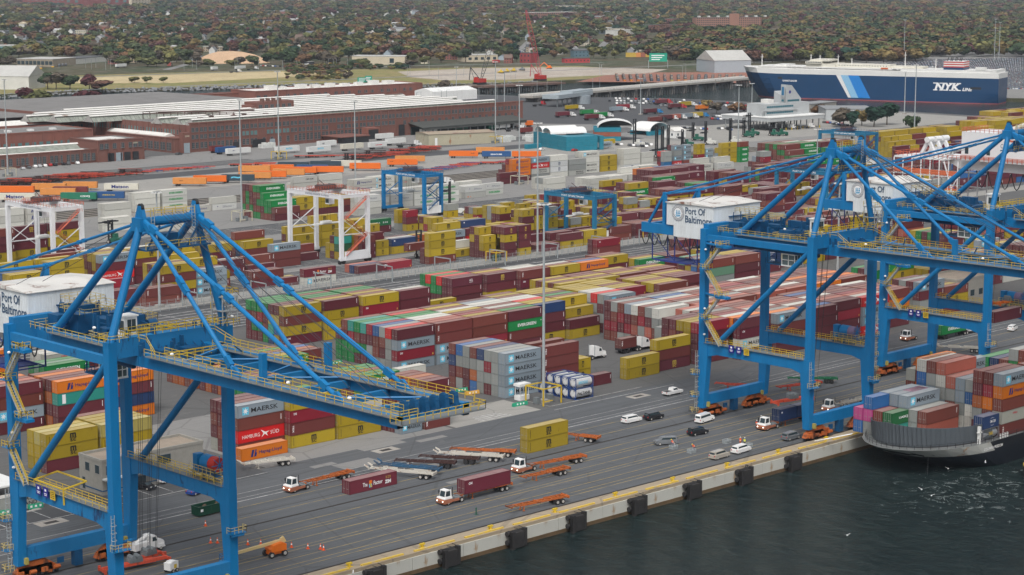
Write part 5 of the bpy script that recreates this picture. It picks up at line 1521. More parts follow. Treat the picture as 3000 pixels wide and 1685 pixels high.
# road trucks
def semi(loc, rz, label, colour='white', box=None, Lb=12.19, sleeper=True, group='road trucks', kindbox='container'):
 """conventional tractor with front at +X; box rides behind"""
 r=empty('semi_truck', loc, rz, label, 'truck', group)
 m={'white': WHITE2, 'blue': mat('truck_blue', (.02,.22,.50),.4), 'red': mat('truck_red', (.5,.02,.03),.4), 'black': BLACKM, 'yellow': mat('truck_yellow', (.6,.4,.05),.4)}[colour]
 mb=MB(); mb.box(-3.4,-.45,.7,3.2,.45,.98); mb.build('chassis', [BLACKM], r)
 mb=MB(); mb.extr([(3.55,.55),(3.5,1.5),(3.2,1.85),(1.9,2.05),(1.9,.7)], 'y', -.85,.85); mb.extr([(3.5,.6),(3.2,1.2),(2.0,1.25),(1.9,.6)], 'y', -1.15,-.85); mb.extr([(3.5,.6),(3.2,1.2),(2.0,1.25),(1.9,.6)], 'y', .85,1.15); mb.build('hood', [m], r)
 mb=MB()
 mb.extr([(1.95,.8),(1.9,2.1),(1.45,3.0),(1.0,3.1),(.3,3.45 if sleeper else 3.05),(-.9 if sleeper else .2,3.5 if sleeper else 3.0),(-.9 if sleeper else .2,.8)], 'y', -1.15,1.15); c=mb.build('cab', [m], r)
 g=MB(); g.add([(1.925,-.95,2.12),(1.925,.95,2.12),(1.5,.9,2.92),(1.5,-.9,2.92)],[(0,1,2,3)]); g.build('windscreen', [GLASS], c)
 for y in (-1.17,1.15):
  g=MB(); g.extr([(1.6,2.05),(1.3,2.8),(.6,2.8),(.6,2.05)], 'y', y, y+.02); g.build('side_window', [GLASS], c)
 mb=MB()
 for y in (-1.05,1.05): mb.tube((-1.1 if sleeper else 0, y,1),(-1.1 if sleeper else 0, y,3.9),.09,6)
 mb.each('exhaust_stack', [GALV], r)
 add_wheels(r,(2.5,),.98,.5,.3); add_wheels(r,(-1.9,-3.1),.9,.5,.5)
 if box:
  t=trailer((0,0,0),0, 'chassis', m=BLACKM, L=Lb+.6)
  del t['category']; del t['label']; del t['group']
  # the chassis is coupled, so it belongs to the truck: its pieces hang below it
  t.name='trailer'; t.parent=r; t.location=(-3.0-Lb/2+.9,0,0)
  for ch in list(t.children):
   if ch.name.startswith('wheel'):
    for g in list(ch.children): bpy.data.objects.remove(g)
 return r
x, y=at(1742,1050); semi((x, y,0),.0, 'white road tractor without trailer waiting between the stacks')
x, y=at(1880,1023); semi((x, y,0),.02, 'white road tractor with a short rust-red box on its trailer', 'white', True,7.0)
rec(x-9.4, y-1.2,1.38,6.06, 't', 'riding on a road trailer behind a white tractor')
x, y=at(2835,976); semi((x, y,0),.0, 'white road tractor with a green box seen through the third crane', 'white', True)
rec(x-2.6-12.3, y-1.2,1.38,12.19, 'E', 'riding on a road trailer seen through the third crane')
# tank containers
def tank(loc, label, frame_mat, tank_mat, mark=None, group='tank containers'):
 r=empty('tank_container', loc,0, label, 'tank container', group)
 mb=MB()
 for x in (-3.03,2.88):
  for y in (-1.22,1.07): mb.box(x, y,0, x+.15, y+.15,2.59)
  for z in (0,2.45): mb.box(x,-1.07, z, x+.15,1.07, z+.14)
  for sy, sz in ((-1,0),(1,0),(-1,1),(1,1)):
   mb.beam((x+.07, sy*1.05,.15+sz*2.3),(x+.07, sy*.45,.6+sz*1.4),.12)
 for y in (-1.22,1.1):
  for z in (0,2.49): mb.box(-2.88, y, z,2.88, y+.12, z+.1)
 mb.build('frame', [frame_mat], r)
 mb=MB(); mb.tube((-2.7,0,1.32),(2.7,0,1.32),1.08,20)
 for s in (-1,1): mb.tube((s*2.7,0,1.32),(s*2.92,0,1.32),1.08,20, r2=.7)
 t=mb.build('tank_shell', [tank_mat], r)
 mb=MB(); mb.box(-2.6,-.35,2.38,2.6,.35,2.5)
 mb.build('walkway', [GALV], r)
 if mark:
  v, f=text_arrays(mark[0],.03); mb=MB()
  mb.add([(mark[1]+(mark[2]-mark[1])*a,-1.1-.01-.0*b,1.0+.75*b) for a, b in v], f); mb.build('lettering', [mark[3]], r)
 return r
TW=mat('tank_white', (.62,.62,.62),.4, dirt=.25); TG=mat('tank_silver', (.36,.38,.40),.3, metal=.4, dirt=.2)
FB=mat('frame_blue', (.02,.06,.22),.5, dirt=.2)
x0, y0=at(1687,1173)
for lv in range(2):
 for k in range(5 if lv == 0 else 4):
  tank((x0+3.05, y0+1.25+2.6*k,.02+lv*2.66), f"blue-framed white tank container, {'upper' if lv else 'lower'} level, {ordinal(k)} from the quay side", FB, TW,('PALTANK', -2.3,2.2, PLAINBLACK) if lv == 0 and k == 0 else (('SINOGAS', -2.0,1.2, LC['B']) if k == 0 else None))
tank((x0+10.6, y0+12.0,.02), 'silver tank container lying between the blue-framed tanks and a maroon box', mat('frame_grey', (.2,.2,.22),.5), TG)
# lamp masts
def mast(x, y, h, label, cage=None, arm=True):
 r=empty('lamp_mast', (x, y,0),0, label, 'lamp mast', 'high lamp masts')
 mb=MB(); mb.tube((0,0,.8),(0,0,h),.42,12, r2=.22); mb.build('pole', [GALV], r)
 mb=MB(); mb.box(-1.1,-1.1,-.02,1.1,1.1,.8); mb.build('footing', [CONC], r)
 mb=MB(); mb.tube((0,0,h-.1),(0,0,h+.12),1.1,12)
 mb.build('ring', [GALVD], r)
 hd=MB()
 for k in range(8):
  t=2*PI*k/8; hd.box(1.35*math.cos(t)-.28,1.35*math.sin(t)-.28, h-.35,1.35*math.cos(t)+.28,1.35*math.sin(t)+.28, h-.02)
 hd.each('lamp_head', [WHITE], r)
 if cage:
  mb=MB(); w=3.0
  for a in (-w, w):
   for b in (-w, w): mb.box(a-.14, b-.14,0, a+.14, b+.14,4.2)
  for s in (-w, w):
   mb.box(-w, s-.13,4.0, w, s+.13,4.26); mb.box(s-.13,-w,4.0, s+.13, w,4.26)
  mb.box(-w,-w-.12,.9,0,-w+.12,1.1)
  mb.build('guard_frame', [cage], r)
  mb=MB(); mb.box(.9,-1.0,0,2.4,.6,1.9); mb.box(-2.6,-.4,0,-1.4,.9,1.5); mb.build('switch_cabinet', [GALVD], r)
 return r
CREAM=mat('cream_paint', (.5,.47,.36),.6, dirt=.3)
for i,(x, y, h, lab, cage) in enumerate((
 (323.8,327.1,48, 'beside the blue-framed tank containers, in a yellow guard frame', YEL),(333.7,505.1,35.6, 'behind the apex of the first crane', None),
 (477.5,660.1,50, 'left of the stepped green stack', CREAM),(659.1,682.9,48, 'in front of the orange-lettered stack', CREAM),
 (498.2,506.6,48, 'by the fence beside the short yellow stacks', None),(498.9,888.3,48.5, 'at the left edge before the brick factory', CREAM),
 (653.6,867.8,48, 'in front of the factory corner', YEL),(809.3,859.2,48.8, 'by the low beige shed', YEL),(893.7,740.8,36.5, 'among the black-masted handlers', None),
 (730.8,558.3,30, 'left of the apex of the second crane', None),(991.1,685.0,47, 'in front of the far yellow stacks', None),(1191.2,832.4,30.2, 'in front of the car carrier amidships', None),
 (1071.0,876.0,25, 'beside the office tower with the slanted roof', None),(1089.9,1204.0,24.5, 'by the near shore of the inlet', None),(1875.3,1313.4,48, 'far behind the car carrier amidships', None),
 (1978.7,1260.9,48, 'far behind the stern of the car carrier, left one', None),(1990,1262,44, 'far behind the stern of the car carrier, right one', None),(605.0,742.0,40, 'over the diagonal orange boxes', None),
 (388,880,20, 'short one before the factory forecourt', None),(472,352,40, 'seen through the third crane portal', CREAM),(1000,1052,30, 'at the truck gate plaza', None),(1048,960,26, 'in the car park by the gate', None))):
 mast(x, y, h, 'tall grey lamp mast '+lab, cage)
# barriers, crates, cones, people
def barrier(p, rz, label, m, L=3.0):
 x, y=at(*p); mb=MB(); mb.extr([(-.35,0),(.35,0),(.14,.85),(-.14,.85)], 'x', -L/2, L/2)
 for k in (-1,0,1): mb.box(k*.95-.2,-.3,.25, k*.95+.2,-.24,.65,1)
 o=mb.build('road_barrier', [m, PLAINWHITE], None,(x, y,0)); o.rotation_euler=(0,0, rz); tag(o, label, 'barrier')
GB=mat('barrier_green', (.02,.30,.17),.5, dirt=.2); OB=mat('barrier_orange', (.62,.33,.06),.5, dirt=.3)
barrier((1523,1188),-.05, 'green and white plastic barrier in front of the lamp mast frame', GB,4.6)
barrier((1352,1147),-.05, 'green and white barrier at the left corner of the grey tower', GB,3.6)
barrier((1384,1155),-.1, 'orange-yellow barrier with a yellow post by the grey tower', OB,4)
barrier((985,1066),-.05, 'green and white barrier at the corner of the green door column', GB,3.6)
barrier((8,1508),-.1, 'green barrier at the left edge by the parking bays', GB,6); barrier((104,1488),-.1, 'short green barrier beside the grey short box', GB,3)
def crate(p, label):
 x, y=at(*p); mb=MB(); mb.box(-.9,-.6,0,.9,.6,.12)
 for a in (-.85,.75):
  for b in (-.55,.45): mb.box(a, b,.12, a+.1, b+.1,.8)
 for z in (.35,.55,.75): mb.box(-.9,-.6,z,.9,-.54,z+.08); mb.box(-.9,.54,z,.9,.6,z+.08); mb.box(-.9,-.54,z,-.84,.54,z+.08); mb.box(.84,-.54,z,.9,.54,z+.08)
 mb.box(-.7,-.4,.12,.6,.3,.5)
 tag(mb.build('steel_crate', [GALV], None,(x, y,0)), label, 'crate', 'lashing gear crates')
crate((2026,1326), 'grey lashing crate beside the bending worker'); crate((2129,1298), 'grey lashing crate alone on the quay'); crate((2192,1310), 'grey crate behind the white minivan'); crate((1973,1314), 'grey crate beside the grey minivan and worker')
mb=MB()
for k in range(3): mb.box(-1.6+1.1*k,-1,0,-.6+1.1*k,1,1.1)
for a in (-1.4,1.4):
 for b in (-.8,.8): mb.beam((a, b,1.1),(a, b,3.4),.1)
mb.box(-1.8,-1.1,3.4,1.9,1.1,4.0)
tag(mb.build('booth', [WHITE], None,(*at(1529,1170),0)), 'white lashing station with a raised box beside the lamp mast', 'booth')
CO=mat('cone_orange', (.75,.10,.02),.5, dirt=.1)
cm=MB(); cm.box(-.22,-.22,0,.22,.22,.05,0); cm.tube((0,0,.05),(0,0,.85),.17,10,0,r2=.035); cm.tube((0,0,.42),(0,0,.6),.115,10,1,r2=.08)
cme=cm.mesh('traffic_cone', [CO, PLAINWHITE])
for i,(px, py, lab) in enumerate(((617,1591,'first of the row left of the first crane leg'),(637,1591,'second of the row left of the crane leg'),(664,1594,'third of the row, nearest the crane leg'),(726,1596,'just right of the first crane leg'),(764,1596,'above the boom of the orange lift'),
  (854,1604,'right of the orange lift'),(902,1608,'fourth from the right end of the row'),(939,1609,'left one of the close pair at the right end'),(948,1612,'right one of the close pair at the right end'),(602,1541,'alone below the green dumpster'),(150,1478,'by the parking bays at the left'))):
 o=bpy.data.objects.new('traffic_cone', cme); COL.objects.link(o); o.location=(*at(px, py),0); o.scale=(1.25,1.25,1.25)
 tag(o, 'orange traffic cone '+lab, 'cone', 'traffic cones on the apron')
def person(p, label, top, legs=(.02,.03,.10), bend=0.0, rz=0.0, helmet=(.75,.75,.72)):
 """one continuous body grown over a jointed skeleton, then clothes and helmet"""
 x, y=at(*p)
 r=empty('person', (x, y,0), rz, label, 'person')
 s, c=math.sin(bend), math.cos(bend)
 hip=Vector((-.18*s,0,.92-.12*s))
 chest=hip+Vector((.42*s,0,.42*c+.03)); neck=hip+Vector((.60*s,0,.58*c+.04)); head=hip+Vector((.74*s,0,.76*c+.06))
 joints=[(hip,.15),(hip+(chest-hip)*.5,.14),(chest,.17),(neck,.065),(head,.10),
      (hip+Vector((0,.10,-.04)),.10),(Vector((.05,.12,.48)),.075),(Vector((0,.13,.09)),.05),(Vector((.14,.14,.05)),.045),
      (hip+Vector((0,-.10,-.04)),.10),(Vector((-.04,-.12,.48)),.075),(Vector((-.08,-.13,.09)),.05),(Vector((.06,-.14,.05)),.045),
      (chest+Vector((.0,.2,.08)),.07),(chest+Vector((.05+.1*s,.27,-.2)),.048),(chest+Vector((.22+.1*s,.24,-.42)),.038),(chest+Vector((.28+.1*s,.23,-.50)),.04),
      (chest+Vector((.0,-.2,.08)),.07),(chest+Vector((.05+.1*s,-.27,-.2)),.048),(chest+Vector((.2+.1*s,-.24,-.44)),.038),(chest+Vector((.26+.1*s,-.23,-.52)),.04)]
 edges=[(0,1),(1,2),(2,3),(3,4),(0,5),(5,6),(6,7),(7,8),(0,9),(9,10),(10,11),(11,12),(2,13),(13,14),(14,15),(15,16),(2,17),(17,18),(18,19),(19,20)]
 me=bpy.data.meshes.new('body'); me.from_pydata([tuple(j[0]) for j in joints], edges,[])
 o=bpy.data.objects.new('body', me); COL.objects.link(o); o.parent=r
 mod=o.modifiers.new('skin', 'SKIN')
 for i, j in enumerate(joints): me.skin_vertices[0].data[i].radius=(j[1], j[1]*.85 if i != 4 else j[1]*1.15)
 me.skin_vertices[0].data[0].use_root=True
 o.modifiers.new('smooth', 'SUBSURF').levels=1; o.modifiers['smooth'].render_levels=1
 pants=mat('trousers_%d' % int(legs[0]*999+legs[2]*99), legs,.8, dirt=.1)
 me.materials.append(pants)
 vest=MB(); a=hip+Vector((0,0,.02)); d=(neck-a)
 for k in range(4):
  p0=a+d*(k/4); p1=a+d*((k+1)/4)
  vest.tube(p0, p1,.185+.012*k-(.06 if k == 3 else 0),12,1 if k == 1 else 0, r2=.19+.012*(k+1)-(.1 if k == 3 else 0))
 vest.build('vest', [mat('vest_%s' % ('y' if top[1] > .3 else 'o'), top,.6, dirt=0), mat('reflective_band', (.6,.6,.55),.3, dirt=0)], r)
 sl=MB()
 for q in (13,17): sl.tube(joints[q][0], joints[q+1][0],.075,8, r2=.06)
 sl.build('sleeve', [mat('vest_%s' % ('y' if top[1] > .3 else 'o'), top,.6)], r)
 fc=MB(); fc.sphere(tuple(head+Vector((.02,0,.03))),.105,12,9, sz=1.2); f=fc.build('face', [mat('skin', (.32,.18,.12),.6, dirt=0)], r)
 ft=MB(); ft.box(head.x+.11,-.018, head.z-.0, head.x+.145,.018, head.z+.05)
 for q in (-.04,.04): ft.sphere((head.x+.11, q, head.z+.06),.014,6,4)
 ft.box(head.x+.10,-.03, head.z-.045, head.x+.125,.03, head.z-.03); ft.build('nose_eyes_mouth', [mat('features', (.12,.05,.04),.6, dirt=0)], f)
 hm=MB(); hm.sphere(tuple(head+Vector((.01,0,.09))),.135,12,6, sz=.85); hm.tube(head+Vector((.03,0,.075)), head+Vector((.03,0,.09)),.165,12)
 hm.build('hard_hat', [mat('helmet_%d' % int(helmet[0]*99+helmet[2]*9), helmet,.35, dirt=0)], r)
 bt=MB()
 for q in (8,12): v=joints[q][0]; bt.box(v.x-.17, v.y-.06,0, v.x+.09, v.y+.06,.11)
 bt.build('boot', [BLACKM], r)
 return r
ORV, YLV=(.85,.13,.02),(.75,.75,.04)
person((2216.5,1255), 'worker in an orange vest standing in front of the yard tractor', ORV, rz=.3)
person((2229.5,1241), 'worker in a bright yellow vest beside the yard tractor cab', YLV, rz=2.5)
person((2168.5,1305), 'worker all in orange facing a colleague on the quay', ORV,(.45,.09,.02), rz=0)
person((2181.5,1307), 'worker in a yellow jacket with a notebook on the quay', YLV, rz=PI)
person((2033,1320), 'worker in orange bending over a grey crate', ORV, bend=.9, rz=PI-.3, helmet=(.8,.6,.05))
person((1971,1309), 'worker in orange leaning at the open side of the grey minivan', ORV,(.03,.03,.2), bend=.6, rz=PI*.8, helmet=(.8,.25,.05))
x, y=at(1395,1507); mb=MB(); mb.tube((0,0,0),(0,0,1.1),.13,8); mb.tube((0,0,1.1),(0,0,1.3),.17,8); mb.box(-.35,-.35,0,.35,.35,.05)
tag(mb.build('marker_post', [mat('post_green', (.03,.10,.07),.6)], None,(x, y,0)), 'small dark green marker post alone on the apron', 'post')
# dumpster
x, y=at(582,1517)
r=empty('roll_off_dumpster', (x+3.3, y+1.2,0),.02, 'long dark green open dumpster full of brown scrap', 'dumpster')
DG=mat('dumpster_green', (.008,.06,.035),.5, dirt=.4)
mb=MB(); mb.box(-3.3,-1.2,.25,3.3,1.2,.4)
for (a,b,c,d) in ((-3.3,-1.2,3.3,-1.1),(-3.3,1.1,3.3,1.2),(-3.3,-1.1,-3.2,1.1),(3.2,-1.1,3.3,1.1)): mb.box(a,b,.4,c,d,1.9)
for k in range(9): mb.box(-3.2+.78*k,-1.27,.4,-3.08+.78*k,-1.2,1.85)
for k in range(4): mb.box(-3.37,-1.0+.6*k,.4,-3.3,-.88+.6*k,1.85)
mb.box(-3.36,-1.28,1.85,3.36,-1.08,2.0); mb.box(-3.36,1.08,1.85,3.36,1.28,2.0); mb.box(-3.36,-1.08,1.85,-3.18,1.08,2.0); mb.build('bin', [DG], r)
mb=MB(); rr=random.Random(4)
for k in range(26): a, b, s=rr.uniform(-3,3), rr.uniform(-1,1), rr.uniform(.2,.5); mb.box(a-s/2, b-s/2 if b > -.6 else b,.9, min(a+s,3.1), min(b+s/2,1.0),1.4+rr.uniform(0,.35))
mb.build('scrap', [mat('scrap_brown', (.14,.10,.07),.9, dirt=.5, scale=2)], r)
mb=MB()
for k in (-2.9,1.6): mb.box(k,-1.285,1.0, k+.6,-1.275,1.5)
mb.build('label', [PLAINWHITE], r)
# boom lift
x, y=at(806,1628)
r=empty('boom_lift', (x, y,0), PI*.97, 'orange boom lift with its boom reaching to the first crane', 'boom lift')
OR=mat('lift_orange', (.75,.16,.01),.4, dirt=.15)
mb=MB(); mb.box(-1.4,-.8,.5,1.4,.8,.95); mb.build('base', [OR], r)
mb=MB(); mb.extr([(-1.7,1.0),(1.3,1.0),(1.4,1.5),(1.0,2.2),(-.9,2.5),(-1.7,2.2)],'y',-1.15,1.15); mb.build('turret', [OR], r)
mb=MB(); mb.beam((-1.5,0,2.6),(9.4,.2,1.9),.42,.5); mb.beam((-1.9,0,2.2),(-1.4,0,3.1),.5,.7); mb.build('boom', [mat('lift_cream', (.62,.47,.22),.5, dirt=.2)], r)
mb=MB(); mb.rail([(9.6,-.9,1.0),(9.6,1.1,1.0),(10.7,1.1,1.0),(10.7,-.9,1.0),(9.6,-.9,1.0)], step=.9, t=.08); mb.box(9.5,-.9,.9,10.8,1.1,1.0); mb.build('basket', [BLUE], r)
mb=MB(); mb.box(-.2,-1.17,1.5,.3,-1.155,1.9); mb.build('panel', [YEL], r)
add_wheels(r,(-1.35,1.35),1.05,.55,.4)
# spreader beams and small plant near the first crane
def spreader(a, b, z, label, m=RED, name='spreader_beam'):
 a=Vector((*at(a[0], a[1], z), z)); b=Vector((*at(b[0], b[1], z), z)); L=(b-a).length
 r=empty(name,(a+b)/2, math.atan2(b.y-a.y, b.x-a.x), label, 'spreader')
 mb=MB(); mb.box(-L/2,-.3,-.25,L/2,.3,.3); mb.box(-L*.3,-.75,-.2,L*.3,-.35,.25); mb.box(-L*.3,.35,-.2,L*.3,.75,.25); mb.build('beam', [m], r)
 mb=MB(); mb.box(-L/2-.3,-1.22,-.35,-L/2+.1,1.22,.15); mb.box(L/2-.1,-1.22,-.35,L/2+.3,1.22,.15)
 for s in (-1,1):
  for k in (-1,1): mb.box(s*L/2-.2, k*1.22-.15,-.6, s*L/2+.2, k*1.22+.15,.35)
 mb.build('end_beam', [m], r)
 mb=MB(); mb.box(-1.2,-.8,.3,1.2,.8,.9); mb.tube((-.6,-.9,1.1),(-.6,.9,1.1),.45,10); mb.tube((.6,-.9,1.1),(.6,.9,1.1),.45,10); mb.build('head_block', [GALVD], r)
 return r
REDO=rusty('spreader_red', (.55,.07,.03),(.25,.05,.03),.4,1)
spreader((300,1668),(488,1632),.9,'long orange-red spreader beam lying near the first crane leg', REDO)
spreader((402,1638),(470,1618),.9,'short spreader frame behind the crane leg at the left', REDO)
x, y=at(502,1675); r=empty('generator_trailer', (x, y,0),.3, 'small white generator trailer with black wheels near the first crane leg', 'generator')
mb=MB(); mb.box(-1.1,-.7,.5,1.1,.7,1.8); mb.box(-.6,-.72,1.8,.5,.6,2.0); mb.build('housing', [WHITE2], r); add_wheels(r,(-.5,.5),.78,.34,.2)
mb=MB(); mb.box(-.1,-.73,.7,.6,-.705,1.4); mb.build('panel', [YEL], r)
x, y=at(428,1618); r=semi((x, y,0),.1, 'white bucket truck behind the first crane leg', sleeper=False)
mb=MB(); mb.box(-3.2,-1.1,1.0,.1,1.1,2.2); mb.tube((-2.4,0,2.2),(.8,0,3.2),.28,8); mb.build('service_body', [WHITE2], r)
# hanging load under cranes two and three
r=spreader((2270,1178),(2372,1162),6.2,'red spreader with grey head block hanging above the navy boxes', REDO, 'hanging_spreader')
r=spreader((2920,888),(2992,878),19.5,'orange spreader holding a maroon box at the third crane', mat('spreader_orange', (.62,.14,.02),.5), 'hanging_spreader')
x, y=at(2914,947,16.5); rec(x, y,16.5,12.19, 'r', 'hoisted in the air by the third crane')
# small office behind the first crane
def facade(name, x0, y0, x1, y1, h, wallm, label, cat, windows=(), roofm=None, z0=0.0, parapet=.6, group=None, rz=0):
 """rectangular building; windows: (side, u0, u1, z0, z1) with side 'S' (-Y wall) or 'W' (-X wall); panes sit in frames"""
 r=empty(name,(0,0, z0),0, label, cat, group)
 mb=MB(); mb.box(x0, y0,-.3, x1, y1, h); w=mb.build('wall', [wallm], r)
 mb=MB(); mb.box(x0+.3, y0+.3, h, x1-.3, y1-.3, h+.08)
 mb.build('roof', [roofm or mat('gravel_roof', (.30,.25,.20),.9, dirt=.3)], r)
 mb=MB()
 for a, b, c, d in ((x0-.08,y0-.08,x1+.08,y0+.3),(x0-.08,y1-.3,x1+.08,y1+.08),(x0-.08,y0+.3,x0+.3,y1-.3),(x1-.3,y0+.3,x1+.08,y1-.3)): mb.box(a, b, h, c, d, h+parapet)
 mb.build('parapet', [wallm], r)
 for side, u0, u1, a, b in windows:
  f=MB(); g=MB()
  if side == 'S': f.box(u0-.08, y0-.06, a-.08, u1+.08, y0-.002, b+.08); g.box(u0, y0-.09, a, u1, y0-.062, b)
  else: f.box(x0-.06, u0-.08, a-.08, x0-.002, u1+.08, b+.08); g.box(x0-.09, u0, a, x0-.062, u1, b)
  o=f.build('window', [mat('window_frame_grey', (.2,.21,.22),.5, dirt=0)], r); g.build('pane', [GLASS], o)
 return r
BLOCKW=mat('block_wall', (.29,.28,.25),.85, dirt=.2, scale=1.2)
ox, oy=201.5,326.9
r=facade('site_office', ox, oy, ox+24, oy+8.4,6.6, BLOCKW, 'two-storey beige block office with flat gravel roof behind the first crane', 'office building',
 [('W', oy+1.0, oy+2.4,4.2,5.8),('W', oy+4.6, oy+6.0,4.2,5.8),('S', ox+.9, ox+3.6,4.0,5.8),('S', ox+6.5, ox+9.2,4.0,5.8),('S', ox+13, ox+16,4.0,5.8),('S', ox+1, ox+4,1.0,2.4),('S', ox+7, ox+10,1.0,2.4),('W', oy+6.3, oy+7.2,.3,2.6)])
mb=MB(); mb.box(ox-.05, oy-1.2,3.1, ox+13, oy-.05,3.4); mb.rail([(ox+4.5, oy-1.2,3.4),(ox+8.5, oy-1.2,3.4)],.9,1); mb.build('balcony', [mat('pale_trim', (.52,.54,.53),.6)], r)
mb=MB(); mb.box(ox-.07, oy+.05,.75, ox-.003, oy+8.3,.95); mb.box(ox, oy-.07,.75, ox+24, oy-.003,.95); mb.build('blue_band', [MACH], r)
ox, oy=515.0,332.0
r=facade('control_office', ox-8, oy+1, ox+11, oy+14,8.6, BLOCKW, 'grey block control office with flat roof behind the third crane', 'office building',
 [('S', ox-6.6, ox-4.6,3.4,5.2),('S', ox-.6, ox+1.4,3.4,5.2),('S', ox+4, ox+6,3.4,5.2),('W', oy+3, oy+5,3.4,5.2),('W', oy+8, oy+10,3.4,5.2)])
r=empty('open_shed', (0,0,0),0, 'white roofed open shed at the left edge behind the first crane', 'shed')
mb=MB(); mb.box(150,333.5,3.6,188.2,354,3.9); mb.build('roof', [WHITE], r)
for k in range(5):
 mb=MB(); mb.box(152+8.6*k,333.7,0,152.3+8.6*k,334,3.6); mb.build('post', [WHITE], r)
# steel fence beside the haul road: posts and wires
FEN=mat('fence_galvanised', (.30,.33,.34),.5, dirt=.2)
fr=empty('steel_fence', (0,0,0),0, 'long grey steel fence with square gate frames between the two yards', 'fence')
pm=MB(); pm.box(-.07,-.07,0,.07,.07,2.3); pme=pm.mesh('fence_post', [FEN])
rm=MB()
for z in (.25,.8,1.35,1.9,2.25): rm.box(.07,-.04,z,3.13,.04,z+.06)
rme=rm.mesh('fence_rail', [FEN])
for row,(y, xa, xb) in enumerate(((503.2,300,700),(497.4,300,700))):
 n=int((xb-xa)/3.2)
 for k in range(n):
  if k < 140:
   o=bpy.data.objects.new('fence_post', pme); COL.objects.link(o); o.parent=fr; o.location=(xa+3.2*k, y,0)
   o=bpy.data.objects.new('fence_rail', rme); COL.objects.link(o); o.parent=fr; o.location=(xa+3.2*k, y,0)
gm=MB()
for k in range(14):
 x=340+26*k; gm.box(x,494,0, x+.3,494.3,5.0); gm.box(x,502,0, x+.3,502.3,5.0); gm.box(x,494,4.8, x+.3,502.3,5.1)
gm.build('gate_frame', [FEN], fr)['kind']='stuff'
for k,(x, y) in enumerate(((476.0,505.0),(560,506))):
 r=empty('yellow_cage', (x, y,0),0,('bright yellow guard frame round a dark green cabinet beside the four-high yellow stack' if k == 0 else 'yellow guard frame farther right along the fence'), 'guard frame')
 mb=MB(); w=2.6
 for a in (-w, w):
  for b in (-w, w): mb.box(a-.14, b-.14,0, a+.14, b+.14,3.4)
 for s in (-w, w): mb.box(-w, s-.13,3.2, w, s+.13,3.46); mb.box(s-.13,-w,3.2, s+.13, w,3.46)
 mb.build('frame', [YEL], r)
 mb=MB(); mb.box(-1.3,-1.2,0,1.3,1.2,2.2); mb.build('cabinet', [mat('cabinet_green', (.01,.06,.05),.5)], r)
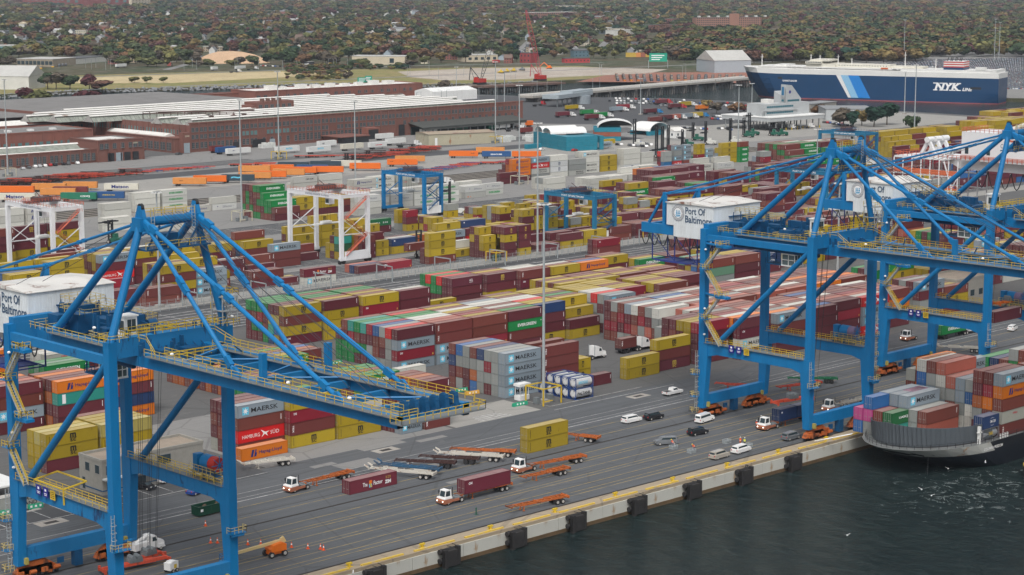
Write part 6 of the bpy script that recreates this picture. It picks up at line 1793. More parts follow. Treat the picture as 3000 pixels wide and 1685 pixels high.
# ============================================================ rubber-tyred gantries
def rtg(x, y, span, base, h, m, trim, label, text, wm):
 """x,y: ground point of the near quay-side leg; spans `span` along Y, wheelbase `base` along X"""
 r=empty('rubber_tyred_gantry', (x, y,0),0, label, 'yard gantry', 'rubber-tyred yard gantries')
 lw=.62
 for a in (0, base):
  for b in (0, span):
   mb=MB(); mb.taper((a-lw, b-lw, a+lw, b+lw),1.7,(a-lw*1.1, b-lw*1.1, a+lw*1.1, b+lw*1.1), h-1.6); mb.build('leg', [m], r)
 for a in (0, base):
  mb=MB(); mb.box(a-.55,-.7, h-1.6, a+.55, span+.7, h); mb.build('main_girder', [m], r)
  v, f=text_arrays(text,.02); t=MB()
  t.add([(a-.57, span*.66-(span*.46)*q, h-1.15+.75*w) for q, w in v], f)
  if a == 0: t.build('lettering', [PLAINWHITE if m is not WHITE else LC['D']], r)
 for b in (0, span):
  mb=MB(); mb.box(.55, b-.45, h-1.3, base-.55, b+.45, h-.2); mb.box(-1.0, b-.5,1.2, base+1.0, b+.5,2.4); mb.build('end_beam', [m], r)
  mb=MB(); q=b
  zs=[2.6, h*.42, h*.7, h-1.5]
  mb.beam((.4, q, zs[1]),(base-.4, q, zs[2]),.28); mb.beam((.4, q, zs[2]-1.2),(base-.4, q, zs[1]-2),.22); mb.beam((.5, q, zs[1]),(base-.5, q, zs[1]),.3)
  mb.build('brace', [m], r)
  for a in (0, base):
   w=MB()
   for k in (-.85,.85): w.tube((a+k, b-.28,.75),(a+k, b+.28,.75),.75,12)
   w.each('wheel', [BLACK], r)
 mb=MB()
 for k in range(3):
  z0, z1=3+k*(h-5)/3,3+(k+1)*(h-5)/3
  a0, a1=(1.0, base-1.5) if k % 2 == 0 else (base-1.5,1.0)
  for dy in (-.4,.4):
   for dz in (0,1.0): mb.beam((a0,-1.2+dy, z0+dz),(a1,-1.2+dy, z1+dz),.09)
  mb.beam((a0,-1.2, z0),(a1,-1.2, z1),.7,.12)
  mb.rail([(a1-1,-1.7, z1),(a1+1,-1.7, z1)],1.0,.8,.08)
 mb.build('access_stair', [trim], r)
 mb=MB(); mb.rail([(-1.0,0, h),(-1.0, span, h)],1.1,1.8,.08); mb.rail([(base+1.0,0, h),(base+1.0, span, h)],1.1,1.8,.08); mb.rail([(-.6,-.9, h),(base+.6,-.9, h)],1.1,1.5,.08); mb.build('railing', [trim], r)
 ty=span*.55
 mb=MB(); mb.box(-.4, ty-2.6, h+.25, base+.4, ty+2.6, h+.6); mb.box(base*.2, ty-1.8, h+.6, base*.8, ty+1.5, h+1.9); mb.tube((base*.3, ty-1.2, h+1.6),(base*.3, ty+1.6, h+1.6),.6,10); mb.tube((base*.7, ty-2, h+1.6),(base*.7, ty+1, h+1.6),.6,10)
 mb.beam((base*.5, ty, h+1.6),(base*.5, ty+3.4, h+3.3),.2); mb.build('trolley', [mat('trolley_mix', (.10,.06,.06) if m is WHITE else (.02,.06,.16),.6, dirt=.5, scale=1.5)], r)
 mb=MB(); mb.rail([(-.4, ty-2.6, h+.6),(base+.4, ty-2.6, h+.6),(base+.4, ty+2.6, h+.6),(-.4, ty+2.6, h+.6),(-.4, ty-2.6, h+.6)],1.1,1.2,.09); mb.build('trolley_railing', [trim], r)
 sz=h*.52
 mb=MB(); mb.box(-2.0+base/2, ty-1.1, sz, base/2+2.0, ty+1.1, sz+.7); mb.box(base/2-6.0, ty-.5, sz-.5, base/2+6.0, ty+.5, sz-.05)
 mb.build('spreader', [wm], r)
 mb=MB()
 for a in (-1.5,1.5):
  for b in (-.8,.8): mb.tube((base/2+a, ty+b, sz+.7),(base/2+a*.8, ty+b, h+.3),.05,4)
 mb.build('hoist_rope', [ROPE], r)
 mb=MB(); mb.box(1.0,-1.3,1.3, base-1.2,-.5,4.4); mb.build('generator_house', [WHITE], r)
 mb=MB(); mb.box(.6, span*.25, h-4.0,3.0, span*.25+2.2, h-1.8); c=mb.build('operator_cab', [WHITE], r)
 mb=MB(); mb.box(.56, span*.25+.2, h-3.6,.59, span*.25+2.0, h-2.2); mb.build('window', [GLASS], c)
 return r
TEALB=mat('gantry_blue', (.012,.17,.32),.45, dirt=.35, dcol=(.02,.10,.18))
WG_=mat('gantry_white', (.72,.73,.75),.45, dirt=.12)
WHITE_SAVE=WHITE; WHITE=WG_
rtg(337.5,573.0,29.0,11.0,24.6, WG_, SALMON, 'white yard gantry with orange-red stairs at the left edge', 'KONECRANES  BOXHUNTER  Port of Baltimore', WHITE_SAVE)
rtg(430.5,536.2,29.5,12.0,24.6, WG_, SALMON, 'white yard gantry with orange-red stairs left of centre', 'KONECRANES  BOXHUNTER  Port of Baltimore', WHITE_SAVE)
WHITE=WHITE_SAVE
rtg(541.0,618.0,26.5,9.5,17.9, BLUE, MACH, 'blue yard gantry standing among the white refrigerated boxes', 'PORT OF BALTIMORE', GALV)
rtg(534.5,512.7,26.0,11.0,17.9, TEALB, MACH, 'blue-green yard gantry with white lettering in the middle of the short stacks', 'PORT OF BALTIMORE', WHITE)
rtg(672.0,508.0,27.0,11.0,17.9, TEALB, MACH, 'blue-green yard gantry seen behind the machinery house of the second crane', 'PORT OF BALTIMORE', WHITE)
rtg(849.0,618.0,29.0,11.0,17.9, TEALB, MACH, 'blue-green yard gantry behind the apex of the second crane', 'PORT OF BALTIMORE', WHITE)
# top handlers: heavy trucks with tall black masts
def handler(p, rz, label, body, lift=0.0, box=None, mast_h=12.0):
 x, y=at(*p); r=empty('container_handler', (x, y,0), rz, label, 'container handler', 'black-masted container handlers')
 mb=MB(); mb.extr([(-4.2,.8),(-4.2,2.3),(-1.5,2.6),(1.6,2.3),(2.6,1.4),(2.6,.8)], 'y', -1.3,1.3); mb.build('body', [body], r)
 c=MB(); c.box(-.6,-.8,2.5,1.0,.8,4.1); c=c.build('cab', [body], r)
 g=MB(); g.box(1.01,-.7,2.8,1.04,.7,4.0); g.box(-.5,-.83,2.9,.9,-.81,4.0); g.build('window', [GLASS], c)
 mb=MB()
 for s in (-1,1): mb.box(2.7, s*1.0-.22,.4,3.25, s*1.0+.22, mast_h); mb.box(3.25, s*.75-.15,.6,3.5, s*.75+.15, mast_h-1.5)
 for k in range(7): mb.box(2.85,-.8,1.2+k*(mast_h-1.6)/6,3.05,.8,1.5+k*(mast_h-1.6)/6)
 mb.build('mast', [BLACKM], r)
 z=3.0+lift
 mb=MB(); mb.box(3.5,-3.2,z,3.9,3.2,z+.6); mb.box(3.6,-4.6,z-.1,4.6,-3.2,z+.35); mb.box(3.6,3.2,z-.1,4.6,4.6,z+.35); mb.box(3.9,-1,z-.5,5.6,1,z+.4); mb.build('spreader', [BLACKM], r)
 add_wheels(r,(2.2,),1.5,.85,.9); add_wheels(r,(-3.2,),1.2,.75,.6)
 return r
HW, HT, HG=mat('handler_white', (.6,.6,.56),.5, dirt=.2), mat('handler_teal', (.01,.22,.22),.5, dirt=.2), mat('handler_green', (.02,.12,.08),.5, dirt=.2)
for p, rz, lab, b, lf, mh in (
 ((1338,628),2.2,'black-masted white handler standing on the pavement right of the blue gantry', HW,7,14),((1240,757),1.4,'black-masted handler carrying a maroon box beside the four-high yellow stack', HW,2,10),
 ((340,715),1.7,'black-masted handler half hidden behind the first crane', HG,5,9),
 ((2012,428),2.8,'far left one of the parked handlers, short mast', HG,2,10),((2080,424),1.8,'handler with a leaning tall mast and white body', HW,4,14),((2152,420),1.8,'handler between the tall leaning mast and the canopy', HW,6,15),
 ((2190,402),1.6,'handler at the left foot of the office canopy', HG,6,12),((2206,396),1.6,'handler with angled mast in front of the office canopy', HG,9,14),((1870,428),1.6,'white handler with tall mast beside the blue container shelter', HW,5,16),
 ((1936,462),1.7,'teal handler in the front row, left of three', HT,1,18),((1953,460),1.7,'teal handler in the front row, middle of three', HT,1,17),((1970,456),1.7,'teal handler in the front row, right of three', HT,1,17),
 ((2020,470),1.7,'dark handler behind the short yellow boxes', HG,2,10),((2042,412),1.7,'dark handler in the second row of the park', HG,3,11),((2268,398),1.6,'dark short-masted handler behind the green-lettered pile, left', HG,1,6),((2290,397),1.6,'dark short-masted handler behind the green-lettered pile, right', HG,1,6),
 ((2078,775),1.7,'handler parked between stacks behind the second crane stairs', HG,3,9),((2685,690),1.7,'black-masted handler seen behind the third crane stairs', HG,3,9)):
 handler(p, rz, lab, b, lf, None, mh)
x, y=at(1196,738,3.2); rec(x, y,3.3,12.19, 't', 'held by the handler beside the four-high yellow stack')
# ============================================================ barge ship with boxes
def barge():
 r=empty('container_barge', (0,0,0),0, 'black-hulled container barge with grey curved breakwater moored under the third crane', 'ship')
 # deck outline (bow towards -X), quay side at Y 253, sea side at Y 226
 yc, hb=239.0,13.2
 def out(f, x0):
  pts=[]
  for i in range(15):
   t=-PI/2+PI*i/14
   pts.append((x0+f*(1-math.cos(t)), yc+hb*math.sin(t)))
  return pts
 st=[(WZ-1.5,357,10),(WZ,352,13),(-1.6,346.5,15.5),(.6,341,19),(2.2,337.5,21)]
 vs=[]; n=16
 for z, x0, f in st:
  o=out(f, x0); o=[(560, yc-hb)]+o+[(560, yc+hb)]
  vs+=[(x, y, z) for x, y in o]
 m=17; fs=[]; mi=[]
 mb=MB()
 for j in range(len(st)-1):
  mb.add([vs[j*m+i] for i in range(m)]+[vs[(j+1)*m+i] for i in range(m)],[(i, i+1, m+i+1, m+i) for i in range(m-1)],0 if j < 3 else 0)
 mb.add([vs[(len(st)-1)*m+i] for i in range(m)],[tuple(range(m))],1)
 mb.build('hull', [mat('hull_black', (.012,.016,.024),.5, dirt=.3), mat('deck_grey', (.16,.17,.17),.8, dirt=.4)], r)
 # grey-white bow band
 def ring(z, dx=0, k=1.0):
  zz=[s[0] for s in st]; j=max(i for i in range(len(zz)-1) if zz[i] <= z+1e-6); t=(z-zz[j])/(zz[j+1]-zz[j])
  x0=st[j][1]+(st[j+1][1]-st[j][1])*t; f=st[j][2]+(st[j+1][2]-st[j][2])*t
  return [(x-.06*math.cos(-PI/2+PI*i/14)-dx, yc+(y-yc)*1.004, z) for i,(x, y) in enumerate(out(f, x0))]
 a, b=ring(.1), ring(2.2-1e-3)
 mb=MB(); mb.add(a+b,[(i, i+1,16-1+i+1,16-1+i) for i in range(14)])
 mb.build('bow_band', [rusty('band_grey', (.42,.43,.41),(.35,.17,.06),.25,.4)], r)
 # breakwater: corrugated curved wall with its inner face
 mb=MB(); H0, H1=2.6,7.4; pr=None
 N=96
 for i in range(N+1):
  t=-PI/2+PI*i/N
  q=.14 if i % 2 else 0
  x=340.2+21*(1-math.cos(t)); y=yc+(hb-1.3)*math.sin(t)
  h=H1-(1.7*abs(math.sin(t)) if t > 0 else 1.3*abs(math.sin(t)))
  cur=((x-q, y, H0),(x-q-.6, y, h))
  if pr: mb.add([pr[0], cur[0], cur[1], pr[1]],[(0,1,2,3)])
  pr=cur
 o=mb.build('breakwater', [mat('breakwater_grey', (.085,.10,.115),.55, dirt=.3, streak=True, scale=.5)], r)
 sm=o.modifiers.new('thick', 'SOLIDIFY'); sm.thickness=.2
 mb=MB(); pr=None
 for i in range(30):
  t=-PI/2+PI*i/29; x=338.4+21*(1-math.cos(t)); y=yc+(hb-.25)*math.sin(t)
  mb.beam((x, y,2.2),(x, y,3.3),.07)
  if pr:
   for z in (2.75,3.25): mb.beam((pr[0], pr[1], z),(x, y, z),.06)
  pr=(x, y)
 for k in range(40): mb.beam((360+3*k, yc-hb+.1,2.2),(360+3*k, yc-hb+.1,3.2),.07)
 for z in (2.75,3.2): mb.beam((358, yc-hb+.1, z),(480, yc-hb+.1, z),.06)
 mb.build('deck_railing', [BLACKM], r)
 mb=MB()
 x0, y0=356.2, yc-hb-.12
 v, f=text_arrays('COLUMBIA FREEDOM', .02); mb.add([(x0+7.2*a, y0+.05,.55+.62*b) for a, b in v], f); mb.build('lettering', [PLAINWHITE], r)
 mb=MB(); ax, ay=at(2716,1340,0)
 for k in range(16): mb.box(ax-.12, ay-.3-.02*(k%2),-4.2+.4*k, ax+.12, ay-.1,-3.95+.4*k)
 mb.build('anchor_chain', [BLACKM], r)
 mb=MB()
 for k in range(4): mb.tube((363+.9*k, yc-hb+.3,2.2),(363+.9*k, yc-hb+.3,3.2),.2,8)
 mb.tube((342,250,2.5),(338,255.6,.8),.08,6); mb.tube((343,250.5,2.4),(337,256.2,.7),.08,6); mb.box(355, yc-hb+.4,2.2,355.5, yc-hb+1,6.0); mb.box(354.6, yc-hb+.4,4.6,356, yc-hb+.9,4.8)
 mb.build('mooring_gear', [WHITE], r)
 return r
barge()
x, y=at(2803,1306,2.0); tank((360.2,228.0,2.25), 'grey tank container with a yellow label under the navy box at the barge bow', mat('frame_grey', (.2,.2,.22),.5), TG,('TANK', -.6,1.0, YEL))
rec(357.2,226.8,2.25+2.66,6.06, 'N', 'lettered one on top of the tank at the barge bow')
DZ=2.25
block('front stack on the barge nearest the sea', [(364.0,226.6,12.19, 'tokHM ckHct rgOrt'),(377.3,226.6,12.19, 'HbcrrM cnrck 4r')], 'rkcgH', DZ)
block('middle boxes on the barge deck', [(352.0,237.6,12.19, 'sk gg SgM gnM ggM'),(365.5,234.6,12.19, '4g 4M 4s 5s 5k 5w')], 'gMwkb', DZ)
block('green and maroon boxes behind the barge breakwater', [(345.6,242.2,6.06, 'ju jk gib bi')], 'gbk', DZ)
block('quay-side stack with orange lettered top', [(357.0,247.6-2.56,6.06, 'rgi'),(366.5,248.4,12.19, 'ekHkH kHko'),(380.2,248.4,12.19, 'kgtM ktk')], 'rkHg', DZ)
block('long rows further back on the barge', [(391.0,227.0,12.19, '5M 5r 5n 5s 5k 5g 4k 4n 4E'),(404.2,227.0,12.19, '5r 5s 5n 5k 5g 5E 4g 4H'),(417.4,227.0,12.19, '5k 5n 5E 5g 5s 5r 5H 5k')], 'rkgEnsH', DZ)
# tug at the right edge
r=empty('tug_boat', (0,0,0),0, 'dark tug with yellow striped rail at the right edge beside the barge', 'tug')
tx, ty=at(3010,1345,-1)
mb=MB(); n=12
o=[(tx-6+9*(1-math.cos(-PI/2+PI*i/n)), ty-4.0+4.2*math.sin(-PI/2+PI*i/n)) for i in range(n+1)]+[(tx+20, ty+.2),(tx+20, ty-8.2)]
mb.prism(o, WZ-.5,-1.3); mb.build('hull', [BLACKM], r)
mb=MB(); mb.prism([(tx-5.9+(a-tx+6)*1.0, b) for a, b in o],-1.3,-1.05); mb.build('gunwale', [YEL], r)
mb=MB(); mb.box(tx+3, ty-6.5,-1.05, tx+12, ty-1.5,2.2); mb.box(tx+4, ty-6,2.2, tx+9, ty-2,5.0); mb.build('deckhouse', [WHITE], r)
# gulls over the water
gm=MB(); gm.sphere((0,0,0),.16,6,4); gm.add([(0,-.05,.05),(.12,-.05,.05),(.02,-.75,.3),(-.1,-.7,.28)],[(0,1,2,3)]); gm.add([(0,.05,.05),(.12,.05,.05),(.02,.75,.3),(-.1,.7,.28)],[(0,3,2,1)]); gm.add([(.14,0,0),(.4,.03,0),(.4,-.03,0)],[(0,1,2)])
gme=gm.mesh('gull', [PLAINWHITE])
for i,(px, py, z, lab) in enumerate(((2700,1434,2,'above the churned water, upper left'),(2729,1452,-3,'on the churned water'),(2887,1355,.5,'close to the black hull'),(2778,1373,-2.5,'near the barge bow, low over the water'),(2482,1568,-3.4,'on the open water'),(1034,1678,1,'at the lower edge by the quay'))):
 o=bpy.data.objects.new('gull', gme); COL.objects.link(o); o.location=(*at(px, py, z), z); o.rotation_euler=(0,0, i*1.1); tag(o, 'white gull '+lab, 'gull', 'gulls over the harbour')
# ============================================================ factory behind the yard
def brick_mat(name, a, b, mortar):
 m, nt, bs=_nodes(name); bs.inputs['Roughness'].default_value=.85
 v=coord(nt)
 c=mixc(nt, noise(nt,.35,5, v,.7), a, b)
 c=mixc(nt, mathn(nt, 'MULTIPLY', ramp(nt, noise(nt,.08,5, coord(nt, 'Object', (1,1,.3)),.65),[(.45,(0,0,0)),(.7,(1,1,1))]),.35), c, mortar)
 nt.links.new(c, bs.inputs['Base Color']); return m
BRICK=brick_mat('factory_brick', (.20,.085,.065),(.15,.065,.052),(.10,.06,.05))
BRICK2=brick_mat('old_brick_red', (.25,.095,.07),(.20,.08,.06),(.12,.07,.06))
PALER=rusty('pale_ridge_sheet', (.66,.65,.62),(.30,.24,.20),.2,.15)
GREYR=mat('grey_roof_felt', (.20,.195,.19),.85, dirt=.4, scale=.08)
SKYL=mat('skylight_grid', (.30,.32,.28),.5, dirt=.6, dcol=(.12,.14,.12), scale=.35)
FRAMEW=mat('pale_sash', (.42,.46,.42),.6, dirt=.3)
WIN=glassy('factory_glass', (.045,.055,.06),.25)
TEALW=glassy('teal_glass', (.10,.24,.24),.25)
_wm={}
def win_mesh(w, h, nx, nz, glass):
 k=(w, h, nx, nz, glass.name)
 if k not in _wm:
  mb=MB(); mb.box(0,-.06,0, w,-.01, h,0)
  for i in range(nx+1): mb.box(i*w/nx-.07,-.13,0, i*w/nx+.07,-.061, h,1)
  for i in range(nz+1): mb.box(.07,-.12, i*h/nz-.06, w-.07,-.062, i*h/nz+.06,1)
  mb.box(-.2,-.25,-.25, w+.2,-.002,-.061,1)
  _wm[k]=mb.mesh('window', [glass, GALVD])
 return _wm[k]
def place_win(parent, x, y, z, w, h, glass=WIN, nx=2, nz=3, side='S'):
 o=bpy.data.objects.new('window', win_mesh(w, h, nx, nz, glass)); COL.objects.link(o); o.parent=parent
 o.location=(x, y, z)
 if side == 'W': o.rotation_euler=(0,0,-PI/2)
 return o
fx0, fx1, fy=641.6,914.0,934.8
fr=empty('brick_factory', (0,0,0),0, 'very long brown brick factory with pale ridged skylight roof beyond the yard', 'factory')
ang=math.atan2(943.7-934.8, fx1-fx0)
fr.location=(fx0, fy,0); fr.rotation_euler=(0,0, ang)
FL=272.6; H=16.2
mb=MB(); mb.box(0,0,-.5, FL,1.0, H); mb.box(0,1.0,-.5,1.0,300, H-1.0); mb.box(FL-1,1.0,-.5, FL,150, H-2)
for k in range(45): mb.box(6.06*k-.45,-.45,-.5,6.06*k+.45,-.001, H+.25)
mb.box(-.5,-.3, H, FL+.5,1.2, H+.6)
mb.build('wall', [BRICK], fr)
mb=MB(); mb.box(1.0,1.0, H-2.2, FL-1,150, H-1.6); mb.box(-60,150, H-3, FL-80,300, H-2.6); mb.build('roof', [GREYR], fr)
# monitors: pale caps with glazed slopes, running with the long wall
mons=[(0.5,5, FL-22),(13,5, FL-40),(26,0, FL-36),(39,55, FL-20),(53,40, FL-22),(66,-20, FL-28),(80,-35, FL-30),(94,-45, FL-36),(109,-30, FL-50),(124,0, FL-60)]
for i,(y, xa, xb) in enumerate(mons):
 mb=MB(); z=H-1.6
 mb.extr([(y+1.0, z),(y+9.5, z),(y+6.6, z+3.2),(y+4.4, z+3.2)], 'x', xa, xb); m_=mb.build('roof_monitor', [SKYL], fr)
 mb=MB(); mb.extr([(y+3.6, z+3.02),(y+7.6, z+2.6),(y+7.4, z+3.0),(y+5.2, z+4.0),(y+3.2, z+3.4)], 'x', xa-.4, xb+.4); mb.extr([(y+6.6, z+2.4),(y+11.8, z+.1),(y+11.8, z+.4),(y+6.6, z+2.8)], 'x', xa-.2, xb+.2); mb.build('ridge_cap', [PALER], m_)
 mb=MB()
 for k in range(int((xb-xa)/3)): mb.beam((xa+3*k, y+.95, z+.1),(xa+3*k, y+4.2, z+3.1),.14)
 mb.build('glazing_bars', [GREYR], m_)['kind']='stuff'
 mb=MB(); mb.add([(xa-.45, y+.6, z),(xa-.45, y+11.8, z),(xa-.45, y+5.2, z+4.0)],[(0,2,1)]); mb.build('gable', [mat('gable_grey', (.38,.37,.35),.8, dirt=.3)], m_)
ct=[0]
for k in range(45):
 x=6.06*k
 for q in (.75,3.55):
  if x+q > FL-3: continue
  z=11.6
  place_win(fr, x+q,0, z,2.0,2.3)
  if k < 26 and k % 9 != 8: place_win(fr, x+q,0,7.6,2.0,2.2, TEALW if 5 < k < 12 else WIN)
  if k < 22 and not (8 <= k <= 12 and q < 1): place_win(fr, x+q,0,2.2,2.0,4.0 if k > 12 else 3.2)
 if k > 26:
  place_win(fr, x+.75,0,7.0,2.2,2.4, FRAMEW if False else WIN)
for k in range(24):                                 # side wall clerestory and ribbed lower windows
 place_win(fr,-.001,10+6*k+2.6,9.8,3.6,2.4, TEALW if k % 3 else WIN,3,2, 'W')
mb=MB()
for k in range(26): mb.box(-.45,4+6*k,-.5,-.001,4.8+6*k, H-.8)
mb.each('pilaster', [BRICK], fr)
# low side wing on the left
mb=MB(); mb.box(-9,2.5,-.5,0,72,8.0); mb.box(-9.3,2.2,8.0,.0,72.3,8.5)
for k in range(12): mb.box(-9.4,4.5+6*k,-.5,-9.001,5.2+6*k,8.2)
mb.box(-6,-1,-.5,0,2.5,11.5); w=mb.build('side_wing', [BRICK], fr)
mb=MB(); mb.extr([(-7.4,8.5),(-.6,8.5),(-.6,8.8),(-4,10.4),(-7.4,9.0)], 'y', 14,72); mb.build('pale_roof', [PALER], w)
for k in range(11):
 for q in (.9,3.3): place_win(fr,-9.001,7.2+6*k+q,1.4,1.9,4.2, WIN,2,3, 'W')
mb=MB(); mb.box(-9.2,2.6,0,-9.001,2.61,.1); mb.box(-5.4,-1.08,0,-1.4,-1.001,5.6); mb.build('roller_door', [mat('door_grey_blue', (.30,.36,.40),.5, dirt=.2)], fr)
v, f=text_arrays('2500', .03); mb=MB(); mb.add([(-4.6+3.2*a,-1.02,9.0+.95*b) for a, b in v], f); mb.build('number', [CREAM], fr)
# roof head house, pipe gantry, loading shelters
mb=MB(); mb.box(92,56, H-1.6,122,68, H+5.4); mb.box(89,56.5, H-1.6,92,67, H+3.6); hh=mb.build('head_house', [BRICK], fr)
for k in range(6): place_win(fr,94.0+4.6*k,56, H+.8,2.6,2.8, WIN,2,2)
mb=MB()
for k in range(4): mb.box(98+4.5*k,58, H+5.4,100+4.5*k,60, H+7.4)
mb.each('chimney', [mat('rust_cowl', (.16,.09,.07),.8)], hh)
mb=MB()
mb.beam((10,60, H+2.5),(45,18, H+2.5),2.0,.3); mb.beam((45,18, H+2.5),(36,6, H+1),1.2,1.2)
for k in range(14):
 t=k/13; x=10+35*t; y=60-42*t; mb.beam((x, y, H-1),(x, y, H+3.4),.3)
mb.beam((10,60, H+3.4),(45,18, H+3.4),.2); mb.beam((12,61, H+3.4),(47,19, H+3.4),.2); mb.tube((18,56, H+3),(70,30, H+3),.5,6)
for k in range(5): mb.box(14+12*k,10+6*(k%2), H+.6,17+12*k,12+6*(k%2), H+2.4)
mb.build('pipe_gantry', [mat('rust_dark', (.10,.055,.045),.8, dirt=.5)], fr)['kind']='stuff'
mb=MB(); mb.box(98,-14,-.5,118,-.5,3.6); mb.box(96,-20,3.6,119,-.5,4.1); mb.build('loading_lean_to', [BRICK], fr)
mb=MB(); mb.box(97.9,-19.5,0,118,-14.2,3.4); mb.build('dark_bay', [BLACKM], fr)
mb=MB(); mb.extr([(-14,5.0),(-.5,7.6),(-.5,8.0),(-14,5.4)], 'x', 168,262); mb.box(168,-13.8,3.6,262,-13.3,5.0); mb.build('loading_canopy', [mat('canopy_green_grey', (.07,.075,.07),.7, dirt=.4)], fr)
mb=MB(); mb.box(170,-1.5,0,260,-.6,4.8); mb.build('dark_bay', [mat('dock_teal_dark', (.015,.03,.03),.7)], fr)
for k in range(14):
 mb=MB(); mb.box(171+6.6*k,-13.2,0,171.5+6.6*k,-12.7,4.0); mb.build('post', [GALVD], fr)
for (xa, xb, z) in ((30,34,4.2),(44,54,4.6),(131,137,6.4),(160,165,7),(57,61,4.2)):
 mb=MB(); mb.box(xa,-.5,0, xb,-.46, z); mb.build('door', [BLACKM if xa not in (57,) else mat('door_grey_blue', (.3,.36,.4))], fr)
mb=MB(); mb.box(129,-6,-.5,139,-.5,7.0); mb.build('porch', [BRICK2], fr)
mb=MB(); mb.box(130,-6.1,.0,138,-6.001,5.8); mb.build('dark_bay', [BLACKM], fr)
# northern blocks behind and left
def brick_block(name, x0, y0, x1, y1, h, label, wins, roof=GREYR, m=BRICK, extra=None, wh=3.4, wz=1.4, win_w=1.9, step=4.2, side=False):
 r=empty(name,(0,0,0),0, label, 'building')
 mb=MB(); mb.box(x0, y0,-.5, x1, y1, h); mb.box(x0-.25, y0-.25, h, x1+.25, y0+.25, h+.7); mb.box(x0-.25, y0+.25, h, x0+.25, y1, h+.7); mb.box(x1-.25, y0+.25, h, x1+.25, y1, h+.7); mb.box(x0+.25, y1-.25, h, x1-.25, y1+.25, h+.7)
 n=int((x1-x0)/6)
 for k in range(n+1): mb.box(x0+(x1-x0)*k/n-.35, y0-.4,-.5, x0+(x1-x0)*k/n+.35, y0-.251, h)
 mb.build('wall', [m], r)
 mb=MB(); mb.box(x0+.3, y0+.3, h, x1-.3, y1-.3, h+.12); mb.build('roof', [roof], r)
 if wins:
  for row in wins:
   x=x0+1.2
   while x+win_w < x1-1:
    place_win(r, x, y0-.3, row, win_w, wh); x+=step*.55 if int((x-x0)/step*2) % 2 == 0 else step*.9
 return r
ex, ey=598.0,931.7
r=brick_block('brick_workshop', 505,921, ex,960,6.8, 'low brown brick workshop with a glazed ridge at the left edge', (1.6,), wh=3.6, step=5)
mb=MB(); mb.extr([(924,6.8),(936,6.8),(930,10.2)], 'x', 505,564); mb.build('roof_monitor', [SKYL], r)
mb=MB(); mb.extr([(929,9.9),(931,9.9),(930,10.6)], 'x', 504,565); mb.extr([(923.4,6.9),(924.6,6.9),(924,7.6)], 'x', 504,565); mb.build('ridge_cap', [PALER], r)
r=brick_block('brick_workshop', 571,919.6, ex+2,948,11.2, 'two-storey brick loading building with three open bays at its right end', (7.2,), wh=2.6, step=5.6, win_w=2.2)
for k in range(4):
 mb=MB(); mb.box(577+5.2*k,919.2,0,581+5.2*k,919.34,4.6); mb.build('loading_bay', [BLACKM if k != 1 else mat('door_grey_blue', (.3,.36,.4))], r)
v, f=text_arrays('2400', .03); mb=MB(); mb.add([(593+3*a,919.1,8.9+.9*b) for a, b in v], f); mb.build('number', [CREAM], r)
mb=MB(); mb.box(575,925,11.3,592,940,11.7); mb.build('pale_deck', [PALER], r)
r=brick_block('brick_workshop', 500,962,594,1000,14.2, 'brick hall with flat grey roof and a row of teal windows at the left', None, m=BRICK2)
for k in range(20): place_win(r,503+4.4*k,961.7,6.8,2.4,2.4, TEALW,2,2)
for k in range(5): mb=MB(); mb.box(520+14*k,975,14.3,523+14*k,978,15.2); mb.build('roof_hatch', [WHITE], r)
r=brick_block('brick_store', 560,1040,640,1052,11.5, 'low brick store behind the workshops at the left', None, m=BRICK2)
mb=MB(); mb.extr([(1041,11.5),(1051,11.5),(1046,14.6)], 'x', 560,600); mb.build('roof_monitor', [PALER], r)
for k in range(6): place_win(r,603+6*k,1039.7,9.0,2.6,1.6, WIN,2,1)
r=brick_block('brick_annex', 905,1230,1075,1262,10.5, 'red brick annex with flat white roof plant behind the factory', (5.6,), m=BRICK2, roof=PALER, wh=2.0, win_w=3, step=12)
mb=MB()
rr=random.Random(2)
for k in range(9): a=925+15*k; mb.box(a,1240,10.6, a+rr.uniform(3,9),1246,12.6+rr.uniform(0,1.6))
mb.build('roof_plant', [PALER], r)
r=brick_block('brick_annex', 850,1252,905,1262,8.5, 'long low red brick wall building left of the annex', None, m=BRICK2, roof=GREYR)
r=empty('white_hall', (0,0,0),0, 'small white metal hall behind the right end of the factory roof', 'hall')
x, y=at(1350,292); mb=MB(); mb.extr([(y,-.3),(y+22,-.3),(y+22,7.5),(y+11,10),(y,7.5)], 'x', x-30, x+18); mb.build('wall', [WHITE], r)
# low beige shed in front of the loading canopy
x0, y0=at(1256,427); x1, y1=at(1450,419)
r=empty('beige_shed', (x0, y0,0), math.atan2(y1-y0, x1-x0), 'low beige sheet-metal shed with rust streaks before the factory canopy', 'shed')
L=math.dist((x0,y0),(x1,y1))
mb=MB(); mb.box(0,0,-.3, L,20,6.6)
for k in range(60): mb.box(L*k/60,-.08,0, L*k/60+.12,-.001,6.5)
mb.build('wall', [rusty('beige_sheet', (.42,.39,.29),(.28,.13,.06),.2,.6)], r)
mb=MB(); mb.extr([(-.4,6.6),(20.4,6.6),(10,7.6)], 'x', -.4, L+.4); mb.build('roof', [rusty('shed_roof', (.33,.27,.20),(.16,.05,.04),.7,.1)], r)
mb=MB(); mb.box(4,-.14,0,5.6,-.09,4.4); mb.build('door', [WHITE], r)
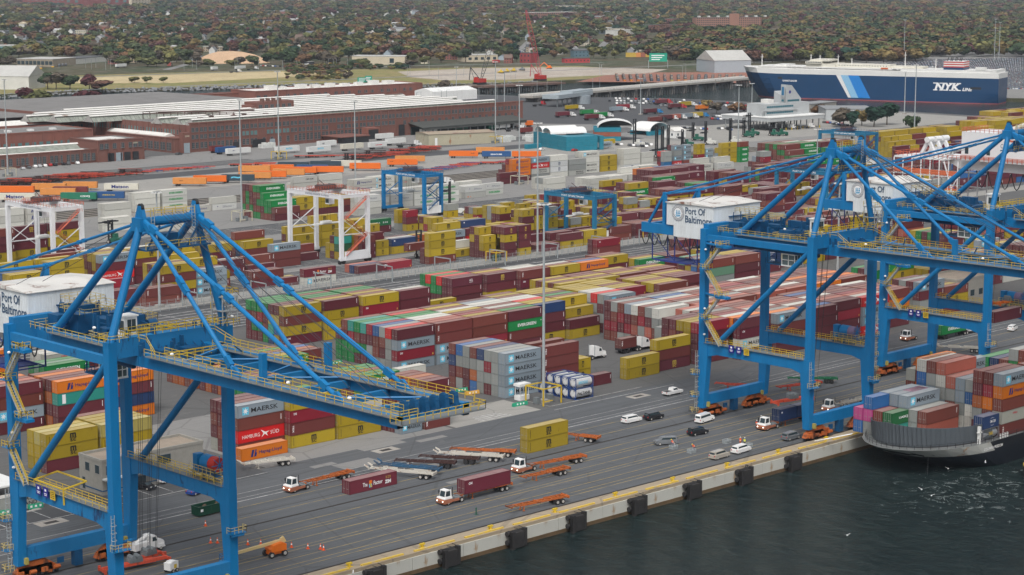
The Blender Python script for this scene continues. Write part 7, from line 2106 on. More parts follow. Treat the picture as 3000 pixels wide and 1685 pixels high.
# white wrapped pallets
for k,(px, py) in enumerate(((1465,418),(1480,413),(1545,410),(1555,416),(770,435),(782,428),(1424,410))):
 x, y=at(px, py); mb=MB()
 for a in range(4):
  for b in range(2): mb.box(a*2.4, b*2.4,0, a*2.4+2.1, b*2.4+2.1,2.2+.8*((a+k) % 2))
 tag(mb.build('pallet_stack', [mat('wrap_white', (.60,.62,.60),.4, dirt=.2)], None,(x, y,0)), 'white wrapped goods piled near the factory, '+['by the shed end','behind the shed end','left of the teal shelter','beside the teal shelter','before the factory gate','before the factory gate, smaller','at the shed corner'][k], 'pallet stack')
# ============================================================ container shelters with white arched roofs
TEALC=mat('teal_container', (.015,.20,.28),.5, dirt=.25)
def shelter(p, q, depth, tiers, arches, label, cols):
 a=at(*p); b=at(*q); L=math.dist(a, b)
 r=empty('container_shelter', (*a,0), math.atan2(b[1]-a[1], b[0]-a[0]), label, 'shelter')
 n=max(1, round(L/12.3))
 for t in range(tiers):
  for k in range(n):
   for yy in (0, depth-2.44):
    mb=MB(); w=L/n-.15; x=k*L/n
    mb.box(x, yy, t*2.7+.02, x+w, yy+2.44, t*2.7+2.66); mb.box(x, yy-.05, t*2.7+.02, x+.16, yy-.001, t*2.7+2.66); mb.box(x+w-.16, yy-.05, t*2.7+.02, x+w, yy-.001, t*2.7+2.66); mb.box(x+.16, yy-.05, t*2.7+2.5, x+w-.16, yy-.001, t*2.7+2.66); mb.box(x+.16, yy-.05, t*2.7+.02, x+w-.16, yy-.001, t*2.7+.18)
    mb.build('wall_container', [cols[t]], r)
  for yy in range(1, int((depth-4.8)/2.5)+1):
   if t > tiers-1: continue
   mb=MB(); mb.box(L-12.1, yy*2.5, t*2.7+.02, L-.1, yy*2.5+2.42, t*2.7+2.66); mb.build('wall_container', [cols[t]], r)
 z0=tiers*2.7
 for (u0, u1, hh, m_) in arches:
  mb=MB(); N=12; prev=None
  for i in range(N+1):
   t=PI*i/N; x=(u0+u1)/2-(u1-u0)/2*math.cos(t); z=z0+hh*math.sin(t)
   if prev: mb.add([(prev[0],.2, prev[1]),(x,.2, z),(x, depth-.2, z),(prev[0], depth-.2, prev[1])],[(0,1,2,3)])
   prev=(x, z)
  o=mb.build('arched_roof', [WHITE], r); o.modifiers.new('thick', 'SOLIDIFY').thickness=.25
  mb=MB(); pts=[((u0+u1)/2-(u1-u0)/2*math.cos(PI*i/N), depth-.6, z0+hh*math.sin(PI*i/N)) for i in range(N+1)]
  mb.add(pts,[tuple(range(N+1))]); mb.build('shade_panel', [mat('shelter_shadow', (.12,.12,.11),.9)], r)  # dark panel stands in for the shade under the arch
 return r
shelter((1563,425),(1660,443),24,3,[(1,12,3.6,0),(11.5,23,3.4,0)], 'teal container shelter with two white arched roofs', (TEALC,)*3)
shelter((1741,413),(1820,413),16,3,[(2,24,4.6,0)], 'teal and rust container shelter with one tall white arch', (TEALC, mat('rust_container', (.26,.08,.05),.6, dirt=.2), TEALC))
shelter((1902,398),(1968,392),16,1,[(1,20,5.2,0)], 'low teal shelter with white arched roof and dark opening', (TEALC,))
x, y=at(1740,425); block('yellow boxes standing before the tall white arch', [(x, y,12.19, 'y'),(x+12.5, y,6.06, 'y')])
x, y=at(1545,437); r=empty('small_teal_store', (x, y,0),0, 'single teal container standing left of the teal shelter', 'container')
mb=MB(); mb.box(0,0,0,12,2.44,2.6); mb.build('body', [TEALC], r); mb=MB(); mb.box(-.05,.1,.1,-.001,2.3,2.5); mb.build('door', [TEALC], r)
x, y=at(1978,405); r=facade('white_cabin', x, y, x+10, y+9,4.2, WHITE, 'small white cabin with pitched roof among the handlers', 'cabin', [('S', x+2, x+3.2,1.4,2.8),('W', y+2, y+3.2,1.4,2.8)], parapet=.1)
mb=MB(); mb.extr([(y-.3,4.3),(y+9.3,4.3),(y+4.5,6.3)], 'x', x-.3, x+10.3); mb.build('pitched_roof', [PALER], r)
# ============================================================ office tower with slanted top and gate canopy
OFFW=mat('office_panel', (.40,.42,.43),.5, dirt=.15, scale=.2)
x0, y0=at(2256,384.5); x1, y1=at(2404,372.8)
cang=math.atan2(y1-y0, x1-x0); L=math.dist((x0,y0),(x1,y1))
r=empty('gate_office', (x0, y0,0), cang, 'pale grey port office with slanted tower above a long gate canopy', 'office building')
xl, yl=at(2150,372); D=math.dist((x0,y0),(xl,yl))
mb=MB(); mb.box(-1.5,-1.5,6.0, L+2, D+1,8.4); mb.build('canopy', [mat('canopy_metal', (.42,.44,.45),.4, dirt=.15)], r)
mb=MB(); mb.box(-1.8,-1.8,8.4, L+2.3, D+1.3,8.9); mb.build('canopy_roof', [WHITE], r)
for k in range(9):
 for j in range(3):
  mb=MB(); mb.box(.5+k*L/8.2,1+j*(D-2)/2,0,1.1+k*L/8.2,1.6+j*(D-2)/2,6.0); mb.build('column', [OFFW], r)
for k in range(18):
 mb=MB(); mb.tube((2+k*L/18,-2.2+(k % 2)*2.4,0),(2+k*L/18,-2.2+(k % 2)*2.4,1.5),.28,8); o=mb.build('safety_post', [YEL], r)
mb=MB(); bx0, bx1=L*.10, L*.97
mb.box(bx0,9,8.9, bx1, D*.62,16.6); mb.box(bx0-3,8,12.2, bx0+L*.62,9.001,13.0); mb.box(bx0-3,10,8.9, bx0,11,16.2); mb.build('wall', [OFFW], r)
tx0, tx1, ty0, ty1=L*.52, L*.83,11, D*.5
tw=MB(); tw.extr([(ty0,16.6),(ty1,16.6),(ty1,24.0),(ty0,20.2)], 'x', tx0, tx1-4); tw.extr([(ty0-1,16.6),(ty0,16.6),(ty0,26),(ty0-1,26)], 'x', tx0, tx0+1)
tw.extr([(tx0,16.6),(tx1,16.6),(tx1,19.0),(tx0+6,28.0),(tx0,28.6)], 'y', ty0-.9, ty1-6); tw.build('tower', [OFFW], r)
for (a, b, c, d) in ((bx0+1.5, bx0+L*.55,14.0,15.2),(bx0+1.5, bx0+L*.55,10.2,11.4)):
 mb=MB(); mb.box(a,8.94, c, b,8.998, d); o=mb.build('window_band', [glassy('office_teal_glass', (.03,.13,.17),.15)], r)
 mb=MB()
 for k in range(12): q=a+(b-a)*k/12; mb.box(q,8.90, c, q+.12,8.938, d)
 mb.build('mullion', [OFFW], o)
mb=MB(); mb.box(tx0-.06, ty0+.6,21.5, tx0-.001, ty1-6.6,27.0); mb.build('blue_panel', [mat('panel_blue', (.02,.15,.30),.4)], r)
mb=MB(); mb.box(tx0-.06, ty0+.6,17.4, tx0-.001, ty1-6.6,18.8); mb.box(tx0+2, ty0-.96,17.4, tx1-2, ty0-.901,18.6); mb.build('window', [glassy('office_teal_glass2', (.03,.13,.17),.15)], r)
mb=MB(); cxs=tx0+4.2
mb.add([(cxs+1.1*math.cos(2*PI*i/16), ty0-.93,23.6+1.1*math.sin(2*PI*i/16)) for i in range(16)],[tuple(range(16))]); mb.build('round_emblem', [SIGNBLUE], r)
mb=MB(); mb.box(bx0+8,14,16.6, bx0+14,20,19.2); mb.build('roof_plant', [PALER], r)
# sheds near the water behind the office
for (p, q, dep, h, lab, mm) in (((2419,352),(2560,352),34,7.5,'grey flat-roofed shed behind the trees near the water', OFFW),((2376,330),(2450,322),14,6,'low pale building with a colonnade beside the office tower', BLOCKW)):
 a=at(*p); b=at(*q); Ls=math.dist(a, b)
 r=empty('flat_shed', (*a,0), math.atan2(b[1]-a[1], b[0]-a[0]), lab, 'shed')
 mb=MB(); mb.box(0,0,-.3, Ls, dep, h); mb.build('wall', [mm], r); mb=MB(); mb.box(-.4,-.4, h, Ls+.4, dep+.4, h+.4); mb.build('roof', [mat('shed_roof_grey', (.24,.25,.26),.6, dirt=.2)], r)
a=at(1650,313); r=empty('toll_canopy', (*a,0),.35, 'pale blue-grey truck gate canopy on a round drum base', 'canopy')
mb=MB(); mb.box(-8,0,6.2,56,14,9.2); mb.box(22,2,9.2,60,13,10.4); mb.build('canopy', [mat('canopy_bluegrey', (.33,.38,.41),.5, dirt=.15)], r)
mb=MB(); mb.tube((40,3,0),(40,3,6.2),7.5,20); mb.build('drum_base', [mat('canopy_bluegrey2', (.26,.30,.33),.5, dirt=.15)], r)
for k in range(6): mb=MB(); mb.box(-6+9*k,2,0,-5.3+9*k,2.7,6.2); mb.build('column', [GALVD], r)
# ============================================================ car carrier
NAVY=mat('hull_navy', (.004,.045,.125),.35, dirt=.25, dcol=(.006,.035,.09), scale=.05, spec=.5)
HWHITE=mat('hull_white', (.68,.68,.66),.45, dirt=.1, scale=.05)
BOOT=rusty('boot_topping', (.30,.08,.09),(.16,.07,.06),.4,.1)
ax, ay=at(2206,285.4, WZ); bx_, by_=at(2926,306.8, WZ)
SL=200.0
sang=math.atan2(by_-ay, bx_-ax)
# local: +X from bow to stern along the near side at Y=0, +Y to the far side
ship=empty('car_carrier', (ax, ay,0), sang, 'huge navy and white car carrier with slanted light-blue stripes moored across the harbour', 'ship')
Bm=32.3
Ls=math.dist((ax, ay),(bx_, by_))
def hullsec(z, nst=26):
 """half breadths along the length at height z"""
 pts=[]
 f=(z-WZ)/30.0
 bowx=0 - 15.5*min(1, max(0, f))**.8         # flare: the bow reaches forward as it rises
 for i in range(nst+1):
  t=i/nst; x=bowx+(Ls+3-bowx)*t
  u=max(0.0, min(1.0,(x-bowx)/(34.0-20*min(1, max(0, f)))))
  hb=(Bm/2)*(1-(1-u)**2.1)
  if x > Ls-26 and z < 4: hb *= 1-.16*((x-(Ls-26))/29)**2*(4-z)/8
  pts.append((x, hb))
 return pts
zs=[WZ-.5, WZ+.9,2.0,6.0,11.0,16.0,20.6,25.6]
mats_z=[2,0,0,0,0,0,1]
mb=MB(); m_=27
for s in (-1,1):
 base=len(mb.v)
 for z in zs: mb.v+=[(x, Bm/2+s*hb, z+(1.2*max(0,1-(x+15)/34) if z > 20 else 0)) for x, hb in hullsec(z)]
 for j in range(len(zs)-1):
  for i in range(m_-1):
   a=base+j*m_+i; q=(a, a+1, a+m_+1, a+m_)
   mb.f.append(q if s < 0 else q[::-1]); mb.m.append(mats_z[j])
n=len(mb.v)//2
top=[(len(zs)-1)*m_+i for i in range(m_)]
mb.f.append(tuple(top+[n+k for k in top[::-1]])); mb.m.append(1)
for j in range(len(zs)-1):
 a=j*m_+m_-1; mb.f.append((a, n+a, n+a+m_, a+m_)); mb.m.append(mats_z[j])
h=mb.build('hull', [NAVY, HWHITE, BOOT], ship)
ship.scale=(.982,1,.85); ship.location=(ax, ay,-.54)
def side_poly(pts, m, name, off=.06):
 mb=MB(); mb.add([(x,-off, z) for x, z in pts],[tuple(range(len(pts)))]); return mb.build(name,[m], ship)
S1, S2, S3=mat('stripe_white', (.68,.68,.68),.5, dirt=0), mat('stripe_pale_blue', (.24,.47,.68),.5, dirt=0), mat('stripe_blue', (.012,.20,.58),.5, dirt=0)
def xs(px, z):      # place along the near side for a bearing
 lo, hi=0, Ls
 for _ in range(30):
  md=(lo+hi)/2; X=ax+md*math.cos(sang); Y=ay+md*math.sin(sang)
  if px_of(X, Y, z)[0] < px: lo=md
  else: hi=md
 return lo
zt, zb=20.55, WZ+2.6
for nm, m,(t0, t1, b0, b1) in (('slanted_stripe', S1,(1170,1205,1262,1285)),('slanted_stripe', S2,(1205,1262,1287,1340)),('slanted_stripe', S3,(1262,1345,1340,1432))):
 side_poly([(xs(2000+b0/2.575, zb), zb),(xs(2000+b1/2.575, zb), zb),(xs(2000+t1/2.575, zt), zt),(xs(2000+t0/2.575, zt), zt)], m, nm)
mb=MB()
for s, a, b, z0, hh, bo, sh in (('NYK', 1925,2130,8.3,7.4,.04,.25),('LINE', 2140,2220,8.3,3.0,.04,.3)):
 v, f=text_arrays(s, bo, sh); xa, xb=xs(2000+a/2.575,10), xs(2000+b/2.575,10)
 mb.add([(xa+(xb-xa)*q,-.07, z0+hh*w) for q, w in v], f)
 if s == 'NYK':          # slab serifs
  for q in (0.0,.235,.36,.60,.68,.88):
   for z in (z0, z0+hh-.9): mb.box(xa+(xb-xa)*q-1.0,-.09, z, xa+(xb-xa)*q+2.6,-.07, z+.9)
v, f=text_arrays('GARNET LEADER', .03); xa, xb=xs(2000+758/2.575,14), xs(2000+870/2.575,14)
hb=2.2
mb.add([(xa+(xb-xa)*q,-.10,13.0+1.7*w) for q, w in v], f)
mb.build('lettering', [PLAINWHITE], ship)
mb=MB(); mb.box(Ls-20,-.09,10.0, Ls-11,-.07,12.2); mb.box(22,-.09,15.5,26,-.07,17.4); mb.build('side_opening', [BLACKM], ship)
mb=MB(); mb.box(3,2,26.7, Ls*.62, Bm-2,28.0); mb.box(Ls*.62,1.0,25.6, Ls*.995, Bm-1,27.8)
mb.build('upper_deck', [HWHITE], ship)
mb=MB(); mb.box(16,4,28.0,28, Bm-4,29.3); mb.build('deck_step', [HWHITE], ship)
dk=MB(); dk.box(46,3,28,72, Bm-3,31.2); dk.box(46,1,31.2,60, Bm-1,33.4); dk.box(49,4,33.4,66, Bm-4,35.0); dk.box(72,6,28,118, Bm-6,31.0); dk.box(118,8,28,146, Bm-8,30.0); b_=dk.build('bridge_house', [mat('cream_superstructure', (.62,.60,.52),.5, dirt=.1)], ship)
w=MB()
for k in range(9): w.box(46.6+1.5*k,.93,32.1,47.6+1.5*k,.998,33.0)
for k in range(6): w.box(45.93,3+4.4*k,32.1,45.998,6.4+4.4*k,33.0)
for k in range(18): w.box(74+2.4*k,5.93,29.4,74.7+2.4*k,5.998,30.2)
w.build('windows', [GLASS], b_)['kind']='stuff'
mb=MB()
for k in range(26): mb.box(30+4.6*k,1.2,26.7 if k < 20 else 27.8,33.4+4.6*k,3.0,28.1)
mb.build('deck_vents', [HWHITE], ship)['kind']='stuff'
mb=MB(); mb.box(Ls*.79,4,27.8, Ls*.87, Bm-10,36.0)
fn=mb.build('funnel', [HWHITE], ship)
mb=MB()
for k, m in enumerate((0,1,0,1,0)): mb.box(Ls*.79-.1,3.9,30.2+1.1*k, Ls*.87+.1, Bm-9.9,31.3+1.1*k-.001, m)
mb.box(Ls*.79-.1,3.9,27.9, Ls*.87+.1, Bm-9.9,30.19,2)
mb.build('funnel_band', [mat('funnel_red', (.45,.04,.03),.5, dirt=0), HWHITE, NAVY], fn)
mb=MB()
for k in range(7): mb.tube((Ls*.80+1.9*k,8+(k % 2)*3,36),(Ls*.80+1.9*k+.8,8+(k % 2)*3,39.5),.35,8)
mb.each('exhaust_pipe', [BLACKM], fn)
for x, z0, hh in ((4,27,12),(56,35,4),(72,31,9),(84,31,6),(130,30,14),(156,27.8,10),(48,35,5)):
 mb=MB(); mb.tube((x, Bm/2-6, z0),(x, Bm/2-6, z0+hh),.5,8, r2=.25); mb.box(x-1.3, Bm/2-6.2, z0+hh*.75, x+1.3, Bm/2-5.8, z0+hh*.78); mb.build('mast', [HWHITE], ship)
mb=MB(); mb.rail([(-8,1.5,26.7),(28,1.0,26.7),(120,.5,25.7)],1.2,5,.14); mb.rail([(Ls*.9,.5,27.8),(Ls,.5,27.8)],1.2,3,.14); mb.build('deck_railing', [HWHITE], ship)
mb=MB(); mb.box(112,.8,27.2,118,2.2,28.6); mb.build('lifeboat', [mat('lifeboat_orange', (.6,.12,.03),.5)], ship)
mb=MB(); mb.box(Ls*.985,0.2,24, Ls+1, Bm-.2,28.6); mb.box(Ls*.92,1,27.8, Ls*.96,6,31.0); mb.build('stern_ramp_frame', [HWHITE], ship)
# ============================================================ bridges over the inlet
def bridge(p, q, w, z, label, deckm, piers, pm, cat='bridge', par=True):
 a=at(*p, z); b=at(*q, z); L=math.dist(a, b)
 r=empty('road_bridge', (*a,0), math.atan2(b[1]-a[1], b[0]-a[0]), label, cat)
 mb=MB(); mb.box(0,-w/2, z-1.6, L, w/2, z); mb.build('deck', [deckm], r)
 if par:
  for s in (-1,1): mb=MB(); y=s*(w/2-.2); mb.box(0, y-.2, z, L, y+.2, z+1.1); mb.build('parapet', [PALER], r)
 for k in range(piers):
  x=L*(k+.5)/piers; mb=MB(); mb.box(x-1.5,-w/2+.5, z-3.2, x+1.5, w/2-.5, z-1.6)
  for j in range(5):
   for s in (-1.0,1.0): mb.beam((x+s*.9,-w/2+1.4+j*(w-2.8)/4, z-3.2),(x+s*2.2,-w/2+1.4+j*(w-2.8)/4, WZ-1),.8)
  mb.build('pier', [pm], r)
 return r
bridge((1540,281),(2010,242),14,5.0, 'concrete road bridge on piled piers crossing the inlet', CONC,12, mat('pile_grey', (.17,.16,.15),.8, dirt=.3))
bridge((2000,243),(2200,226),14,5.0, 'approach viaduct continuing the concrete bridge to the right', CONC,4, mat('pile_grey', (.17,.16,.15),.8))
bridge((1130,277),(1405,247),12,3.0, 'unfinished low causeway of brown steel on the left of the derricks', mat('rust_deck', (.22,.19,.16),.8, dirt=.4),6, mat('pile_dark', (.06,.05,.045),.8), par=False)
bridge((1400,252),(1640,240),16,3.4, 'half-built bridge section with rusty girders under the derricks', mat('rust_girder', (.15,.09,.07),.8, dirt=.5),6, mat('pile_dark', (.06,.05,.045),.8), par=False)
def derrick(p, top, m, label, cab, base_z=4.5):
 x, y=at(p[0], p[1], base_z); r=empty('lattice_crane', (x, y, base_z),0, label, 'lattice crane')
 # boom tip found at the same distance along the picture plane
 dirr=Vector((math.sin(YAW),-math.cos(YAW),0))
 sc=depth_of(x, y)/F_PX
 dx=(top[0]-p[0])*sc; dz=(p[1]-top[1])*sc
 tip=dirr*dx+Vector((0,0, dz))+Vector((math.cos(YAW), math.sin(YAW),0))*6
 foot=dirr*1.0+Vector((0,0,2.0))
 mb=MB(); d=(tip-foot); n=22; side=Vector((math.cos(YAW), math.sin(YAW),0)); up=d.cross(side).normalized()
 prev=None
 for k in range(n+1):
  t=k/n; c=foot+d*t; w=1.5*(1-abs(2*t-1)**3)+.35
  cur=[c+side*w+up*w, c+side*w-up*w, c-side*w-up*w, c-side*w+up*w]
  if prev:
   for i in range(4): mb.beam(prev[i], cur[i],.32); mb.beam(prev[i], cur[(i+1) % 4],.2)
  prev=cur
 mb.build('lattice_boom', [m], r)['kind']='stuff'
 mb=MB(); mb.box(-4,-3.5,.8,5,3.5,4.2); mb.box(-3.4,1,4.2,-.6,3.4,5.4); mb.build('machinery_house', [cab], r)
 mb=MB()
 for s in (-3,3): mb.box(-5, s-.8,-.9,5, s+.8,.7)
 mb.build('crawler_track', [BLACKM], r)
 mb=MB(); bk=-dirr*8+Vector((0,0,14)); mb.beam((0,0,4), bk,.6); mb.beam(-dirr*5+Vector((0,0,4)), bk,.35); mb.beam(bk, tip,.14); mb.beam((-dirr*9+Vector((0,0,3))), bk,.5); mb.build('back_mast', [m], r)
 mb=MB(); mb.tube(tip, tip-Vector((0,0, dz*.55)),.12,4); mb.build('hoist_rope', [ROPE], r)
derrick((1405,244),(1462,49), mat('lattice_black', (.025,.03,.035),.6, dirt=0), 'black lattice crane with long boom by the half-built bridge', RED)
derrick((1582,234),(1541,33), mat('lattice_red', (.40,.05,.07),.6, dirt=0), 'red lattice crane with long boom by the half-built bridge', RED)
# ============================================================ white crane at the right
WC=mat('white_crane', (.70,.71,.72),.45, dirt=.08)
r=empty('white_quay_crane', (0,0,0),0, 'white ship-to-shore crane with orange-red railings behind the third blue crane', 'quay crane')
# girder runs landward from the quay, seen above the yard
GX, GY0, GY1, GZ=511.0,262.0,360.0,46.0
mb=MB(); mb.box(GX-3.2,288, GZ-3.0, GX+3.2, GY1-26, GZ); mb.extr([(GY1-26, GZ-3.0),(GY1-20, GZ-.2),(GY1-20, GZ),(GY1-26, GZ)], 'x', GX-3.2, GX+3.2); mb.build('girder', [WC], r)
mb=MB(); mb.box(GX-6,298, GZ, GX+9,332, GZ+8.6); mb.build('machinery_house', [WC], r)
v, f=text_arrays('CHESAPEAKE', .0); mb=MB(); mb.add([(GX-6.03,318.5-8*a, GZ+4.4+1.3*b) for a, b in v], f); mb.build('lettering', [mat('house_letter_slate', (.055,.10,.17),.6)], r)
v, f=text_arrays('~', .1); mb=MB(); mb.add([(GX-6.03,317-4*a, GZ+6.2+1.0*b) for a, b in v], f); mb.build('emblem', [SALMON], r)
mb=MB()
for y in (329.5,322,306): mb.box(GX-6.05, y, GZ+2, GX-6.001, y+1.2, GZ+4.2)
mb.build('window', [GLASS], r)
for x in (GX-14, GX+14):
 mb=MB(); mb.box(x-1.6,293,3, x+1.6,297, GZ-1); mb.build('leg', [WC], r)
 mb=MB(); mb.box(x-1.6,258,3, x+1.6,262, GZ+2); mb.build('leg', [WC], r)
 mb=MB(); mb.box(x-1.3,262,17, x+1.3,293,20); mb.build('portal_beam', [WC], r)
mb=MB(); mb.box(GX-12.4,293.4, GZ-4, GX+12.4,296.6, GZ-1.2); mb.box(GX-12.4,258.4, GZ-1, GX+12.4,261.6, GZ+2.5); mb.build('cross_beam', [WC], r)
for x in (GX-5, GX+5):
 mb=MB(); mb.tube((x,262, GZ+30),(x,338, GZ+1.5),.75,10); mb.build('back_stay', [WC], r)
 mb=MB(); mb.tube((x,260, GZ),(x,262, GZ+31),.9,10); mb.build('mast_leg', [WC], r)
mb=MB(); mb.box(GX-9, GY1-24, GZ-.3, GX+9, GY1-6, GZ+.2); mb.build('rear_platform', [WC], r)
mb=MB()
for (a, b) in (((GX-9,298, GZ+.3),(GX-9, GY1-6, GZ+.3)),((GX-9, GY1-6, GZ+.3),(GX+9, GY1-6, GZ+.3)),((GX-6.3,298, GZ+.3),(GX-6.3,332, GZ+.3)),((GX-6,310, GZ+8.6),(GX-6,332, GZ+8.6)),((GX-5,332, GZ+8.6),(GX+8,332, GZ+8.6))): mb.rail([a, b],1.2,1.6,.12)
mb.build('railing', [SALMON], r)
mb=MB()
for k in range(3):
 for s in (-1,1): mb.beam((GX-7+4*k,343+3*s, GZ),(GX-7+4*k,343, GZ+5.5),.9)
 mb.tube((GX-8+4*k,343, GZ+5.5),(GX-5+4*k,343, GZ+5.5),.9,10)
for k in range(4): mb.beam((GX-6,343-2*k, GZ+.3),(GX-6,341-2*k, GZ+3.5),.3); mb.beam((GX-6,341-2*k, GZ+3.5),(GX-6,341-2*k, GZ+.3),.3)
mb.build('rear_gear', [WC], r)
# hanging maintenance frame with orange catwalks
mb=MB(); xa, xb, ya, yb=GX-9, GX+7,331,354
for z in (GZ-5.2, GZ-9.5, GZ-13.8):
 mb.box(xa, ya, z, xa+1.3, yb, z+.25); mb.box(xb-1.3, ya, z, xb, yb, z+.25); mb.box(xa+1.3, yb-1.3, z, xb-1.3, yb, z+.25)
for x in (xa, xb):
 for k in range(8): mb.beam((x, ya+(yb-ya)*k/7, GZ-14),(x, ya+(yb-ya)*k/7, GZ-.3),.28)
mb.beam((xa, ya, GZ-13.8),(xa, ya+5, GZ-.5),.3); mb.beam((xa, ya+5, GZ-13.8),(xa, ya, GZ-5),.25)
mb.build('hanging_frame', [WC], r)['kind']='stuff'
mb=MB(); OG=mat('catwalk_orange', (.62,.17,.08),.5, dirt=.2)
for z, h_ in ((GZ-5,1.8),(GZ-9.3,.7),(GZ-13.6,1.0)):
 mb.box(xa-.1, ya, z+.3, xa-.02, yb, z+.3+h_*.8); mb.rail([(xa-.1, ya, z),(xa-.1, yb, z),(xb, yb, z)],1.4,1.5,.14)
mb.build('catwalk_panel', [OG], r)['kind']='stuff'
mb=MB()
for k in range(8):
 prev=None
 for j in range(7):
  t=j/6; p=(GX-2,329-4*k-4*t, GZ-3.2-5*math.sin(PI*t))
  if prev: mb.beam(prev, p,.22)
  prev=p
mb.build('festoon_cable', [BLACKM], r)
# ============================================================ trailers and trucks behind the yard
def box_trailer(x, y, rz, L, colm, label, mark=None, truck=None):
 """long road box on its wheels: origin at its left end, on the ground"""
 r=empty('box_trailer', (x, y,0), rz, label, 'trailer', 'box trailers behind the yard')
 mb=MB(); mb.box(0,-1.3,1.15, L,1.3,4.0); b=mb.build('box', [colm], r)
 mb=MB()
 for k in range(int(L/1.2)+1): mb.box(k*L/int(L/1.2)-.05,-1.33,1.2, k*L/int(L/1.2)+.05,-1.301,3.95)
 mb.build('side_post', [colm], b)['kind']='stuff'
 mb=MB(); mb.box(-.03,-1.2,1.25,-.001,1.2,3.9); mb.build('door', [colm], r)
 mb=MB(); mb.box(.3,-.5,.9, L-.3,.5,1.14); mb.beam((L-3,-.6,.9),(L-3,-.6,.1),.15); mb.build('frame', [BLACKM], r)
 for k in (1.6,2.9):
  for s in (-1,1): w=MB(); w.tube((k, s*.95-.25,.5),(k, s*.95+.25,.5),.5,10); w.build('wheel', [BLACK], r)
 if mark:
  mb=MB()
  for s, x0, x1, z0, z1, m in mark:
   v, f=text_arrays(s,.03); mb.add([(L*(x0+(x1-x0)*a),-1.345, z0+(z1-z0)*b) for a, b in v], f, list(LC).index(m))
  used=sorted(set(mb.m)); mb.m=[used.index(i) for i in mb.m]
  mb.build('lettering', [LC[list(LC)[i]] for i in used], r)
 return r
TRW=mat('trailer_white', (.62,.63,.62),.5, dirt=.12); TRO=mat('trailer_orange', (.68,.14,.012),.5, dirt=.12, dcol=(.5,.16,.05)); TROF=mat('trailer_faded_orange', (.60,.24,.06),.6, dirt=.2)
TRN=mat('trailer_navy', (.03,.055,.075),.5, dirt=.1); TRB=mat('trailer_blue', (.02,.08,.22),.5, dirt=.1); TRM=mat('trailer_maroon', (.16,.03,.03),.5, dirt=.2); TRG=mat('trailer_green', (.02,.17,.10),.5, dirt=.3); TRC=mat('trailer_cream', (.58,.56,.48),.5, dirt=.15)
D45=-PI/4
diag=[  # left-end bearing on the ground, colour, marks, words
 ((307,562), TRC,[('Matson', .22,.72,1.8,3.4, 'N')], 'cream one with large navy lettering'),
 ((262,587), TRB,[('FESCO', .4,.75,2.3,2.9,'G')], 'dark blue one with small gold lettering below the cream one'),((180,590), TRG,[('CSX]', .55,.82,2.0,2.9,'W')], 'dark green one with white lettering'),
 ((187,557), TROF, None, 'faded orange one left of the cream one'),((157,572), TRM, None, 'rust-brown one in the front of the left group'),((120,577), TROF, None, 'short orange one behind the first white gantry'),((95,562), TROF, None, 'orange one at the back of the left group'),
 ((0,570), TRO, None, 'orange one at the left edge, behind'),((0,592), TRC,[('Matson', .2,.7,1.8,3.4,'N')], 'cream one at the left edge'),((508,545), TROF,[('HUB', .2,.3,2.5,2.9,'K')], 'faded orange one right of the far mast'),((568,538), TRO, None, 'bright orange one right of the faded one'),
 ((650,535), TRN,[('~', .3,.6,2.2,3.2,'B')], 'dark slate one with a light blue curve'),((700,528), TROF, None, 'orange one half behind the slate one'),((745,524), TRO, None, 'bright orange one in the middle of the row'),((800,518), TROF, None, 'pale orange one beside the bright one'),
 ((835,512), TRO, None, 'bright orange one behind the lettered white boxes'),((700,508), TROF, None, 'orange one in the back row, left'),((770,505), TRO, None, 'orange one in the back row, middle'),((870,506), TRB, None, 'navy blue one between two orange ones'),
 ((915,510), TRO, None, 'orange one right of the navy blue one'),((910,494), TRN, None, 'dark one in the far row'),((815,497), TRN, None, 'long dark one in the far row, left'),((1025,500), TRO,[('HUB', .1,.2,2.6,3.0,'K')], 'large orange one at the right of the middle group'),
 ((1135,488), TRO,[('HUB', .1,.2,2.6,3.0,'K')], 'bright orange one above the blue gantry'),((1158,478), TROF, None, 'faded orange one above the blue gantry'),((1316,463), TRO,[('HUB', .75,.88,2.6,3.0,'K')], 'bright orange one left of the royal blue one'),
 ((1412,464), TRB,[('SEACUBE', .3,.7,2.0,2.7,'W')], 'royal blue one with white lettering'),((1395,452), TROF, None, 'orange one hidden behind the royal blue one'),((1500,464), TRO, None, 'orange end showing right of the royal blue one'),((970,492), TRC, None, 'cream one in the far row')]
for p, m, mk, w in diag:
 x, y=at(*p); box_trailer(x, y, D45,16.0, m, w.split(' ')[0]+' road box parked aslant, '+w if len(w.split()) < 9 else 'road box parked aslant, '+w, mk)
EGO=[('ego', .38,.68,1.9,3.3,'B')]
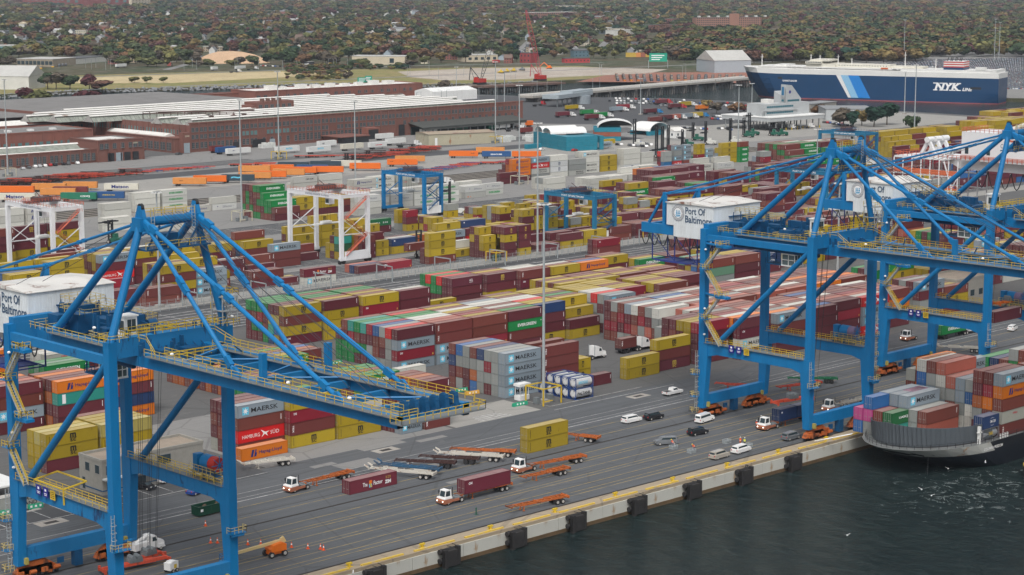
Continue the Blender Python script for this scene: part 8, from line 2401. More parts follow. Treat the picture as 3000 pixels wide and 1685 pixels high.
for p, rz, L, m, mk, w in (
 ((617,449),.03,8,TRM,None,'maroon one parked left of the blue one before the factory'),((634,453),.03,13,TRB,None,'blue one behind the white one before the factory'),((664,457),.03,16,TRW,[('dg', .2,.3,2.4,3.1,'N')],'white one in front of the blue one'),
 ((808,452),.03,16.2,TRW,EGO,'white one with blue oval lettering, left of two'),((901,452),.03,16.2,TRW,EGO,'white one with blue oval lettering, right of two'),((932,434),.03,13,TRW,[('USX', .15,.3,2.2,3.0,'K')],'white one standing behind the lettered pair'),
 ((1001,443),.03,15.5,TRC,None,'cream one right of the lettered pair'),((1082,438),.03,12.5,TRW,[('--', .3,.7,2.2,2.6,'R')],'white one with a red dash'),((1103,412),.03,13,TRW,None,'white one close to the factory wall, rear'),((1132,427),.03,14.5,TRW,None,'white one pulled by a white tractor'),
 ((1233,397),.03,13,TRW,None,'white one backed to the factory door'),((1330,386),.04,11.5,TRG,None,'green one at the loading canopy'),((1428,382),.04,8,TRG,None,'dark teal one under the loading canopy'),((1450,381),.04,13,TRW,None,'white one with tractor beside the canopy'),((1498,374),.04,13,TRW,None,'white one at the right end of the canopy'),
 ((1525,393),.04,10,TRM,None,'low maroon one right of the canopy'),((1543,372),.04,5,TRO,None,'short yellow-orange one right of the canopy'),
 ((340,199),.3,16,TRW,None,'white one standing by the far railway embankment'),((620,207),.3,9,TRW,None,'short white one on the far road'),((690,205),.3,16,TRW,None,'white one with tractor on the far road'),((1445,187),.3,13,mat('trailer_red',(.5,.03,.03),.5),None,'red one by the far lattice crane'),
 ((965,190),.3,11,mat('trailer_yellow',(.6,.38,.03),.5),None,'yellow one by the far road crossing'),((1675,440),.1,12.5,TRW,[('A', .5,.6,1.9,3.3,'R')],'white one right of the teal shelter'),((1750,438),.1,12.5,mat('trailer_grey',(.3,.36,.40),.5),[('MAERSK', .35,.9,1.9,3.0,'K')],'grey lettered one right of the teal shelter')):
 x, y=at(*p); box_trailer(x, y, rz, L, m, 'box trailer, '+w, mk)
tp=semi((0,0,0),0, 'white road truck', 'white', True,12.6, group='trucks at the port gate'); register(tp)
tb=semi((0,0,0),0, 'blue road truck', 'blue', True,12.6, group='trucks at the port gate'); register(tb)
tr_=semi((0,0,0),0, 'red road truck', 'red', True,12.6, group='trucks at the port gate'); register(tr_)
tk=semi((0,0,0),0, 'black road truck', 'black', True,12.6, group='trucks at the port gate'); register(tk)
first=set()
for i,(px, py, rz, k, c, w) in enumerate((
 (1675,342,-.1,'w','F','maroon lettered box, left of the queue'),(1745,336,-.1,'w','E','green lettered box in the queue'),(1760,350,-.1,'w','r','maroon box, front of the queue'),(1785,344,-.1,'w','E','green box behind the front one'),
 (1590,309,.3,'r','c','red box by the gate canopy'),(1700,322,-.1,'w','y','yellow box behind the queue'),(1830,327,-.1,'w','M','grey lettered box in the second lane'),(1850,320,-.1,'w','c','red box in the second lane'),
 (1930,333,-.1,'b','r','maroon box with blue tractor'),(1945,358,-.05,'k','t','rust-brown box with black tractor'),(1975,352,-.05,'w','r','maroon box next to the black tractor'),(2000,350,-.05,'w','s','salmon box in the middle of the plaza'),
 (2035,347,-.05,'w','M','grey lettered box near the parked cars'),(2065,344,-.05,'b','y','yellow box with blue tractor'),(2000,318,-.1,'r','r','maroon box with red tractor'),(2030,312,-.1,'w','y','yellow box by the far light poles'),
 (2080,322,-.1,'w','H','orange box by the autumn trees'),(2320,379,0,'w',None,'no box, under the office canopy'),(2375,376,0,'w',None,'no box, at the right end of the canopy'),(2190,325,-.1,'k','r','maroon box behind the office'),
 (1960,305,-.1,'r','r','maroon box in the far lane'),(2300,362,0,'w','w','white box coming out of the canopy'),(1530,382,.05,'w',None,'no box, coupled to the white trailer at the canopy'),(1220,428,.05,'w',None,'no box, coupled to a white trailer by the factory'),
 (1310,540,.0,'w',None,'empty trailer beside the rail tracks'),(1283,616,.0,'w',None,'short one beside the blue gantry'),(750,204,.3,'w',None,'no box, on the far road'),(700,212,.3,'w',None,'white box far away')) ):
 x, y=at(px, py); P={'w': tp, 'b': tb, 'r': tr_, 'k': tk}[k]
 lab={'w':'white','b':'blue','r':'red','k':'black'}[k]+' road truck, '+w
 if k not in first: first.add(k); P.location=(x, y,0); P.rotation_euler=(0,0,rz); P['label']=lab
 else: copy_tree(P, loc=(x, y,0), rz=rz, label=lab)
 if c and abs(rz) < .2: rec(x-15.2, y-1.22-.5*rz,1.38,12.19, c, 'on a truck at the port gate')
# stacks of bare chassis along the rail road
cp=MB()
for y in (-.55,.55): cp.box(-6, y-.1,0,6, y+.1,.3)
for k in range(8): x=-5.8+11.6*k/7; cp.box(x-.12,-1.15,.03, x+.12,1.15,.27)
for y in (-.95,.95):
 for x in (-4.6,-3.3): cp.tube((x, y-.25,-.3),(x, y+.25,-.3),.5,8,1)
for s in (-.6,.6): cp.beam((3.2, s,0),(3.2, s,-.75),.15)
CHM={c: cp.mesh('stored_chassis', [m, BLACK]) for c, m in (('red', REDCH),('black', BRCH),('blue', TRB))}
rc=random.Random(21)
nstk=0
for (p, q, n, cols, lv, w) in (((10,545),(190,529),20,('red','black','black'),3,'in the dark row at the left edge'),((190,528),(400,510),22,('red','red','black'),3,'in the red row left of the far mast'),((400,508),(600,492),12,('red','red','blue'),1,'in the single row before the factory forecourt'),
   ((700,488),(790,482),6,('red',),1,'near the lettered white trailers'),((1030,470),(1270,440),20,('red','black'),4,'in the piled row below the white trailers'),((1250,505),(1400,480),14,('red','red','blue'),1,'among the diagonal orange boxes'),((1420,482),(1600,470),12,('red','blue'),1,'right of the diagonal orange boxes'),((880,462),(1010,460),6,('red',),1,'below the lettered white trailers')):
 a, b=at(*p), at(*q)
 for i in range(n):
  t=(i+.5)/n; x=a[0]+(b[0]-a[0])*t+rc.uniform(-1,1); y=a[1]+(b[1]-a[1])*t+rc.uniform(-2,2)
  for k in range(rc.randint(max(1, lv-2), lv)):
   if nstk >= 200: break
   c=rc.choice(cols); o=bpy.data.objects.new('stored_chassis', CHM[c]); COL.objects.link(o); o.location=(x+rc.uniform(-.3,.3), y,.8+k*.95); o.rotation_euler=(0,0, D45+rc.uniform(-.04,.04)); nstk+=1
   tag(o, f'bare {c} container chassis '+w, 'chassis', 'bare chassis stored '+w)
# ============================================================ cars, small in the picture
sc_=MB()
sc_.extr([(-2.3,.3),(-2.3,.9),(-1.9,1.0),(-1.3,1.42),(.3,1.46),(1.1,1.0),(2.2,.85),(2.3,.4),(2.2,.3)], 'y', -.88,.88,0)
sc_.extr([(-1.75,1.02),(-1.28,1.36),(.25,1.39),(.95,1.02)], 'y', -.9,.9,1)
for x in (-1.45,1.4):
 for y in (-.8,.8): sc_.tube((x, y-.12,.32),(x, y+.12,.32),.32,8,2)
_cc=bpy.data.materials.new('small_car_paint'); _cc.use_nodes=True
_n=_cc.node_tree; _b=_n.nodes['Principled BSDF']; _oi=_n.nodes.new('ShaderNodeObjectInfo'); _n.links.new(_oi.outputs['Color'], _b.inputs['Base Color']); _b.inputs['Roughness'].default_value=.25; _b.inputs['Coat Weight'].default_value=.4
scm=sc_.mesh('parked_car', [_cc, GLASS, BLACK])
rcar=random.Random(31); CC=[('white',(.75,.75,.74)),('white',(.7,.7,.69)),('silver',(.4,.41,.42)),('black',(.02,.02,.025)),('dark grey',(.08,.085,.09)),('red',(.35,.02,.02)),('blue',(.03,.08,.25)),('grey',(.2,.21,.22))]
ncar=[0]
def small_car(x, y, rz, where, z=0.0, label=None, ck=None, group=None):
 if ncar[0] >= 285: return
 ncar[0]+=1
 k, c=rcar.choice(CC) if ck is None else CC[ck]
 o=bpy.data.objects.new('parked_car', scm); COL.objects.link(o); o.location=(x, y, z); o.rotation_euler=(0,0, rz); o.color=(*c,1)
 tag(o, label or f'{k} car parked {where}', 'car', group or f'{k} cars parked {where}')
for i,(px, py, ck) in enumerate(((66,497,2),(84,494,4),(102,491,0),(115,490,2),(131,489,1),(146,487,5),(161,486,3),(184,484,3),(199,483,4),(226,481,0))):
 x, y=at(px, py); small_car(x, y,1.3, '', 0, f'{CC[ck][0]} car, {ordinal(i)} from the left before the brick workshop', ck)
for px, py, w, ck in ((391,440,'black car between the two factory wings, left',3),(415,443,'black car between the two factory wings, right',3),(524,454,'dark car outside the factory side wing',4),(1588,440,'white pickup-like car before the teal shelter',0),(1683,443,'dark red car before the white trailer at the teal shelter',5)):
 x, y=at(px, py); small_car(x, y,.2, '', 0, w, ck)
for (p, q, n, w) in (((1775,290),(2010,296),20,'by the water beside the bridge'),((1780,297),(2040,303),24,'by the water beside the bridge'),((1800,305),(2180,304),34,'in the car park behind the truck queue'),((1930,312),(2190,312),22,'in the car park behind the truck queue'),
   ((2085,342),(2160,346),9,'between the truck lanes and the office'),((2080,350),(2150,353),8,'between the truck lanes and the office'),((1990,376),(2075,381),9,'among the container handlers'),((2100,378),(2145,383),5,'among the container handlers'),((1800,425),(1900,432),8,'beside the tall white arch'),
   ((2440,365),(2500,372),9,'beside the office canopy under the trees'),((2410,360),(2470,366),7,'beside the office canopy under the trees'),((1870,420),(1912,428),4,'beside the tall white arch'),((1900,384),(1960,386),5,'among the container handlers')):
 a, b=at(*p), at(*q)
 for i in range(n):
  t=(i+.5)/n
  if rcar.random() < .12: continue
  small_car(a[0]+(b[0]-a[0])*t, a[1]+(b[1]-a[1])*t+rcar.uniform(-.4,.4),.9+rcar.uniform(-.05,.05), w)
for (p, q, n, w, z) in (((90,241),(140,236),10,'beside the white hall across the inlet',-.8),((90,246),(135,243),9,'beside the white hall across the inlet',-.8),((1505,168),(1550,130),12,'along the far street',-.7),((1510,172),(1556,132),12,'along the far street',-.7),((1755,160),(1775,135),10,'along the second far street',-.7),((760,192),(860,196),14,'along the far road',-.8)):
 a, b=at(*p), at(*q)
 for i in range(n):
  t=(i+.5)/n; small_car(a[0]+(b[0]-a[0])*t, a[1]+(b[1]-a[1])*t,1.0, w, z)
# the import car terminal behind the ship and the tractors beside it: thousands, one mass
def box_field(name, polys, n, size, cols, z0, spacing=None, seed=5):
 r=np.random.default_rng(seed); V=[]; C=[]
 for (p0, p1, p2, p3), nn in polys:
  A, B_, C_, D_=[np.array(at(*p, z0)) for p in (p0, p1, p2, p3)]
  rows=int(nn**.5*1.2); cnt=nn//rows
  for i in range(rows):
   for j in range(cnt):
    if r.random() < .08: continue
    u=(j+.5)/cnt; v=(i+.5)/rows
    P=(A*(1-u)+B_*u)*(1-v)+(D_*(1-u)+C_*u)*v
    L, W, H=size; s=r.uniform(.85,1.15)
    c, sn=math.cos(.9), math.sin(.9)
    def pt(a, b, zz): return (P[0]+a*c-b*sn, P[1]+a*sn+b*c, zz)
    V+=[pt(-L/2,-W/2,z0),pt(L/2,-W/2,z0),pt(L/2,W/2,z0),pt(-L/2,W/2,z0),pt(-L/2,-W/2,z0+H*.55*s),pt(L/2,-W/2,z0+H*.5*s),pt(L/2,W/2,z0+H*.5*s),pt(-L/2,W/2,z0+H*.55*s),
                      pt(-L*.36,-W*.42,z0+H*s),pt(L*.12,-W*.42,z0+H*s),pt(L*.12,W*.42,z0+H*s),pt(-L*.36,W*.42,z0+H*s),pt(-L*.45,-W*.45,z0+H*.55*s),pt(L*.3,-W*.45,z0+H*.52*s),pt(L*.3,W*.45,z0+H*.52*s),pt(-L*.45,W*.45,z0+H*.55*s)]
    C.append(cols[r.integers(len(cols))])
 V=np.array(V); k=len(V)//16; F=[]; cf=[]
 base=np.array([(4,5,6,7),(0,1,5,4),(1,2,6,5),(2,3,7,6),(3,0,4,7),(8,9,10,11),(12,13,9,8),(13,14,10,9),(14,15,11,10),(15,12,8,11)])
 F=(base[None]+np.arange(k)[:,None,None]*16).reshape(-1,4)
 me=bpy.data.meshes.new(name); me.vertices.add(len(V)); me.vertices.foreach_set('co', V.ravel()); me.loops.add(F.size); me.loops.foreach_set('vertex_index', F.ravel().astype(np.int32))
 me.polygons.add(len(F)); me.polygons.foreach_set('loop_start', np.arange(0,F.size,4)); me.polygons.foreach_set('loop_total', np.full(len(F),4))
 a_=me.color_attributes.new('col', 'FLOAT_COLOR', 'CORNER'); cc=np.ones((F.size,4))
 glass=np.array([0,0,0,0,0,0,1,1,1,1],bool)
 per=np.repeat(np.array(C)[:,None,:],10,axis=1); per[:,glass]=(.05,.06,.07); cc[:,:3]=np.repeat(per.reshape(-1,3),4,axis=0)
 a_.data.foreach_set('color', cc.ravel()); me.materials.append(ATTRM); me.update(); me.validate(); me.shade_flat()
 o=bpy.data.objects.new(name, me); COL.objects.link(o); return tag(o, kind='stuff')
ATTRM, _nt, _bs=_nodes('attribute_paint'); _vc=_nt.nodes.new('ShaderNodeVertexColor'); _vc.layer_name='col'; _nt.links.new(_vc.outputs[0], _bs.inputs[0]); _bs.inputs['Roughness'].default_value=.4
cw=[(.7,.7,.7),(.65,.66,.67),(.4,.42,.44),(.25,.3,.36),(.03,.035,.04),(.1,.11,.12),(.3,.05,.05),(.06,.12,.28)]
box_field('import_car_field', [(((2700,178),(3005,172),(3005,215),(2760,206)),2400),(((2935,212),(3005,216),(3005,262),(2945,262)),330),(((2560,188),(2750,180),(2750,196),(2600,200)),500)],0,(4.6,1.8,1.5), cw,-.7)
box_field('farm_machine_field', [(((1795,224),(2180,226),(2175,238),(1800,238)),520),(((2380,204),(2460,205),(2440,210),(2380,210)),30)],0,(5.5,2.4,2.8),[(.5,.16,.03),(.55,.22,.04),(.04,.05,.07),(.05,.06,.08),(.07,.09,.14),(.35,.3,.1)],-.7, seed=8)
box_field('yellow_machine_field', [(((152,190),(200,183),(198,193),(150,198)),40),(((30,203),(130,199),(130,202),(30,206)),40)],0,(5.5,2.4,2.8),[(.6,.35,.03),(.05,.07,.08),(.06,.06,.07),(.65,.4,.05)],-.7, seed=9)
# ============================================================ town across the inlet
def plain_building(p, q, dep, h, wallm, roofm, label, cat='building', wins=None, glass=None, pitched=False, z0=-.8, name='town_building'):
 a=at(*p, z0); b=at(*q, z0); L=math.dist(a, b)
 r=empty(name,(*a, z0), math.atan2(b[1]-a[1], b[0]-a[0]), label, cat)
 mb=MB(); mb.box(0,0,-.3, L, dep, h); w=mb.build('wall', [wallm], r)
 mb=MB()
 if pitched: mb.extr([(-.5, h),(dep+.5, h),(dep/2, h+dep*.22)], 'x', -.5, L+.5)
 else: mb.box(-.25,-.25, h, L+.25, dep+.25, h+.5)
 mb.build('roof', [roofm], r)
 if wins:
  nx, nz, fw, fh=wins; me_=MB(); me_.box(0,-.12,0,fw,-.01,fh); wm_=me_.mesh('window', [glass or GLASS])
  for i in range(nx):
   for j in range(nz):
    o=bpy.data.objects.new('window', wm_); COL.objects.link(o); o.parent=r; o.location=((i+.5)*L/nx-fw/2,0,(j+.5)*h/nz-fh/2)
 return r
BRT=brick_mat('apartment_brick', (.34,.17,.12),(.29,.145,.105),(.22,.13,.10)); RBR=brick_mat('hospital_brick', (.22,.05,.045),(.18,.045,.04),(.14,.05,.05)); CRM=mat('cream_stucco', (.55,.48,.36),.8, dirt=.15, scale=.1)
WHT=mat('white_stucco', (.6,.6,.57),.7, dirt=.2, scale=.1); GRB=mat('grey_building', (.36,.36,.34),.7, dirt=.2, scale=.1); DKR=mat('dark_roof', (.10,.105,.11),.8, dirt=.3, scale=.1); LRF=mat('light_roof', (.45,.45,.43),.8, dirt=.2, scale=.1)
r=plain_building((2040,93),(2230,91),18,24, BRT, DKR, 'large reddish-brown apartment slab with rows of small windows above the woods', 'apartment block', (34,7,1.9,1.8), GLASS)
mb=MB(); L_=148; mb.box(62,-2,0,80,0-.01,30.5); mb.build('lift_tower', [BRT], r)
for k in range(8): mb=MB(); mb.box(6+18*k,5,24.5,10+18*k,10,27); mb.build('roof_plant', [WHT], r)
plain_building((66,22),(190,24),40,27, RBR, DKR, 'deep red brick hospital wing at the top left edge of the view', 'hospital', (10,3,8,3), TEALW)
plain_building((190,28),(260,30),40,30, RBR, DKR, 'deep red brick hospital block with teal glass panels, second from left', 'hospital', (3,2,16,6), TEALW)
plain_building((260,30),(378,28),40,30, RBR, DKR, 'deep red brick hospital block with teal glass panels, right end', 'hospital', (5,2,10,6), TEALW)
plain_building((386,26),(441,24),30,26, CRM, DKR, 'cream tower block with dark window strips right of the red hospital', 'building', (6,4,3,3))
plain_building((1031,189),(1187,190),30,9, CRM, LRF, 'long windowless cream warehouse with one grey door in the town', 'warehouse', (2,1,5,5))
plain_building((1368,182),(1458,180),26,7.5, CRM, LRF, 'cream warehouse with grey roof behind the black lattice crane', 'warehouse', (5,1,4,3))
plain_building((50,194),(155,196),46,8, mat('tan_industrial', (.30,.26,.20),.8, dirt=.3, scale=.1), LRF, 'brown industrial hall with flat pale roof at the left across the inlet', 'industrial hall', (9,1,4,4))
plain_building((175,193),(312,180),26,6, WHT, DKR, 'white low hall with dark roof behind the yellow machines', 'industrial hall')
plain_building((0,158),(88,157),30,10, mat('teal_office_wall', (.30,.36,.34),.6, dirt=.1), LRF, 'two-storey office with teal glass bands at the left edge', 'office building', (1,2,60,2.4), TEALW)
plain_building((-40,262),(85,263),40,11.5, WHT, LRF, 'white metal hall with pitched roof on the far bank at the left edge', 'hall', None, None, True)
plain_building((399,180),(455,182),16,8, CRM, LRF, 'cream two-storey flat building near the sand mound', 'building', (9,2,1.6,1.6))
plain_building((2093,214),(2200,212),44,12.5, mat('steel_blue_hall', (.36,.41,.45),.5, dirt=.1), LRF, 'grey-blue metal hall with low pitched roof left of the car carrier bow', 'hall', None, None, True)
plain_building((1523,184),(1553,185),14,11, mat('red_paint_brick', (.28,.045,.045),.7, dirt=.1), DKR, 'small dark red brick house block at the end of the far street', 'house', (3,2,1.6,2.2))
plain_building((1655,185),(1728,184),12,5, mat('red_bar', (.40,.04,.04),.6, dirt=.1), DKR, 'long low bright red building in the town', 'building', (7,1,1.4,1.6))
plain_building((1683,168),(1727,167),10,8, mat('slate_blue_house', (.10,.17,.21),.7, dirt=.1), DKR, 'slate-blue gabled house behind the long red building', 'house', (4,2,1.2,1.4), None, True)
plain_building((1550,158),(1640,160),18,7, WHT, LRF, 'white stepped commercial building behind the red lattice crane', 'building', (6,1,2,2))
plain_building((1800,104),(1862,102),20,8, WHT, LRF, 'white hall beside the green sports field', 'building')
plain_building((1745,97),(1800,100),20,9, CRM, LRF, 'cream school wing left of the green sports field', 'school', (6,2,2,2))
plain_building((1552,58),(1690,56),30,15, brick_mat('school_brick', (.26,.12,.09),(.22,.11,.08),(.2,.12,.1)), LRF, 'long brick school with three storeys of windows in the far town', 'school', (22,3,2.6,2.2))
plain_building((1590,33),(1700,34),30,14, CRM, LRF, 'long pale brick school farther behind', 'school', (16,2,3,2.5))
plain_building((1895,95),(1985,93),16,12, brick_mat('row_brick', (.24,.09,.075),(.20,.08,.07),(.2,.1,.09)), DKR, 'row of red brick houses with dormers right of the green field', 'row houses', (18,2,1.5,1.8))
plain_building((1850,75),(1990,73),16,12, brick_mat('row_brick2', (.24,.09,.075),(.20,.08,.07),(.2,.1,.09)), DKR, 'second row of red brick houses farther up', 'row houses', (24,2,1.5,1.8))
plain_building((870,194),(905,195),10,5, mat('dark_trim', (.08,.085,.1),.6), LRF, 'dark low building with white window squares near the far road', 'building', (5,1,3,1.6), PLAINWHITE)
plain_building((490,193),(500,193),4,4, mat('small_red', (.4,.08,.06),.6), LRF, 'tiny red kiosk by the far road', 'kiosk')
# church tower and water tower
x, y=at(68,96,-.8); r=empty('church_tower', (x, y,-.8),.6, 'white church bell tower with pointed openings at the left', 'tower')
mb=MB(); mb.box(-5,-5,0,5,5,15); mb.build('shaft', [WHT], r); mb=MB(); mb.box(-5.6,-5.6,15,5.6,5.6,16); mb.extr([(-5.2,16),(5.2,16),(0,18.5)], 'x', -5.2,5.2); mb.build('roof', [CRM], r)
for s in (-3.2,0,3.2): mb=MB(); mb.box(s-.9,-5.1,8,s+.9,-5.01,13.5); mb.build('opening', [BLACKM], r)
x, y=at(282,28,-.8); r=empty('water_tower', (x, y,-.8),0, 'white lattice-legged water tower in front of the red hospital', 'water tower')
for k in range(8):
 t=2*PI*k/8; mb=MB(); mb.beam((14*math.cos(t),14*math.sin(t),0),(7*math.cos(t),7*math.sin(t),40),1.3); mb.build('leg', [WHITE2], r)
mb=MB()
for z in (12,26):
 for k in range(8):
  t=2*PI*k/8; u=2*PI*(k+1)/8; q=14-7*z/40; mb.beam((q*math.cos(t),q*math.sin(t),z),(q*math.cos(u),q*math.sin(u),z),.8)
mb.build('ring_brace', [WHITE2], r); mb=MB(); mb.sphere((0,0,46),11,16,8, sz=.7); mb.build('tank', [WHITE2], r)
# road signs, light poles and wagons
SG=mat('road_sign_green', (.01,.30,.20),.5, dirt=0)
for (p, w, h, z, lab) in (((1063,262),9,4.4,6,'left green highway sign behind the factory roof'),((1080,262),6,5.4,6.4,'right green highway sign behind the factory roof'),((1928,200),19,9,7,'large green highway sign across the inlet')):
 x, y=at(p[0], p[1],0); r=empty('highway_sign', (x, y,0), YAW-PI/2, lab, 'road sign')
 mb=MB(); mb.box(-w/2,-.2, z, w/2,0, z+h); mb.build('panel', [SG], r); mb=MB(); mb.box(-w/2-1,.02,0,-w/2-.5,.5, z+1); mb.box(w/2+.5,.02,0, w/2+1,.5, z+1); mb.box(-w/2-1,.1, z+.8, w/2+1,.5, z+1.3); mb.build('frame', [GALV], r)
 mb=MB()
 for k in range(3): mb.box(-w*.38,-.24, z+h*.2+h*.24*k, w*(.1+.12*k),-.21, z+h*.2+h*.24*k+h*.1)
 mb.build('sign_lettering', [PLAINWHITE], r)
rp=random.Random(12)
pm_=MB(); pm_.tube((0,0,0),(0,0,10.5),.16,6); pm_.beam((0,0,10.3),(2.2,0,10.8),.16); pm_.box(2.0,-.25,10.7,3.0,.25,10.85); spm=pm_.mesh('street_lamp', [GALV])
for k in range(44):
 px=1170+rp.uniform(0,850) if k < 26 else rp.uniform(20,1100); py=(283-(px-1540)*.087 if k < 14 else 240+rp.uniform(-12,8)) if k < 26 else rp.uniform(196,206)
 if k >= 14 and k < 26: py=236+rp.uniform(-25,6)
 x, y=at(px, py,0)
 o=bpy.data.objects.new('street_lamp', spm); COL.objects.link(o); o.location=(x, y,0 if k < 14 else -.8); o.rotation_euler=(0,0,rp.uniform(0,6))
 tag(o, 'thin grey street lamp '+('along the bridge road' if k < 14 else 'near the far construction site' if k < 26 else 'along the far embankment road'), 'street lamp', 'street lamps '+('along the bridge road' if k < 14 else 'near the far construction site' if k < 26 else 'along the far embankment road'))
wg=MB(); wg.box(-6.1,-1.3,1,6.1,1.3,3.7); wg.box(-6.1,-1.3,3.75,6.1,1.3,6.4)
for c_i,(nm, m) in enumerate((('yellow', mat('wagon_yellow', (.5,.34,.05),.6, dirt=.2)),('orange', TROF),('rust', mat('wagon_rust', (.3,.1,.06),.6, dirt=.2)))):
 wme=wg.mesh('rail_wagon', [m])
 for k in range(7):
  i=c_i+3*k; a=at(1848+i*14.2,170-i*.05,-.8)
  o=bpy.data.objects.new('rail_wagon', wme); COL.objects.link(o); o.location=(a[0], a[1],-.8); o.rotation_euler=(0,0,-.79)
  tag(o, f'{nm} double-stacked boxes of the far train in front of the woods', 'rail wagon', f'{nm} wagons of the far train')
# site machines
for p, m, lab in (((1468,215),YEL,'small yellow bulldozer on the graded ground, left'),((1485,212),YEL,'small yellow bulldozer on the graded ground, middle'),((1505,210),YEL,'small yellow bulldozer on the graded ground, right'),((1530,207),GALVD,'grey screening plant on the graded ground'),((1610,202),OR,'orange excavator with raised arm beside the site')):
 x, y=at(*p,-.8); r=empty('earth_mover', (x, y,-.8),2.2, lab, 'earth mover')
 mb=MB(); mb.box(-2.4,-1.4,1,2.2,1.4,2.4); mb.box(-1.2,-1,2.4,.8,1,3.8); mb.build('body', [m], r); mb=MB(); mb.box(-2.8,-1.7,0,2.6,-.9,1); mb.box(-2.8,.9,0,2.6,1.7,1); mb.build('track', [BLACKM], r)
 mb=MB(); mb.box(3,-2,0.2,3.4,2,1.8); mb.beam((0,1.2,1.2),(3.2,1.2,1),.3)
 if 'arm' in lab: mb.beam((1,0,2.4),(6,0,7),.8); mb.beam((6,0,7),(10,0,3),.6)
 mb.build('blade_and_arm', [m], r)
# ---- trees
def crown_arrays(seed, nleaf, R_=1.0, core=True):
 """leaf clumps spread over several lobes round a heart tinted darker for inner shade; unit crown: about 1 wide, centred 0"""
 r=np.random.default_rng(seed); nl=r.integers(5,8)
 lob=np.concatenate([[[0,0,.12]], np.stack([r.uniform(-.28,.28,nl), r.uniform(-.28,.28,nl), r.uniform(-.24,.30,nl)],1)]); lr=np.concatenate([[.33], r.uniform(.18,.28,nl)])
 k=r.integers(0, len(lob), nleaf); d=r.normal(size=(nleaf,3)); d /= np.linalg.norm(d,axis=1)[:,None]; d[:,2]=np.where(r.random(nleaf) < .6, np.abs(d[:,2]), d[:,2])
 c=lob[k]+d*lr[k][:,None]*r.uniform(.8,1.12,nleaf)[:,None]
 n=d+r.normal(size=(nleaf,3))*.45; n /= np.linalg.norm(n,axis=1)[:,None]
 u=np.cross(n, r.normal(size=(nleaf,3))); u /= np.linalg.norm(u,axis=1)[:,None]; v=np.cross(n,u)
 s=r.uniform(.05,.105,nleaf)[:,None]*(1 if nleaf > 150 else 1.45)
 V=np.stack([c-u*s-v*s*.7, c+u*s-v*s*.8, c+u*s*.9+v*s, c-u*s*.8+v*s*.8],1).reshape(-1,3)
 F=np.arange(nleaf*4).reshape(-1,4)
 shade_=np.repeat(r.uniform(.72,1.3,nleaf),4)
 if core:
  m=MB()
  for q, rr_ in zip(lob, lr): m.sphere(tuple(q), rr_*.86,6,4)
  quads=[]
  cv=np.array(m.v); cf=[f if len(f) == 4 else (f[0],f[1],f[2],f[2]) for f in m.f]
  F=np.concatenate([F, np.array(cf)+len(V)]); V=np.concatenate([V, cv]); shade_=np.concatenate([shade_, np.full(len(cv),.8)])  # lobe cores coloured darker, shade inside the crown painted in
 return V, F, shade_
def leaf_mat(name, src):
 m, nt, b=_nodes(name); b.inputs['Roughness'].default_value=.9; b.inputs['Specular IOR Level'].default_value=.08
 vc=nt.nodes.new('ShaderNodeVertexColor'); vc.layer_name='col'; c=vc.outputs['Color']
 if src == 'object':
  oi=nt.nodes.new('ShaderNodeObjectInfo'); c=mixc(nt,1.0, oi.outputs['Color'], vc.outputs['Color'], 'MULTIPLY')
 nt.links.new(c, b.inputs['Base Color']); return m
LEAF_O, LEAF_A=leaf_mat('leaf_clumps', 'object'), leaf_mat('far_leaf_clumps', 'attr')
BARK=mat('bark', (.09,.075,.06),.9, dirt=.3)
def tri_fix(F):
 return [tuple(f) if f[2] != f[3] else tuple(f[:3]) for f in F.tolist()]
crowns=[]
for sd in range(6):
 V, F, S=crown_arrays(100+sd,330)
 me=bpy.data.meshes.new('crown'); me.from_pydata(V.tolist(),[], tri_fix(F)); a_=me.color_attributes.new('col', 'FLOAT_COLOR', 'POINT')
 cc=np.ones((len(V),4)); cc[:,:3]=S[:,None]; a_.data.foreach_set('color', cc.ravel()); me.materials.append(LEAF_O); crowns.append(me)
tk_=MB(); tk_.tube((0,0,0),(.02,.01,.36),.035,7,r2=.022)
for t in range(5): a=2*PI*t/5; tk_.tube((.02,.01,.30+.02*t),(.2*math.cos(a),.2*math.sin(a),.58),.015,5,r2=.006)
trunk_me=tk_.mesh('trunk', [BARK])
SPEC=[('olive-green', (.098,.105,.042)),('dark green', (.042,.066,.034)),('rust-brown', (.145,.085,.048)),('golden-brown', (.18,.135,.055)),('deep wine-red', (.082,.032,.036)),('dull green', (.066,.085,.042)),('reddish-brown', (.115,.062,.046)),('yellow-green', (.15,.145,.055)),('grey-brown', (.11,.092,.070)),('deep evergreen', (.022,.050,.036))]
WTS=[.19,.14,.11,.09,.05,.18,.07,.05,.09,.03]
rt=np.random.default_rng(77)
ntree=[0]
def tree(x, y, h, w, sp, where, z=-.8, label=None, group=None):
 k, c=SPEC[sp]; ntree[0]+=1
 r=empty('broadleaf_tree' if sp != 9 else 'evergreen_tree', (x, y, z), rt.uniform(0,6.28), label or f'{k} tree {where}', 'tree', group or f'{k} trees {where}')
 o=bpy.data.objects.new('trunk', trunk_me); COL.objects.link(o); o.parent=r; o.scale=(h, h, h)
 o=bpy.data.objects.new('crown', crowns[rt.integers(6)]); COL.objects.link(o); o.parent=r; o.scale=(w, w, h*.84); o.location=(0,0, h*.58)
 q=rt.uniform(.85,1.2); o.color=(c[0]*q, c[1]*q, c[2]*q,1)
